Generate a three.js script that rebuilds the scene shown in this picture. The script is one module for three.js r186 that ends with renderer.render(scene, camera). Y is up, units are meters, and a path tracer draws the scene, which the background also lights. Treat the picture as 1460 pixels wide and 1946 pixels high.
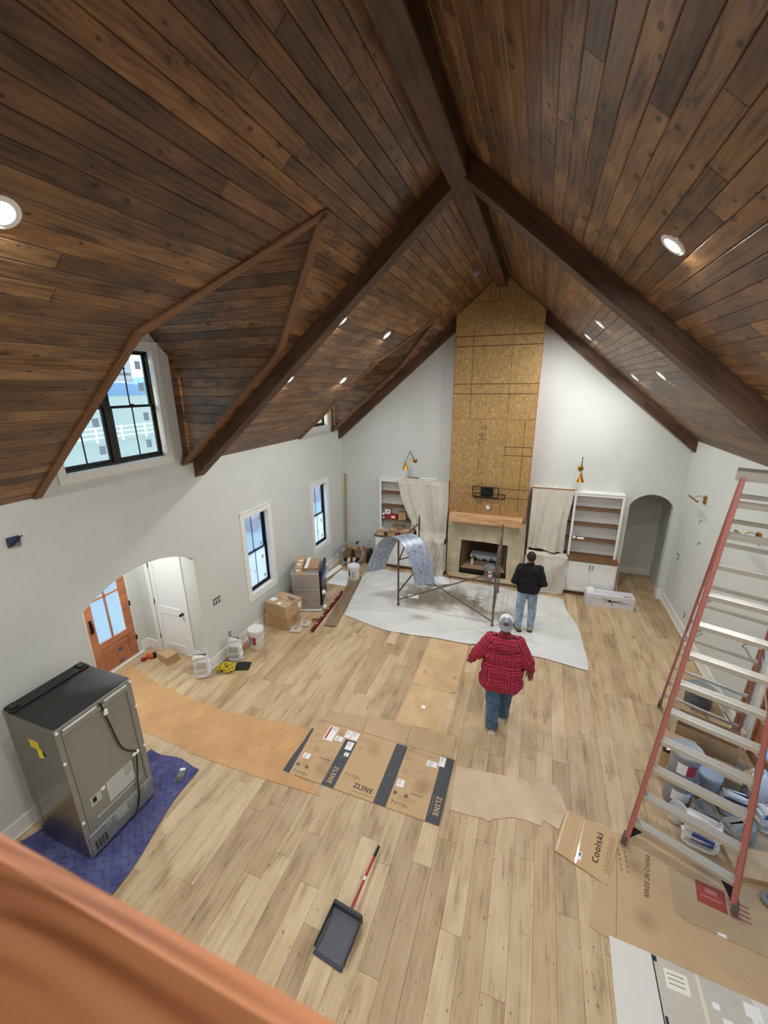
import * as THREE from 'three';
import { mergeGeometries } from 'three/addons/utils/BufferGeometryUtils.js';
import { RectAreaLightUniformsLib } from 'three/addons/lights/RectAreaLightUniformsLib.js';

// ---------- camera, sky, sun, exposure ----------
const scene = new THREE.Scene();
const camera = new THREE.PerspectiveCamera(2 * Math.atan(973 / 781.38) * 180 / Math.PI, 1460 / 1946, 0.02, 400);
camera.position.set(5.0137, 4.7663, 10.1769);
camera.rotation.order = 'YXZ';
camera.rotation.set(-0.2985, 0.3562, -0.0084);
camera.focus = 8.5;
camera.userData.fStop = 4.5;
const renderer = new THREE.WebGLRenderer({ antialias: true });
renderer.toneMapping = THREE.LinearToneMapping;
renderer.toneMappingExposure = 1.25;
renderer.shadowMap.enabled = true;
RectAreaLightUniformsLib.init();

// overcast-bright sky: pale at the horizon, light blue above
{
  const w = 64, h = 128, d = new Float32Array(w * h * 4);
  for (let y = 0; y < h; y++) {
    const e = Math.max(0, (y + 0.5) / h * 2 - 1), k = Math.pow(e, 0.55);
    const c = [1.0 - 0.58 * k, 1.0 - 0.36 * k, 1.02 - 0.08 * k];
    for (let x = 0; x < w; x++) for (let i = 0; i < 4; i++) d[(y * w + x) * 4 + i] = i < 3 ? c[i] * 3.0 : 1;
  }
  const t = new THREE.DataTexture(d, w, h, THREE.RGBAFormat, THREE.FloatType);
  t.mapping = THREE.EquirectangularReflectionMapping;
  t.magFilter = THREE.LinearFilter; t.minFilter = THREE.LinearFilter; t.needsUpdate = true;
  scene.background = t;
}
// low warm sun that grazes along the entrance side of the house
const sun = new THREE.DirectionalLight(0xffc98a, 5);
sun.position.set(-7, 7, 42); sun.target.position.set(0, 2, 6);
sun.castShadow = true;
Object.assign(sun.shadow.camera, { left: -16, right: 16, top: 12, bottom: -12, near: 1, far: 90 });
sun.shadow.mapSize.set(2048, 2048);
scene.add(sun, sun.target);

// ---------- small tools ----------
const V3 = (x, y, z) => new THREE.Vector3(x, y, z);
function rng(seed) { let a = seed >>> 0; return () => { a = (a + 0x6D2B79F5) | 0; let t = Math.imul(a ^ (a >>> 15), 1 | a); t = (t + Math.imul(t ^ (t >>> 7), 61 | t)) ^ t; return ((t ^ (t >>> 14)) >>> 0) / 4294967296; }; }
const rr = rng(77);
const rnd = (a, b, r = rr) => a + (b - a) * r();
const lerp = (a, b, t) => a + (b - a) * t, clamp = (v, a = 0, b = 1) => Math.min(b, Math.max(a, v));
const smooth = (a, b, x) => { const t = clamp((x - a) / (b - a)); return t * t * (3 - 2 * t); };
// value noise that repeats every (px, py) cells
const HT = (() => { const r = rng(9), a = new Float32Array(65536); for (let i = 0; i < 65536; i++) a[i] = r(); return a; })();
function vn(x, y, px, py, s = 0) {
  const xi = Math.floor(x), yi = Math.floor(y); let fx = x - xi, fy = y - yi;
  fx = fx * fx * (3 - 2 * fx); fy = fy * fy * (3 - 2 * fy);
  const x0 = ((xi % px) + px) % px, x1 = (x0 + 1) % px, y0 = ((yi % py) + py) % py, y1 = (y0 + 1) % py;
  const H = (i, j) => HT[(i * 7919 + j * 104729 + s * 15485863) & 65535];
  const a = H(x0, y0), b = H(x1, y0), c = H(x0, y1), d = H(x1, y1);
  return a + (b - a) * fx + (c - a) * fy + (a - b - c + d) * fx * fy;
}
function fbm(x, y, px, py, oct = 4, s = 0) { let v = 0, a = 0.5, n = 0; for (let i = 0; i < oct; i++) { v += a * vn(x, y, px, py, s + i * 3); n += a; x *= 2; y *= 2; px *= 2; py *= 2; a *= 0.5; } return v / n; }

const taken = {};
function numbered(n) { if (!(n in taken)) { taken[n] = 0; return n; } taken[n]++; return n + '_' + String(taken[n]).padStart(3, '0'); }
function shade(o) { o.castShadow = true; o.receiveShadow = true; return o; }
function thing(name, label, category, pos = [0, 0, 0], turn = 0, group) {
  const g = new THREE.Group(); g.name = numbered(name); g.position.set(...pos); g.rotation.y = turn;
  g.userData = { label, category }; if (group) g.userData.group = group;
  scene.add(g); return g;
}
function struct(name, label) { const g = new THREE.Group(); g.name = numbered(name); g.userData = { kind: 'structure', label, category: name.split('_')[0] }; scene.add(g); return g; }
// one named mesh made of the given geometries
function part(parent, name, geo, mat, extra) {
  const list = (Array.isArray(geo) ? geo : [geo]).map(std);
  const m = shade(new THREE.Mesh(list.length > 1 ? mergeGeometries(list) : list[0], mat));
  m.name = name; if (extra) Object.assign(m.userData, typeof extra === 'string' ? { label: extra } : extra);
  parent.add(m); return m;
}
function single(name, label, category, geo, mat, group) {
  const m = part(scene, numbered(name), geo, mat); m.userData = { label, category }; if (group) m.userData.group = group; return m;
}
function std(g) {
  if (g.index) g = g.toNonIndexed();
  for (const k of Object.keys(g.attributes)) if (!['position', 'normal', 'uv'].includes(k)) g.deleteAttribute(k);
  if (!g.attributes.normal) g.computeVertexNormals();
  if (!g.attributes.uv) g.setAttribute('uv', new THREE.Float32BufferAttribute(new Float32Array(g.attributes.position.count * 2), 2));
  return g;
}
// box mapping in metres
function buv(g, rot = 0, ou = 0, ov = 0) {
  g = std(g); const P = g.attributes.position, N = g.attributes.normal, uv = new Float32Array(P.count * 2);
  for (let i = 0; i < P.count; i++) {
    const ax = Math.abs(N.getX(i)), ay = Math.abs(N.getY(i)), az = Math.abs(N.getZ(i)); let u, v;
    if (ay >= ax && ay >= az) { u = P.getX(i); v = P.getZ(i); } else if (ax >= az) { u = P.getZ(i); v = P.getY(i); } else { u = P.getX(i); v = P.getY(i); }
    if (rot) [u, v] = [v, u];
    uv[2 * i] = u + ou; uv[2 * i + 1] = v + ov;
  }
  g.setAttribute('uv', new THREE.BufferAttribute(uv, 2)); return g;
}
// chamfered box between two corners
function cbox(x0, x1, y0, y1, z0, z1, b = 0.004) {
  const P = [], put = (...t) => { for (const v of t) P.push(...v); };
  b = Math.min(b, (x1 - x0) * 0.45, (y1 - y0) * 0.45, (z1 - z0) * 0.45);
  const lo = [x0, y0, z0], hi = [x1, y1, z1];
  const c = (s, ax) => { const p = [0, 0, 0]; for (let i = 0; i < 3; i++) p[i] = s[i] > 0 ? hi[i] - (i === ax ? 0 : b) : lo[i] + (i === ax ? 0 : b); return p; };
  const quad = (a, q, d, e, n) => { const ab = sub(q, a), ac = sub(d, a), cr = cross(ab, ac); if (dot(cr, n) < 0) put(a, d, q, a, e, d); else put(a, q, d, a, d, e); };
  const sub = (a, q) => [a[0] - q[0], a[1] - q[1], a[2] - q[2]], cross = (a, q) => [a[1] * q[2] - a[2] * q[1], a[2] * q[0] - a[0] * q[2], a[0] * q[1] - a[1] * q[0]], dot = (a, q) => a[0] * q[0] + a[1] * q[1] + a[2] * q[2];
  for (let ax = 0; ax < 3; ax++) for (const s of [-1, 1]) {
    const i = (ax + 1) % 3, j = (ax + 2) % 3, n = [0, 0, 0]; n[ax] = s;
    const k = (a, q) => { const t = [0, 0, 0]; t[ax] = s; t[i] = a; t[j] = q; return c(t, ax); };
    quad(k(-1, -1), k(1, -1), k(1, 1), k(-1, 1), n);
  }
  for (let ax = 0; ax < 3; ax++) { const i = (ax + 1) % 3, j = (ax + 2) % 3; for (const a of [-1, 1]) for (const q of [-1, 1]) {
    const k = (e, f) => { const t = [0, 0, 0]; t[ax] = e; t[i] = a; t[j] = q; return c(t, f); }, n = [0, 0, 0]; n[i] = a; n[j] = q;
    quad(k(-1, i), k(1, i), k(1, j), k(-1, j), n);
  } }
  for (const a of [-1, 1]) for (const q of [-1, 1]) for (const e of [-1, 1]) {
    const t = [a, q, e], p = c(t, 0), r = c(t, 1), u = c(t, 2), cr = cross(sub(r, p), sub(u, p));
    if (dot(cr, t) < 0) put(p, u, r); else put(p, r, u);
  }
  const g = new THREE.BufferGeometry(); g.setAttribute('position', new THREE.Float32BufferAttribute(P, 3)); g.computeVertexNormals();
  return buv(g);
}
const box = (w, h, d, x = 0, y = 0, z = 0, b = 0.004) => cbox(x - w / 2, x + w / 2, y, y + h, z - d / 2, z + d / 2, b); // standing at y
function xf(g, { p = [0, 0, 0], r = [0, 0, 0], s = [1, 1, 1], order = 'XYZ' } = {}) { return g.clone().applyMatrix4(new THREE.Matrix4().compose(V3(...p), new THREE.Quaternion().setFromEuler(new THREE.Euler(...r, order)), V3(...s))); }
// rod between two points
function rod(a, b, r, r2 = r, seg = 10) {
  const A = V3(...a), B = V3(...b), L = A.distanceTo(B), g = new THREE.CylinderGeometry(r2, r, L, seg);
  g.applyQuaternion(new THREE.Quaternion().setFromUnitVectors(V3(0, 1, 0), B.clone().sub(A).normalize())); g.translate((A.x + B.x) / 2, (A.y + B.y) / 2, (A.z + B.z) / 2); return std(g);
}
// bar with rectangular section between two points: w across (horizontal-ish), h along "up"
function bar(a, b, w, h, up = [0, 1, 0], bev = 0.003) {
  const A = V3(...a), B = V3(...b), L = A.distanceTo(B), d = B.clone().sub(A).normalize(), x = V3().crossVectors(V3(...up), d).normalize(), y = V3().crossVectors(d, x);
  const g = cbox(-w / 2, w / 2, -h / 2, h / 2, -L / 2, L / 2, bev), P = g.attributes.position, uv = new Float32Array(P.count * 2), N = g.attributes.normal;
  for (let i = 0; i < P.count; i++) { uv[2 * i] = P.getZ(i); uv[2 * i + 1] = Math.abs(N.getX(i)) > Math.abs(N.getY(i)) ? P.getY(i) : P.getX(i); }
  g.setAttribute('uv', new THREE.BufferAttribute(uv, 2));
  g.applyMatrix4(new THREE.Matrix4().makeBasis(x, y, d).setPosition(A.clone().add(B).multiplyScalar(0.5))); return g;
}
function tube(pts, r, seg = 40, rs = 8, closed = false) { return std(new THREE.TubeGeometry(new THREE.CatmullRomCurve3(pts.map(p => V3(...p)), closed, 'catmullrom', 0.5), seg, r, rs, closed)); }
function lathe(pr, seg = 28) { return std(new THREE.LatheGeometry(pr.map(p => new THREE.Vector2(...p)), seg)); }
function shapeOf(pts, holes = []) { const s = new THREE.Shape(pts.map(p => new THREE.Vector2(...p))); for (const h of holes) s.holes.push(new THREE.Path(h.map(p => new THREE.Vector2(...p)))); return s; }
// flat sheet lying on the floor: outline in (x, z), from y0 to y1
function slab(pts, y0, y1, holes = []) {
  const g = new THREE.ExtrudeGeometry(shapeOf(pts.map(([x, z]) => [x, -z]), holes.map(h => h.map(([x, z]) => [x, -z]))), { depth: y1 - y0, bevelEnabled: false });
  g.rotateX(-Math.PI / 2); g.translate(0, y0, 0); return buv(g);
}
// thin sheet over (x, z) with a height function, two-sided with thickness
function gridSheet(nu, nv, fn, th = 0.003) {
  const top = [], bot = [], uvs = [];
  for (let j = 0; j <= nv; j++) for (let i = 0; i <= nu; i++) { top.push(fn(i / nu, j / nv)); uvs.push([i / nu, j / nv]); }
  const I = (i, j) => j * (nu + 1) + i, N = top.map((_, k) => { const i = k % (nu + 1), j = (k / (nu + 1)) | 0; const a = top[I(Math.min(i + 1, nu), j)], b = top[I(Math.max(i - 1, 0), j)], c = top[I(i, Math.min(j + 1, nv))], d = top[I(i, Math.max(j - 1, 0))]; return V3().crossVectors(V3(a[0] - b[0], a[1] - b[1], a[2] - b[2]), V3(c[0] - d[0], c[1] - d[1], c[2] - d[2])).normalize(); });
  for (let k = 0; k < top.length; k++) bot.push([top[k][0] - N[k].x * th, top[k][1] - N[k].y * th, top[k][2] - N[k].z * th]);
  const P = [], Nn = [], U = [], vtx = (a, k, s) => { P.push(...a[k]); Nn.push(N[k].x * s, N[k].y * s, N[k].z * s); U.push(...uvs[k]); };
  const quad = (a, k0, k1, k2, k3, s) => { for (const k of s > 0 ? [k0, k1, k2, k0, k2, k3] : [k0, k2, k1, k0, k3, k2]) vtx(a, k, s); };
  for (let j = 0; j < nv; j++) for (let i = 0; i < nu; i++) { const q = [I(i, j), I(i + 1, j), I(i + 1, j + 1), I(i, j + 1)]; quad(top, ...q, 1); quad(bot, ...q, -1); }
  const edge = (k0, k1) => { const a = V3(...top[k0]), b = V3(...top[k1]), c = V3(...bot[k0]), n = V3().crossVectors(b.clone().sub(a), c.clone().sub(a)).normalize(); for (const [A, k] of [[top, k0], [bot, k0], [top, k1], [top, k1], [bot, k0], [bot, k1]]) { P.push(...A[k]); Nn.push(n.x, n.y, n.z); U.push(...uvs[k]); } };
  for (let i = 0; i < nu; i++) { edge(I(i, 0), I(i + 1, 0)); edge(I(i, nv), I(i + 1, nv)); }
  for (let j = 0; j < nv; j++) { edge(I(0, j), I(0, j + 1)); edge(I(nu, j), I(nu, j + 1)); }
  const g = new THREE.BufferGeometry(); g.setAttribute('position', new THREE.Float32BufferAttribute(P, 3)); g.setAttribute('normal', new THREE.Float32BufferAttribute(Nn, 3)); g.setAttribute('uv', new THREE.Float32BufferAttribute(U, 2)); return g;
}
const suv = (g, su, sv) => { const u = g.attributes.uv; for (let i = 0; i < u.count; i++) u.setXY(i, u.getX(i) * su, u.getY(i) * sv); return g; };
// ---------- textures ----------
function dtex(w, h, fn, Lu, Lv, color = true) {
  const d = new Uint8Array(w * h * 4);
  for (let y = 0; y < h; y++) for (let x = 0; x < w; x++) { const c = fn(x / w, y / h, x, y), k = (y * w + x) * 4; d[k] = clamp(c[0], 0, 255); d[k + 1] = clamp(c[1], 0, 255); d[k + 2] = clamp(c[2], 0, 255); d[k + 3] = 255; }
  const t = new THREE.DataTexture(d, w, h); if (color) t.colorSpace = THREE.SRGBColorSpace;
  t.magFilter = THREE.LinearFilter; t.minFilter = THREE.LinearMipmapLinearFilter; t.generateMipmaps = true; t.wrapS = t.wrapT = THREE.RepeatWrapping;
  if (Lu) t.repeat.set(1 / Lu, 1 / Lv); t.needsUpdate = true; return t;
}
function ctex(w, h, draw, Lu, Lv) {
  const c = document.createElement('canvas'); c.width = w; c.height = h; draw(c.getContext('2d'), w, h);
  const t = new THREE.CanvasTexture(c); t.colorSpace = THREE.SRGBColorSpace; t.wrapS = t.wrapT = THREE.RepeatWrapping; if (Lu) t.repeat.set(1 / Lu, 1 / Lv); return t;
}
const mixc = (a, b, t) => [a[0] + (b[0] - a[0]) * t, a[1] + (b[1] - a[1]) * t, a[2] + (b[2] - a[2]) * t];
// timber: u runs with the grain
function wood({ seed, w, h, Lu, Lv, pale, mid, deep, rings = 26, warp = 1.1, knots = 20, kr = [0.008, 0.02], fine = 0.5, blotch = 0.5, knotDark = 0.9, ringAmp = 0.2, grAmp = 0.7 }) {
  const r = rng(seed), K = []; for (let i = 0; i < knots; i++) K.push([r() * Lu, r() * Lv, lerp(kr[0], kr[1], r() * r())]);
  return dtex(w, h, (u, v) => {
    const U = u * Lu, V = v * Lv; let sh = 0, dark = 0, halo = 0;
    for (const [ku, kv, kr_] of K) {
      let du = U - ku, dv = V - kv; if (du > Lu / 2) du -= Lu; if (du < -Lu / 2) du += Lu; if (dv > Lv / 2) dv -= Lv; if (dv < -Lv / 2) dv += Lv;
      if (Math.abs(du) > kr_ * 14 || Math.abs(dv) > kr_ * 6) continue;
      const d = Math.hypot(du / 1.5, dv) / kr_, d2 = Math.hypot(du / 4.5, dv) / kr_;
      sh += Math.exp(-d2 * d2 * 0.35) * 1.6 * Math.sign(dv || 1) * Math.min(1, Math.abs(dv) / kr_ + 0.25);
      dark = Math.max(dark, smooth(1.15, 0.55, d) * (0.75 + 0.25 * Math.sin(d * 22))); halo = Math.max(halo, Math.exp(-d2 * d2 * 0.5));
    }
    const wv = fbm(u * Math.round(Lu * 2), v * Math.round(Lv * 9), Math.round(Lu * 2), Math.round(Lv * 9), 3, seed);
    const ph = V * rings + wv * warp * 2.2 + sh * 0.9, ring = 0.5 + 0.5 * Math.sin(ph * 6.2832), band = Math.pow(ring, 2.2);
    const st = fbm(u * Math.round(Lu * 5), v * Math.round(Lv * 160), Math.round(Lu * 5), Math.round(Lv * 160), 2, seed + 5);
    const bl = fbm(u * Math.round(Lu * 3), v * Math.round(Lv * 8), Math.round(Lu * 3), Math.round(Lv * 8), 4, seed + 11);
    const gr = fbm(u * Math.round(Lu * 1.6), v * Math.round(Lv * 60), Math.round(Lu * 1.6), Math.round(Lv * 60), 3, seed + 17);
    let t = 0.40 + (band - 0.4) * ringAmp * (0.4 + 1.2 * bl) + (st - 0.5) * fine + (gr - 0.5) * grAmp + (bl - 0.5) * blotch * 1.7 + halo * 0.16;
    let c = t < 0.5 ? mixc(pale, mid, clamp(t * 2)) : mixc(mid, deep, clamp(t * 2 - 1));
    if (dark > 0) c = mixc(c, deep.map(q => q * 0.62), dark * knotDark);
    return c;
  }, Lu, Lv);
}
const T = {};
T.ceil = wood({ seed: 3, w: 2048, h: 1024, Lu: 3, Lv: 1, pale: [164, 127, 92], mid: [126, 95, 68], deep: [82, 58, 41], rings: 22, knots: 60, kr: [0.006, 0.026], fine: 0.32, blotch: 0.8, grAmp: 0.3, ringAmp: 0.28 });
T.floor = wood({ seed: 8, w: 2048, h: 1024, Lu: 3.6, Lv: 1.2, pale: [214, 194, 164], mid: [196, 172, 140], deep: [146, 122, 95], rings: 12, warp: 0.8, knots: 110, kr: [0.003, 0.011], fine: 0.3, blotch: 0.55, grAmp: 0.34, knotDark: 0.75, ringAmp: 0.1 });
T.beam = wood({ seed: 14, w: 1024, h: 512, Lu: 3, Lv: 0.8, pale: [104, 72, 50], mid: [80, 54, 38], deep: [52, 35, 26], rings: 18, knots: 12, kr: [0.01, 0.02], fine: 0.5, blotch: 0.6 });
T.rail = wood({ seed: 21, w: 1024, h: 512, Lu: 0.9, Lv: 0.16, pale: [255, 182, 132], mid: [236, 154, 106], deep: [176, 104, 64], rings: 60, warp: 3.2, ringAmp: 0.3, knots: 0, fine: 0.5, blotch: 0.5 });
T.pine = wood({ seed: 31, w: 1024, h: 512, Lu: 2.4, Lv: 0.6, pale: [222, 182, 138], mid: [200, 154, 110], deep: [140, 96, 64], rings: 20, knots: 12, kr: [0.006, 0.014], fine: 0.4, blotch: 0.4 });
T.fir = wood({ seed: 41, w: 512, h: 512, Lu: 1.2, Lv: 0.6, pale: [204, 138, 100], mid: [180, 112, 76], deep: [140, 82, 54], rings: 40, knots: 0, fine: 0.5, blotch: 0.4 });
const spots = (w, L, base, amp, f, seed, oct = 4) => dtex(w, w, (u, v) => { const n = (fbm(u * f, v * f, f, f, oct, seed) - 0.5) * amp; return [base[0] + n, base[1] + n, base[2] + n]; }, L, L);
T.paint = spots(512, 3, [250, 250, 248], 10, 8, 51, 5);
T.paintBump = dtex(512, 512, (u, v) => { const n = 110 + 90 * fbm(u * 96, v * 96, 96, 96, 3, 53); return [n, n, n]; }, 0.7, 0.7, false);
T.card = dtex(512, 512, (u, v) => { const a = fbm(u * 6, v * 6, 6, 6, 4, 61), b = vn(u * 256, v * 40, 256, 40, 62), s = fbm(u * 20, v * 20, 20, 20, 3, 66); const n = (a - 0.5) * 34 + (b - 0.5) * 9 - smooth(0.66, 0.85, s) * 9; return [206 + n, 182 + n, 150 + n * 0.9]; }, 1.6, 1.6);
T.cloth = dtex(512, 512, (u, v) => { const a = fbm(u * 5, v * 5, 5, 5, 4, 71), b = vn(u * 240, v * 240, 240, 240, 72), s = fbm(u * 9, v * 9, 9, 9, 4, 73); const n = (a - 0.5) * 16 + (b - 0.5) * 16 - smooth(0.62, 0.8, s) * 9; return [208 + n, 200 + n, 184 + n]; }, 1.2, 1.2);
T.plaster = dtex(512, 512, (u, v) => { const a = fbm(u * 5, v * 5, 5, 5, 5, 81), s = fbm(u * 12, v * 4, 12, 4, 4, 84); const n = (a - 0.5) * 70 + (s - 0.5) * 36; return [204 + n, 194 + n, 172 + n * 0.9]; }, 1.5, 1.5);
T.plasterBump = dtex(512, 512, (u, v) => { const n = 255 * fbm(u * 14, v * 14, 14, 14, 5, 85); return [n, n, n]; }, 1.5, 1.5, false);
// plastic sheet: grey milky with masonry dust trodden in
T.sheet = dtex(1024, 1024, (u, v) => {
  const a = fbm(u * 6, v * 6, 6, 6, 5, 91), s = fbm(u * 14, v * 5, 14, 5, 4, 93), c = vn(u * 300, v * 300, 300, 300, 95);
  const cx = Math.hypot((u - 0.42) / 0.42, (v - 0.6) / 0.36), q = smooth(1.05, 0.25, cx + (a - 0.5) * 1.3), n = (a - 0.5) * 26 + (c - 0.5) * 10;
  const k = q * (0.3 + 0.7 * smooth(0.36, 0.54, s));
  return mixc([232 + n, 231 + n, 228 + n], [150 + n * 1.5, 138 + n * 1.5, 122 + n * 1.5], k * 0.9);
}, 1, 1);
T.galv = dtex(512, 512, (u, v) => { const a = vn(u * 64, v * 64, 64, 64, 101), b = vn(u * 140, v * 140, 140, 140, 103), c = fbm(u * 6, v * 12, 6, 12, 3, 105); const n = (Math.round(a * 4) / 4 - 0.5) * 70 + (b - 0.5) * 40 + (c - 0.5) * 60; return [178 + n, 186 + n, 196 + n]; }, 0.5, 0.5);
T.galvRough = dtex(256, 256, (u, v) => { const a = vn(u * 64, v * 64, 64, 64, 101); const n = 60 + 80 * a; return [n, n, n]; }, 0.5, 0.5, false);
T.denim = dtex(256, 256, (u, v) => { const a = fbm(u * 6, v * 6, 6, 6, 4, 111), b = vn(u * 128, v * 32, 128, 32, 112); const n = (a - 0.5) * 90 + (b - 0.5) * 26; return [190 + n, 196 + n, 204 + n]; }, 0.5, 0.5);
T.quilt = dtex(512, 512, (u, v) => { const a = fbm(u * 8, v * 8, 8, 8, 4, 121), z = Math.abs(((v * 12 + Math.abs(((u * 8) % 1) - 0.5) * 1.2) % 1) - 0.5), n = (a - 0.5) * 40 - smooth(0.08, 0, z) * 22; return [82 + n, 84 + n, 128 + n]; }, 1.1, 1.1);
T.quiltBump = dtex(256, 256, (u, v) => { const z = Math.abs(((v * 12 + Math.abs(((u * 8) % 1) - 0.5) * 1.2) % 1) - 0.5); const n = 255 * smooth(0, 0.16, z); return [n, n, n]; }, 1.1, 1.1, false);
T.plaid = ctex(256, 256, (c, w) => {
  c.fillStyle = '#c02444'; c.fillRect(0, 0, w, w);
  const band = (o, s, col) => { c.fillStyle = col; for (let k = 0; k < 4; k++) { c.fillRect(k * 64 + o, 0, s, w); c.fillRect(0, k * 64 + o, w, s); } };
  band(34, 14, 'rgba(90,6,26,0.35)'); band(12, 10, 'rgba(240,130,150,0.22)'); band(54, 8, 'rgba(240,130,150,0.2)'); band(0, 8, 'rgba(16,5,12,0.9)');
  for (let i = 0; i < 5000; i++) { c.fillStyle = i % 2 ? 'rgba(255,200,210,0.10)' : 'rgba(0,0,0,0.10)'; c.fillRect(rr() * w, rr() * w, 2, 1); }
}, 0.29, 0.29);
// oriented strand board covering the chimney front: 1.82 m x 5.3 m with the sheet's printed grid lines
const OSB = { x0: 3.11, x1: 4.93, y0: 1.45, y1: 6.85 };
T.osb = ctex(1024, 2048, (c, w, h) => {
  const r = rng(131); c.fillStyle = '#c0a06c'; c.fillRect(0, 0, w, h);
  for (let i = 0; i < 52000; i++) {
    const x = r() * w, y = r() * h, L = 8 + r() * 34, a = (r() - 0.5) * 2.6 + 1.2, k = r(), sh = 122 + k * 88;
    c.save(); c.translate(x, y); c.rotate(a); c.fillStyle = `rgba(${sh * 1.17 | 0},${sh * 0.95 | 0},${sh * 0.62 | 0},${0.25 + r() * 0.45})`; c.fillRect(-L / 2, -2 - r() * 3, L, 3 + r() * 6); c.restore();
  }
  for (let i = 0; i < 900; i++) { const x = r() * w, y = r() * h; c.save(); c.translate(x, y); c.rotate(r() * 6.3); c.fillStyle = `rgba(70,45,22,${0.25 + r() * 0.4})`; c.fillRect(0, 0, 4 + r() * 12, 2 + r() * 2); c.restore(); }
  const X = x => (x - OSB.x0) / (OSB.x1 - OSB.x0) * w, Y = y => h - (y - OSB.y0) / (OSB.y1 - OSB.y0) * h;
  c.globalAlpha = 0.16; c.fillStyle = '#c89a40'; c.fillRect(X(4.33), Y(4.015), w, Y(2.36) - Y(4.015)); c.fillStyle = '#8a6238'; c.fillRect(0, Y(2.5), w, h); c.globalAlpha = 1;
  c.fillStyle = 'rgba(66,40,16,0.86)';
  const hl = (x0, x1, y) => c.fillRect(X(x0), Y(y) - 3, X(x1) - X(x0), 6), vl = (x, y0, y1) => c.fillRect(X(x) - 3, Y(y1), 6, Y(y0) - Y(y1));
  for (const y of [5.78, 5.575, 4.78, 4.57]) hl(3.11, 4.93, y); vl(3.5, 4.02, 5.95); vl(3.78, 6.45, 6.8); vl(3.99, 6.45, 6.75);
  for (const y of [3.4, 3.205, 2.41, 2.19]) hl(4.34, 4.93, y); vl(4.725, 1.86, 4.01);
  // smudged grade stamp, too worn to read
  c.fillStyle = 'rgba(50,38,26,0.5)';
  for (let y = 1.8; y < 3.95; y += 0.052) for (let k = 0; k < 3; k++) if (r() < 0.62) c.fillRect(X(3.72 + k * 0.055 + r() * 0.02), Y(y), 12 + r() * 14, 4 + r() * 9);
});
T.osb.flipY = true;

// ---------- materials ----------
const M = {};
const mat = (o) => new THREE.MeshStandardMaterial(Object.assign({ roughness: 0.7, metalness: 0 }, o));
const phys = (o) => new THREE.MeshPhysicalMaterial(Object.assign({ roughness: 0.5, metalness: 0 }, o));
M.wall = mat({ color: 0xd7d9d5, map: T.paint, bumpMap: T.paintBump, bumpScale: 0.0006, roughness: 0.75 });
M.trim = mat({ color: 0xecebe6, roughness: 0.45 });
M.ceil = [0xfffaf0, 0xece4d8, 0xe2d4c6, 0xd4ccc2, 0xfaeace, 0xbeb2a6, 0xfff6e0].map(c => mat({ color: c, map: T.ceil, roughness: 0.44 })).map(m => (m.color.multiplyScalar(0.95), m));
M.ceilDark = mat({ color: 0x2b1d14, roughness: 0.9 });
M.beam = mat({ color: 0xffffff, map: T.beam, roughness: 0.6 });
M.dtrim = mat({ color: 0x968474, map: T.pine, roughness: 0.6 });
M.floor = [0xfffaf0, 0xf8f2e6, 0xf0e8da, 0xfffaec, 0xe4dacc, 0xf6ecdc].map(c => mat({ color: c, map: T.floor, roughness: 0.5 }));
M.sub = mat({ color: 0x5a4632, roughness: 0.95 });
M.rail = mat({ map: T.rail, color: 0xffffff, roughness: 0.3 });
M.pine = mat({ map: T.pine, roughness: 0.65 });
M.pineOld = mat({ map: T.pine, color: 0xb09a84, roughness: 0.8 });
M.shelf = mat({ map: T.floor, color: 0x94775f, roughness: 0.6 });
M.fir = mat({ map: T.fir, roughness: 0.5 });
M.black = mat({ color: 0x14130f, roughness: 0.4 });
M.blackMetal = mat({ color: 0x17161a, roughness: 0.38, metalness: 0.5 });
M.osb = mat({ map: T.osb, color: 0xdcd8d0, roughness: 0.78 });
M.osbEdge = mat({ color: 0xa4521f, roughness: 0.85 });
M.plaster = mat({ map: T.plaster, color: 0xf2ece0, bumpMap: T.plasterBump, bumpScale: 0.012, roughness: 0.95 });
M.card = ['#ffffff', '#f0dcc8', '#ece0d0', '#fff0de', '#d8c8b6'].map(c => mat({ color: c, map: T.card, roughness: 0.85 }));
M.cardEdge = mat({ color: 0x9a7650, roughness: 0.95 });
M.paperTan = mat({ color: '#fbdcb8', map: T.card, roughness: 0.8 });
M.cloth = mat({ map: T.cloth, roughness: 0.95 });
M.galv = mat({ map: T.galv, color: 0xf4f8ff, roughnessMap: T.galvRough, roughness: 1, metalness: 0.6 });
M.brass = mat({ color: 0xb8862e, metalness: 1, roughness: 0.28 });
M.steelDark = mat({ color: 0x6f665c, metalness: 0.4, roughness: 0.6 });
M.rust = mat({ color: 0x6a5548, metalness: 0.25, roughness: 0.75 });
M.alu = mat({ color: 0xd0cdc6, metalness: 0.65, roughness: 0.36 });
M.fiber = mat({ color: 0xb06a5e, roughness: 0.5 });
M.rubber = mat({ color: 0x1c1c1e, roughness: 0.8 });
M.white = mat({ color: 0xefeeec, roughness: 0.5 });
M.whitePlastic = phys({ color: 0xeae9e4, roughness: 0.35 });
M.greyPlastic = phys({ color: 0x8f929a, roughness: 0.35 });
M.paper = mat({ color: 0xf2f2f0, roughness: 0.85 });
M.bag = mat({ color: 0xe8e9e8, roughness: 0.6 });
M.blue = mat({ color: 0x2f56b0, roughness: 0.5 });
M.red = mat({ color: 0xa8232c, roughness: 0.45 });
M.glass = phys({ color: 0xffffff, transmission: 1, thickness: 0, roughness: 0.02, ior: 1.5 });
M.film = phys({ color: 0xdcebf8, transmission: 1, thickness: 0, roughness: 0.42, ior: 1.4 });
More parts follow.
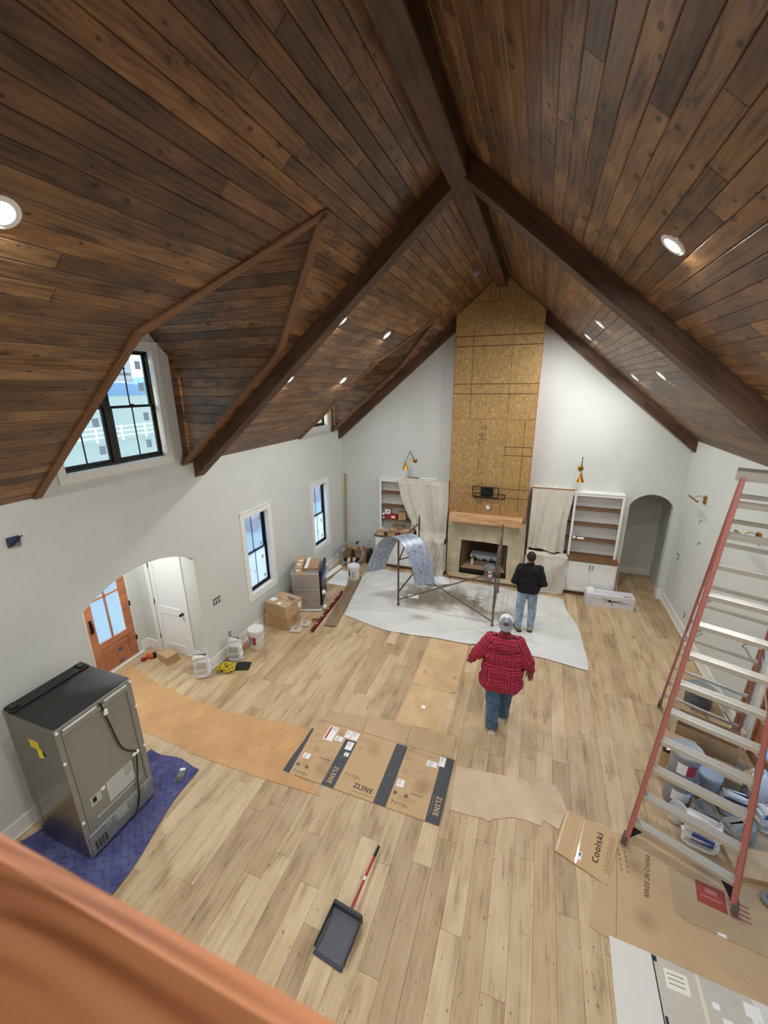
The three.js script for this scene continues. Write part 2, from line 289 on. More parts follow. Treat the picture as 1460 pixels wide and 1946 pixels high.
M.filmLow = phys({ color: 0xe2eaf6, transmission: 1, thickness: 0, roughness: 0.85, ior: 1.4 });
M.dormerGlass = phys({ color: 0xe8f2f6, transmission: 1, thickness: 0, roughness: 0.12, ior: 1.45 });
M.quilt = mat({ map: T.quilt, bumpMap: T.quiltBump, bumpScale: 0.006, roughness: 0.95 });
M.skin = mat({ color: 0xa9745a, roughness: 0.6 });
// ---------- the room ----------
const W = 8.06, H = 3.64, S = 0.8333, MID = W / 2, RY = H + S * MID, ZF = 13.4, SL = Math.hypot(1, S);
const WT = 0.16; // wall thickness
const ceilY = x => H + S * (x < MID ? x : W - x);
// wall plates: outline in (a, y), thickness along the third axis
function wallX(pts, holes, x0, x1) { const g = new THREE.ExtrudeGeometry(shapeOf(pts.map(([z, y]) => [-z, y]), holes.map(h => h.map(([z, y]) => [-z, y]))), { depth: x1 - x0, bevelEnabled: false }); g.rotateY(Math.PI / 2); g.translate(x0, 0, 0); return buv(g); }
function wallZ(pts, holes, z0, z1) { const g = new THREE.ExtrudeGeometry(shapeOf(pts, holes), { depth: z1 - z0, bevelEnabled: false }); g.translate(0, 0, z0); return buv(g); }
const notch = (a0, a1, s, t) => { const h = archHole(a0, a1, s, t, 20); return [h[0], ...h.slice(2).reverse(), h[1]]; };
const gap = (a0, a1, y) => [[a0, 0], [a0, y], [a1, y], [a1, 0]];
const rect = (a0, a1, y0, y1) => [[a0, y0], [a1, y0], [a1, y1], [a0, y1]];
function archHole(a0, a1, spring, top, n = 18, y0 = 0) { const hw = (a1 - a0) / 2, rise = top - spring, R = (hw * hw + rise * rise) / (2 * rise), c = (a0 + a1) / 2, th = Math.asin(hw / R), out = [[a0, y0], [a1, y0]]; for (let i = 0; i <= n; i++) { const t = lerp(th, -th, i / n); out.push([c + R * Math.sin(t), top - R + R * Math.cos(t)]); } return out; }

const D1 = { z0: 5.40, z1: 7.47, plate: 5.19, apex: 6.23 }, D2 = { z0: 0.50, z1: 2.13, plate: 5.22, apex: 6.12 };
for (const d of [D1, D2]) { d.zc = (d.z0 + d.z1) / 2; d.xk = (d.plate - H) / S; d.xa = (d.apex - H) / S; }
const WIN = { d1: [5.67, 7.13, 3.80, 5.25], d2: [0.74, 1.89, 3.80, 5.22], l1: [3.49, 4.25, 0.80, 2.41], l2: [0.96, 1.71, 0.80, 2.41] };
const KWIN = [[9.3, 11.2, 0.5, 2.4], [11.5, 13.1, 0.5, 2.4]];
// floor
const floor = struct('floor', 'light oak plank floor with long boards running to the fireplace wall');
part(floor, 'subfloor', [cbox(-2.2, W + 0.2, -0.25, -0.014, -1.6, ZF + 0.2, 0.001)], M.sub);
{
  const r = rng(5), rows = [], pitch = 0.2, geos = [];
  const inRoom = (x, z) => (x > 0 && x < W && z > 0) || (x > -1.62 && x <= 0 && z > 5.3 && z < 8.2) || (x > 6.4 && z <= 0 && z > -1.35);
  const late = [];
  for (let i = -8; i * pitch < W; i++) {
    const xa = Math.max(i * pitch, -1.6), xb = Math.min((i + 1) * pitch, W); let z = (xa >= 6.4 ? -1.35 : xa < 0 ? 5.3 : 0) - r() * 1.4; const end = xa < 0 ? 8.2 : ZF;
    while (z < end) {
      const L = rnd(1.15, 2.15, r), za = Math.max(z, xa >= 6.4 ? -1.33 : xa < 0 ? 5.3 : 0), zb = Math.min(z + L, end); z += L;
      if (zb - za < 0.05) continue;
      rows.push([xa, xb, za, zb, r()]);
    }
  }
  for (const [xa, xb, za, zb, k] of rows) {
    const g = cbox(xa + 0.0008, xb - 0.0008, -0.014, 0, za + 0.0008, zb - 0.0008, 0.0016), P = g.attributes.position, uv = g.attributes.uv, ou = r() * 3.6, ov = r() * 1.2;
    for (let q = 0; q < P.count; q++) uv.setXY(q, P.getZ(q) - za + ou, P.getX(q) - xa + ov);
    if (za > 9.2) { late.push(g); continue; }
    part(floor, numbered('floor_plank'), g, M.floor[Math.floor(k * M.floor.length)]);
  }
  part(floor, 'far_planks', late, M.floor[1], { kind: 'stuff' });
}
// prism from a quad seen from inside, with chamfered edges; n points into the room
function quadPlank(q, n, th, ch, uo, vo, along) {
  const A = q.map(p => V3(...p)), N = V3(...n), c = A.reduce((s, p) => s.add(p), V3()).multiplyScalar(1 / A.length), L = A.length;
  const inn = A.map((p, i) => { const a = A[(i + 1) % L].clone().sub(p).normalize(), b = A[(i + L - 1) % L].clone().sub(p).normalize(), s = Math.max(0.2, a.clone().cross(b).length()); return p.clone().add(a.add(b).multiplyScalar(ch / s)).addScaledVector(N, th); });
  const mid = A.map(p => p.clone().addScaledVector(N, th - ch)), P = [], U = [], al = V3(...along), ac = N.clone().cross(al);
  const tri = (...t) => { for (const p of t) { P.push(p.x, p.y, p.z); U.push(p.dot(al) + uo, p.dot(ac) + vo); } };
  const flip = A[1].clone().sub(A[0]).cross(A[2].clone().sub(A[0])).dot(N) < 0, T3 = (a, b, d) => flip ? tri(a, d, b) : tri(a, b, d);
  for (let i = 1; i < L - 1; i++) T3(inn[0], inn[i], inn[i + 1]);
  for (let i = 0; i < L; i++) { const j = (i + 1) % L; T3(mid[i], mid[j], inn[j]); T3(mid[i], inn[j], inn[i]); T3(A[i], A[j], mid[j]); T3(A[i], mid[j], mid[i]); }
  const g = new THREE.BufferGeometry(); g.setAttribute('position', new THREE.Float32BufferAttribute(P, 3)); g.setAttribute('uv', new THREE.Float32BufferAttribute(U, 2)); g.computeVertexNormals(); return g;
}
// ceiling slopes: deck with dormer holes + boards
function holeAt(d, x) { if (x < 0 || x > d.xa) return null; if (x <= d.xk) return [d.z0, d.z1]; const t = (x - d.xk) / (d.xa - d.xk); return [lerp(d.z0, d.zc, t), lerp(d.z1, d.zc, t)]; }
const pitchS = 0.123;
for (const side of [0, 1]) {
  const ceiling = struct('ceiling', side ? 'stained pine board ceiling slope above the ladder side' : 'stained pine board ceiling slope with two dormer openings');
  const X = x => side ? W - x : x, n = V3(side ? -S : S, -1, 0).normalize(), nA = [n.x, n.y, n.z];
  const pt = (x, z, off = 0) => [X(x) + n.x * off, H + S * x + n.y * off, z];
  // deck
  const holes = side ? [] : [D1, D2].map(d => [[0.001, d.z0], [d.xk, d.z0], [d.xa, d.zc], [d.xk, d.z1], [0.001, d.z1]]);
  const outline = [[-0.35, -0.3], [MID + 0.12, -0.3], [MID + 0.12, ZF + 0.3], [-0.35, ZF + 0.3]];
  const deckG = new THREE.ExtrudeGeometry(shapeOf(side ? outline : [[-0.35, -0.3], [MID + 0.12, -0.3], [MID + 0.12, ZF + 0.3], [-0.35, ZF + 0.3], [-0.35, D1.z1], [D1.xk, D1.z1], [D1.xa, D1.zc], [D1.xk, D1.z0], [-0.35, D1.z0], [-0.35, D2.z1], [D2.xk, D2.z1], [D2.xa, D2.zc], [D2.xk, D2.z0], [-0.35, D2.z0]]), { depth: 0.16, bevelEnabled: false });
  { const P = deckG.attributes.position; for (let i = 0; i < P.count; i++) { const x = P.getX(i), z = P.getY(i), o = P.getZ(i); const q = pt(x, z, -0.02 - o); P.setXYZ(i, ...q); } deckG.computeVertexNormals(); }
  part(ceiling, 'deck', deckG, M.ceilDark);
  const r = rng(200 + side), late = [];
  const rows = Math.ceil(MID * SL / pitchS);
  for (let k = 0; k < rows; k++) {
    const xa = k * pitchS / SL, xb = Math.min(((k + 1) * pitchS - 0.0022) / SL, MID - 0.002);
    // free spans of z for this row as quads
    const cuts = []; if (!side) for (const d of [D1, D2]) { const a = holeAt(d, xa), b = holeAt(d, Math.min(xb, d.xa)); if (a) { if (holeAt(d, xb)) cuts.push([a, holeAt(d, xb)]); else cuts.push([a, [d.zc, d.zc]]); } }
    cuts.sort((a, b) => a[0][0] - b[0][0]);
    const spans = []; let s0 = [0, 0]; for (const [a, b] of cuts) { spans.push([s0, [a[0], b[0]]]); s0 = [a[1], b[1]]; } spans.push([s0, [ZF, ZF]]);
    for (const [a, b] of spans) {
      let za = a; const stop = Math.min(b[0], b[1]); let first = true;
      while (za[0] < b[0] - 1e-6) {
        let z1 = Math.max(za[0], za[1]) + (first ? rnd(0.6, 3.2, r) : rnd(1.8, 3.7, r)); first = false; let zb = [z1, z1]; if (z1 > stop - 0.35) zb = b;
        const g = quadPlank([pt(xa, za[0], -0.02), pt(xb, za[1], -0.02), pt(xb, zb[1], -0.02), pt(xa, zb[0], -0.02)], nA, 0.02, 0.0055, r() * 3, r() * 1, [0, 0, 1]);
        const m = M.ceil[Math.floor(r() * M.ceil.length)];
        if (Math.min(...za) > 9.6) late.push(g); else part(ceiling, numbered('ceiling_plank'), g, m);
        za = zb;
      }
    }
  }
  if (late.length) part(ceiling, 'planks_over_the_loft', late, M.ceil[1], { kind: 'stuff' });
}
// dormers: boarded cheeks and little gable ceilings
function dormer(d, label) {
  const dm = struct('ceiling', label), r = rng(300 + Math.round(d.z0 * 10));
  for (const s of [0, 1]) {
    const zE = s ? d.z1 : d.z0, nz = s ? -1 : 1, th = 0.018, late = [];
    // cheek: between the wall plane and the main slope, boards run across (along x)
    part(dm, 'cheek_deck', wallZ([[0, H + 0.07], [d.xk - 0.085, d.plate], [0, d.plate]], [], s ? zE : zE - 0.12, s ? zE + 0.12 : zE).translate(0, 0, 0), M.ceilDark);
    for (let y = H + 0.02; y < d.plate - 0.02; y += 0.123) {
      const y1 = Math.min(y + 0.122, d.plate), xe = yy => Math.max(0.0, (yy - H) / S);
      part(dm, numbered('cheek_board'), quadPlank([[0, y, zE], [Math.max(0.02, xe(y)), y, zE], [xe(y1), y1, zE], [0, y1, zE]], [0, 0, nz], th, 0.0045, r() * 3, r(), [1, 0, 0]), M.ceil[Math.floor(r() * M.ceil.length)]);
    }
    // gable ceiling
    const hz = d.zc - d.z0, hy = d.apex - d.plate, len = Math.hypot(hz, hy), sn = V3(0, -hz, nz * hy).normalize(), nn = [sn.x, sn.y, sn.z];
    const P = (t, x) => [x, d.plate + hy * t, lerp(zE, d.zc, t)], xe = t => d.xk + (d.xa - d.xk) * t;
    const back = q => [q[0], q[1] - sn.y * 0.14, q[2] - sn.z * 0.14];
    { // deck of the slope
      const A = [P(0, -0.3), P(0, d.xk - 0.03), P(1, d.xa - 0.03), P(1, -0.3)], B = [P(0, -0.3), P(0, d.xk + 0.05), P(1, d.xa + 0.05), P(1, -0.3)].map(back), v = []; const tri = (a, b, c) => v.push(...a, ...b, ...c);
      for (const Q of [A, B]) { tri(Q[0], Q[1], Q[2]); tri(Q[0], Q[2], Q[3]); } for (let i = 0; i < 4; i++) { const j = (i + 1) % 4; tri(A[i], A[j], B[j]); tri(A[i], B[j], B[i]); }
      const g = new THREE.BufferGeometry(); g.setAttribute('position', new THREE.Float32BufferAttribute(v, 3)); g.computeVertexNormals(); part(dm, 'slope_deck', g, M.ceilDark);
    }
    const rows = Math.ceil(len / 0.123);
    for (let k = 0; k < rows; k++) {
      const t0 = k * 0.123 / len, t1 = Math.min(1, (k + 1) * 0.123 / len); if (t1 - t0 < 0.01) continue;
      part(dm, numbered('slope_board'), quadPlank([P(t0, 0), P(t0, xe(t0)), P(t1, xe(t1)), P(t1, 0)], nn, th, 0.0045, r() * 3, r(), [1, 0, 0]), M.ceil[Math.floor(r() * M.ceil.length)]);
    }
  }
  return dm;
}
dormer(D1, 'boarded dormer recess over the wide black window');
dormer(D2, 'boarded dormer recess beside the fireplace gable wall');
// casing along the dormer openings
function dormerTrim(d, which) {
  const n = V3(S, -1, 0).normalize(), q = (x, z) => [x + n.x * 0.004, H + S * x + n.y * 0.004, z];
  const t = struct('trim', 'rough wood casing framing the ' + which + ' dormer opening'), w = 0.085, h = 0.045, up = [n.x, n.y, n.z];
  for (const s of [0, 1]) {
    const z = s ? d.z1 - 0.01 : d.z0 + 0.03;
    part(t, 'casing_board', bar(q(0.01, z), q(d.xk + 0.03, z), s ? w : 0.11, h, up, 0.006), M.dtrim);
    part(t, 'casing_board', bar(q(d.xk, z), q(d.xa - 0.01, d.zc + (s ? -0.02 : 0.02)), s ? w : 0.11, h, up, 0.006), M.dtrim);
  }
}
dormerTrim(D1, 'larger'); dormerTrim(D2, 'smaller');

// walls
const wl = struct('wall_left', 'pale painted wall with two narrow windows, an archway and two dormer windows');
{
  const pts = [[0, 0], ...notch(5.53, 7.31, 2.13, 2.40), [ZF, 0], [ZF, H], [D1.z1, H], [D1.z1, D1.plate], [D1.zc, D1.apex], [D1.z0, D1.plate], [D1.z0, H], [D2.z1, H], [D2.z1, D2.plate], [D2.zc, D2.apex], [D2.z0, D2.plate], [D2.z0, H], [0, H]];
  const holes = [...Object.values(WIN), ...KWIN].map(([a, b, c, d]) => rect(a, b, c, d));
  part(wl, 'wall_plate', wallX(pts, holes, -WT, 0), M.wall);
}
const wb = struct('wall_back', 'pale painted gable wall with an arched doorway');
part(wb, 'wall_plate', wallZ([[-0.2, 0], ...gap(3.3, 4.7, 1.12), ...notch(7.09, 7.93, 2.17, 2.44), [W + 0.2, 0], [W + 0.2, H - 0.16], [MID, RY + 0.02], [-0.2, H - 0.16]], [], -WT, 0), M.wall);
const RD = { z0: 4.42, z1: 6.3, y1: 2.15 };
const wr = struct('wall_right', 'pale painted wall with picture lights behind the ladder');
part(wr, 'wall_plate', wallX([[-1.45, 0], ...gap(RD.z0, RD.z1, RD.y1), [ZF, 0], [ZF, H], [-1.45, H]], [], W, W + WT), M.wall);
const wf = struct('wall_front', 'pale gable wall behind the loft');
part(wf, 'wall_plate', wallZ([[-0.2, 0], [W + 0.2, 0], [W + 0.2, H - 0.16], [MID, RY + 0.02], [-0.2, H - 0.16]], [], ZF, ZF + WT), M.wall);
// hall beyond the back archway
const wh = struct('wall_hall', 'grey painted hall walls seen through the arched doorway');
part(wh, 'wall_plate', [cbox(6.3, W + 0.2, 0, 2.9, -1.45, -1.29, 0.001), cbox(6.3, 6.42, 0, 2.9, -1.3, -WT, 0.001)], M.wall);
part(wh, 'hall_lid', cbox(6.3, W + 0.2, 2.75, 2.9, -1.45, -WT + 0.001, 0.001), M.wall);
part(wh, 'baseboard', cbox(6.42, W, 0, 0.19, -1.29, -1.272, 0.003), M.trim);
// entrance lobby behind the left archway
const we = struct('wall_lobby', 'cream painted lobby walls around the two entrance doors');
{
  part(we, 'side_wall', wallZ([[-1.9, 0], ...gap(-1.26, -0.55, 2.05), [-WT, 0], [-WT, 2.75], [-1.9, 2.75]], [], 5.23, 5.37), M.wall);
  part(we, 'door_wall', wallX([[5.23, 0], ...gap(5.57, 6.38, 2.06), [8.3, 0], [8.3, 2.75], [5.23, 2.75]], [], -1.76, -1.62), M.wall);
  part(we, 'far_side_wall', cbox(-1.76, -WT, 0, 2.75, 8.2, 8.34, 0.001), M.wall);
  part(we, 'lobby_lid', cbox(-1.76, -WT, 2.75, 2.87, 5.23, 8.34, 0.001), M.wall);
  part(we, 'closet_back', cbox(-1.4, -0.4, 0, 2.75, 4.55, 4.6, 0.001), M.wall);
}
// baseboards
function baseZ(name, label, x, s, spans, hgt = 0.2) { const b = struct(name, label); for (const [a, c] of spans) { part(b, 'board', cbox(Math.min(x, x + s * 0.018), Math.max(x, x + s * 0.018), 0.001, hgt, a, c, 0.004), M.trim); part(b, 'shoe_moulding', cbox(Math.min(x + s * 0.018, x + s * 0.034), Math.max(x + s * 0.018, x + s * 0.034), 0.001, 0.022, a, c, 0.007), M.trim); } return b; }
baseZ('baseboard_left', 'white baseboard below the narrow windows', 0, 1, [[0, 5.53], [7.31, ZF]]);
baseZ('baseboard_right', 'white baseboard along the ladder wall', W, -1, [[0, RD.z0 - 0.12], [RD.z1 + 0.12, ZF]]);
{ const b = struct('baseboard_back', 'short white baseboard pieces beside the arched doorway'); for (const [a, c] of [[0, 1.06], [7.0, 7.09], [7.93, W - 0.02]]) part(b, 'board', cbox(a, c, 0.001, 0.2, 0, 0.018, 0.004), M.trim); part(b, 'plinth_block', cbox(7.925, 8.02, 0.001, 0.23, -WT - 0.01, 0.03, 0.004), M.trim); }
{ const b = struct('baseboard_lobby', 'white baseboards inside the entrance lobby'); part(b, 'board', [cbox(-1.61, -1.34, 0.001, 0.2, 5.37, 5.388, 0.004), cbox(-0.47, -0.005, 0.001, 0.2, 5.37, 5.388, 0.004)], M.trim); part(b, 'board', cbox(-1.62, -1.602, 0.001, 0.2, 5.38, 5.52, 0.004), M.trim); }

// exposed beams
{
  const rb = struct('beam_ridge', 'dark stained ridge beam running along the peak of the ceiling');
  const g = cbox(MID - 0.105, MID + 0.105, 6.70, RY - 0.02, 0.37, ZF, 0.008); { const P = g.attributes.position, N = g.attributes.normal, u = g.attributes.uv; for (let i = 0; i < P.count; i++) u.setXY(i, P.getZ(i), Math.abs(N.getX(i)) > 0.5 ? P.getY(i) : P.getX(i)); }
  part(rb, 'beam', g, M.beam);
  const rafter = (name, label, side, z0, z1, depth, mt, xe = MID) => {
    const t = struct(name, label), X = x => side ? W - x : x, n = V3(side ? S : -S, 1, 0).normalize();
    const pts = [[0.0, H - depth], [0.0, H + 0.01], [xe, H + S * xe + 0.01], [xe, H + S * xe - depth]].map(([x, y]) => [X(x), y]);
    const gg = new THREE.ExtrudeGeometry(shapeOf(pts), { depth: z1 - z0, bevelEnabled: false }); gg.translate(0, 0, z0); const s = std(gg), P = s.attributes.position, N = s.attributes.normal, u = s.attributes.uv;
    for (let i = 0; i < P.count; i++) u.setXY(i, P.getX(i) * SL, Math.abs(N.getZ(i)) > 0.5 ? P.getY(i) - ceilY(P.getX(i)) : P.getZ(i));
    part(t, 'beam', s, mt);
  };
  rafter('beam_rafter', 'dark rafter beam beside the larger dormer', 0, 5.04, 5.24, 0.235, M.beam);
  rafter('beam_rafter', 'dark rafter beam above the ladder slope', 1, 5.15, 5.42, 0.235, M.beam);
  rafter('beam_rafter', 'dark rake beam on the gable wall, smaller dormer slope', 0, 0.002, 0.17, 0.235, M.beam, 3.085);
  rafter('beam_rafter', 'dark rake beam on the gable wall, slope above the arched doorway', 1, 0.002, 0.17, 0.235, M.beam, W - 4.95);
}
// loft under the camera
{
  const lf = struct('floor_loft', 'loft floor behind the railing'); part(lf, 'slab', cbox(0, W, 3.2, 3.46, 10.02, ZF, 0.004), M.wall);
  const r = struct('railing', 'reddish wood loft handrail crossing the lower corner'); r.userData.kind = 'thing'; r.userData.category = 'railing';
  const g = cbox(0.02, W - 0.02, 4.472, 4.516, 10.086, 10.215, 0.014); { const P = g.attributes.position, N = g.attributes.normal, u = g.attributes.uv; for (let i = 0; i < P.count; i++) u.setXY(i, P.getX(i), Math.abs(N.getZ(i)) > 0.7 ? P.getY(i) : P.getZ(i)); }
  part(r, 'top_rail', g, M.rail);
  part(r, 'apron', cbox(0.02, W - 0.02, 4.40, 4.475, 10.115, 10.155, 0.004), M.trim);
  for (let x = 0.3; x < W; x += 1.24) part(r, 'post', cbox(x - 0.045, x + 0.045, 3.46, 4.42, 10.1, 10.19, 0.006), M.trim);
}
// ---------- windows ----------
let winNo = 0;
function windowX([z0, z1, y0, y1], label, { units = 1, film = M.glass, meet = 0.5, casing = 0.1, upper = film, stickers = [] } = {}) {
  const w = struct('window_' + (++winNo), label), xo = -WT - 0.002, xi = 0.0;
  const fx0 = -0.15, fx1 = -0.085;
  // white liner
  part(w, 'jamb_liner', [cbox(fx1, xi + 0.012, y0, y1, z0, z0 + 0.02, 0.003), cbox(fx1, xi + 0.012, y0, y1, z1 - 0.02, z1, 0.003), cbox(fx1, xi + 0.012, y1 - 0.02, y1, z0 + 0.02, z1 - 0.02, 0.003)], M.trim);
  part(w, 'sill', cbox(fx1, xi + 0.02, y0, y0 + 0.02, z0 + 0.02, z1 - 0.02, 0.004), M.trim);
  if (casing) part(w, 'casing', [cbox(0.001, 0.014, y0 - casing * 1.2, y1 + casing, z0 - casing, z0, 0.003), cbox(0.001, 0.014, y0 - casing * 1.2, y1 + casing, z1, z1 + casing, 0.003), cbox(0.001, 0.014, y1, y1 + casing, z0, z1, 0.003), cbox(0.001, 0.014, y0 - casing * 1.2, y0, z0, z1, 0.003), cbox(0.001, 0.028, y1 + casing, y1 + casing + 0.025, z0 - casing - 0.01, z1 + casing + 0.01, 0.003)], M.trim);
  const f = 0.035;
  part(w, 'frame', [cbox(xo, fx1, y0, y1, z0, z0 + f, 0.003), cbox(xo, fx1, y0, y1, z1 - f, z1, 0.003), cbox(xo, fx1, y0, y0 + f + 0.02, z0 + f, z1 - f, 0.003), cbox(xo, fx1, y1 - f, y1, z0 + f, z1 - f, 0.003)], M.black);
  const uw = (z1 - z0 - 2 * f) / units;
  for (let u = 0; u < units; u++) {
    const a = z0 + f + u * uw + (u ? 0.045 : 0), b = z0 + f + (u + 1) * uw - (u < units - 1 ? 0.045 : 0); if (u) part(w, 'mullion', cbox(xo, fx1 + 0.004, y0 + f, y1 - f, a - 0.09, a, 0.003), M.black);
    const ym = lerp(y0 + f, y1 - f, meet), sr = 0.032;
    for (const up of [0, 1]) {
      const c = up ? ym - 0.015 : y0 + f + 0.02, d = up ? y1 - f : ym + 0.02, xs = up ? -0.142 : -0.118, st = part(w, 'sash', [cbox(xs - 0.012, xs + 0.014, c, d, a, a + sr, 0.002), cbox(xs - 0.012, xs + 0.014, c, d, b - sr, b, 0.002), cbox(xs - 0.012, xs + 0.014, c, c + sr, a + sr, b - sr, 0.002), cbox(xs - 0.012, xs + 0.014, d - sr, d, a + sr, b - sr, 0.002)], M.black);
      part(st, 'pane', cbox(xs - 0.002, xs, c + sr, d - sr, a + sr, b - sr, 0.0002).translate(0, 0, 0), up ? upper : film);
      part(st, 'muntin', cbox(xs - 0.006, xs + 0.006, c + sr, d - sr, (a + b) / 2 - 0.008, (a + b) / 2 + 0.008, 0.002), M.black);
    }
    part(w, 'sash_lock', cbox(-0.118, -0.095, ym + 0.02, ym + 0.034, (a + b) / 2 - 0.03, (a + b) / 2 + 0.03, 0.004), M.blackMetal);
  }
  for (const [z, y, s] of stickers) part(w, 'sticker', cbox(-0.117, -0.1165, y, y + s * 1.25, z, z + s, 0.0001), M.sticker, 'small grey window sticker');
  return w;
}
M.sticker = phys({ color: 0xc4cad0, roughness: 1, transmission: 0.7, thickness: 0 });
const w1 = windowX(WIN.d1, 'wide black double window in the larger dormer', { units: 2, film: M.dormerGlass, casing: 0.075, stickers: [[5.79, 5.0, 0.085], [5.79, 4.72, 0.085], [5.79, 4.33, 0.085], [5.82, 3.96, 0.085], [6.5, 3.96, 0.085], [6.52, 4.3, 0.085]] });
{ // maker's sticker on the upper sash, printed to be read from outside
  const t = ctex(256, 256, (c, w) => { c.fillStyle = '#e8f0f6'; c.fillRect(0, 0, w, w); c.translate(w, 0); c.scale(-1, 1); c.fillStyle = '#e2592a'; c.beginPath(); c.moveTo(70, 20); c.lineTo(186, 20); c.lineTo(186, 120); c.lineTo(128, 120); c.closePath(); c.fill(); c.fillStyle = '#3a3f46'; c.beginPath(); c.moveTo(70, 120); c.lineTo(110, 70); c.lineTo(160, 120); c.closePath(); c.fill(); c.font = 'bold 44px sans-serif'; c.textAlign = 'center'; c.fillText('ANDERSEN', 128, 190); });
  const g = new THREE.PlaneGeometry(0.30, 0.30); g.rotateY(Math.PI / 2); g.translate(-0.139, 4.99, 6.07);
  part(w1, 'maker_sticker', g, phys({ map: t, roughness: 0.8, transmission: 0.35, thickness: 0 }), 'printed maker sticker with an orange mark');
}
windowX(WIN.d2, 'black window in the smaller dormer, half hidden by the ceiling slope', { units: 1, film: M.dormerGlass, casing: 0.075 });
windowX(WIN.l1, 'tall narrow black window above the two cardboard boxes', { film: M.filmLow, upper: M.film, stickers: [[3.62, 1.36, 0.06], [3.60, 0.93, 0.06], [3.6, 2.2, 0.06], [3.62, 1.66, 0.06], [3.9, 1.15, 0.035]] });
windowX(WIN.l2, 'tall narrow black window near the fireplace wall corner', { film: M.filmLow, upper: M.film, stickers: [[1.1, 1.36, 0.06], [1.1, 0.93, 0.06], [1.1, 2.2, 0.06], [1.36, 1.15, 0.035]] });
// openings under and beside the loft, outside the picture
{
  KWIN.forEach((w, i) => windowX(w, i ? 'kitchen window under the loft, far from the lobby' : 'kitchen window under the loft, next to the lobby', { units: 2 }));
  const p = struct('wall_porch', 'side wall of the porch outside the kitchen windows'); part(p, 'wall_plate', cbox(-2.6, -WT, -0.4, 3.5, ZF, ZF + WT, 0.002), M.wall);
}
// ---------- doors ----------
{ // fir entrance door with divided glass
  const d = struct('door_1', 'reddish wood entrance door with divided glass panes'), x0 = -1.665, x1 = -1.62, z0 = 5.585, z1 = 6.365, st = 0.135;
  part(d, 'stile', cbox(x0, x1, 0.02, 2.04, z0, z0 + st, 0.004), M.fir); part(d, 'stile', cbox(x0, x1, 0.02, 2.04, z1 - st, z1, 0.004), M.fir);
  part(d, 'rail', cbox(x0, x1, 0.02, 0.2, z0 + st, z1 - st, 0.004), M.fir); part(d, 'rail', cbox(x0, x1, 0.48, 0.6, z0 + st, z1 - st, 0.004), M.fir); part(d, 'rail', cbox(x0, x1, 1.9, 2.04, z0 + st, z1 - st, 0.004), M.fir);
  part(d, 'bottom_panel', [cbox(x0 + 0.012, x1 - 0.014, 0.2, 0.48, z0 + st, z1 - st, 0.004), cbox(x0 + 0.008, x1 - 0.006, 0.23, 0.45, z0 + st + 0.035, z1 - st - 0.035, 0.01)], M.fir);
  const zc = (z0 + z1) / 2; part(d, 'muntin', [cbox(x0 + 0.006, x1 - 0.004, 0.6, 1.9, zc - 0.014, zc + 0.014, 0.004), cbox(x0 + 0.006, x1 - 0.004, 1.38, 1.41, z0 + st, z1 - st, 0.004)], M.fir);
  for (const [a, b] of [[z0 + st, zc - 0.014], [zc + 0.014, z1 - st]]) for (const [c, e] of [[0.6, 1.38], [1.41, 1.9]]) part(d, 'pane', cbox(-1.644, -1.641, c, e, a, b, 0.0002), M.film);
  for (const y of [0.3, 1.0, 1.7]) part(d, 'hinge', cbox(x1 - 0.002, x1 + 0.014, y, y + 0.1, z0 - 0.018, z0 + 0.006, 0.003), M.blackMetal);
  part(d, 'handle', [cbox(x1, x1 + 0.012, 0.85, 1.1, z1 - 0.09, z1 - 0.045, 0.004), rod([x1 + 0.045, 0.9, z1 - 0.067], [x1 + 0.045, 1.05, z1 - 0.067], 0.01)], M.blackMetal);
  part(d, 'note', cbox(x1, x1 + 0.001, 0.07, 0.1, 5.86, 5.98, 0.0002), mat({ color: 0x4c4a86, roughness: 0.7 }), 'strip of blue tape');
  part(d, 'note', cbox(x1 - 0.006, x1 - 0.004, 0.28, 0.33, 5.86, 5.95, 0.0002), mat({ color: 0x4c4a86, roughness: 0.7 }), 'strip of blue tape');
  const j = struct('trim_1', 'white frame and sill around the entrance door'); part(j, 'jamb', [cbox(-1.76, -1.61, 0, 2.06, 5.57, 5.585, 0.002), cbox(-1.76, -1.61, 0, 2.06, 6.365, 6.38, 0.002), cbox(-1.76, -1.61, 2.045, 2.06, 5.585, 6.365, 0.002)], M.trim); part(j, 'threshold', cbox(-1.76, -1.56, 0.0005, 0.018, 5.5, 6.45, 0.006), M.trim);
}
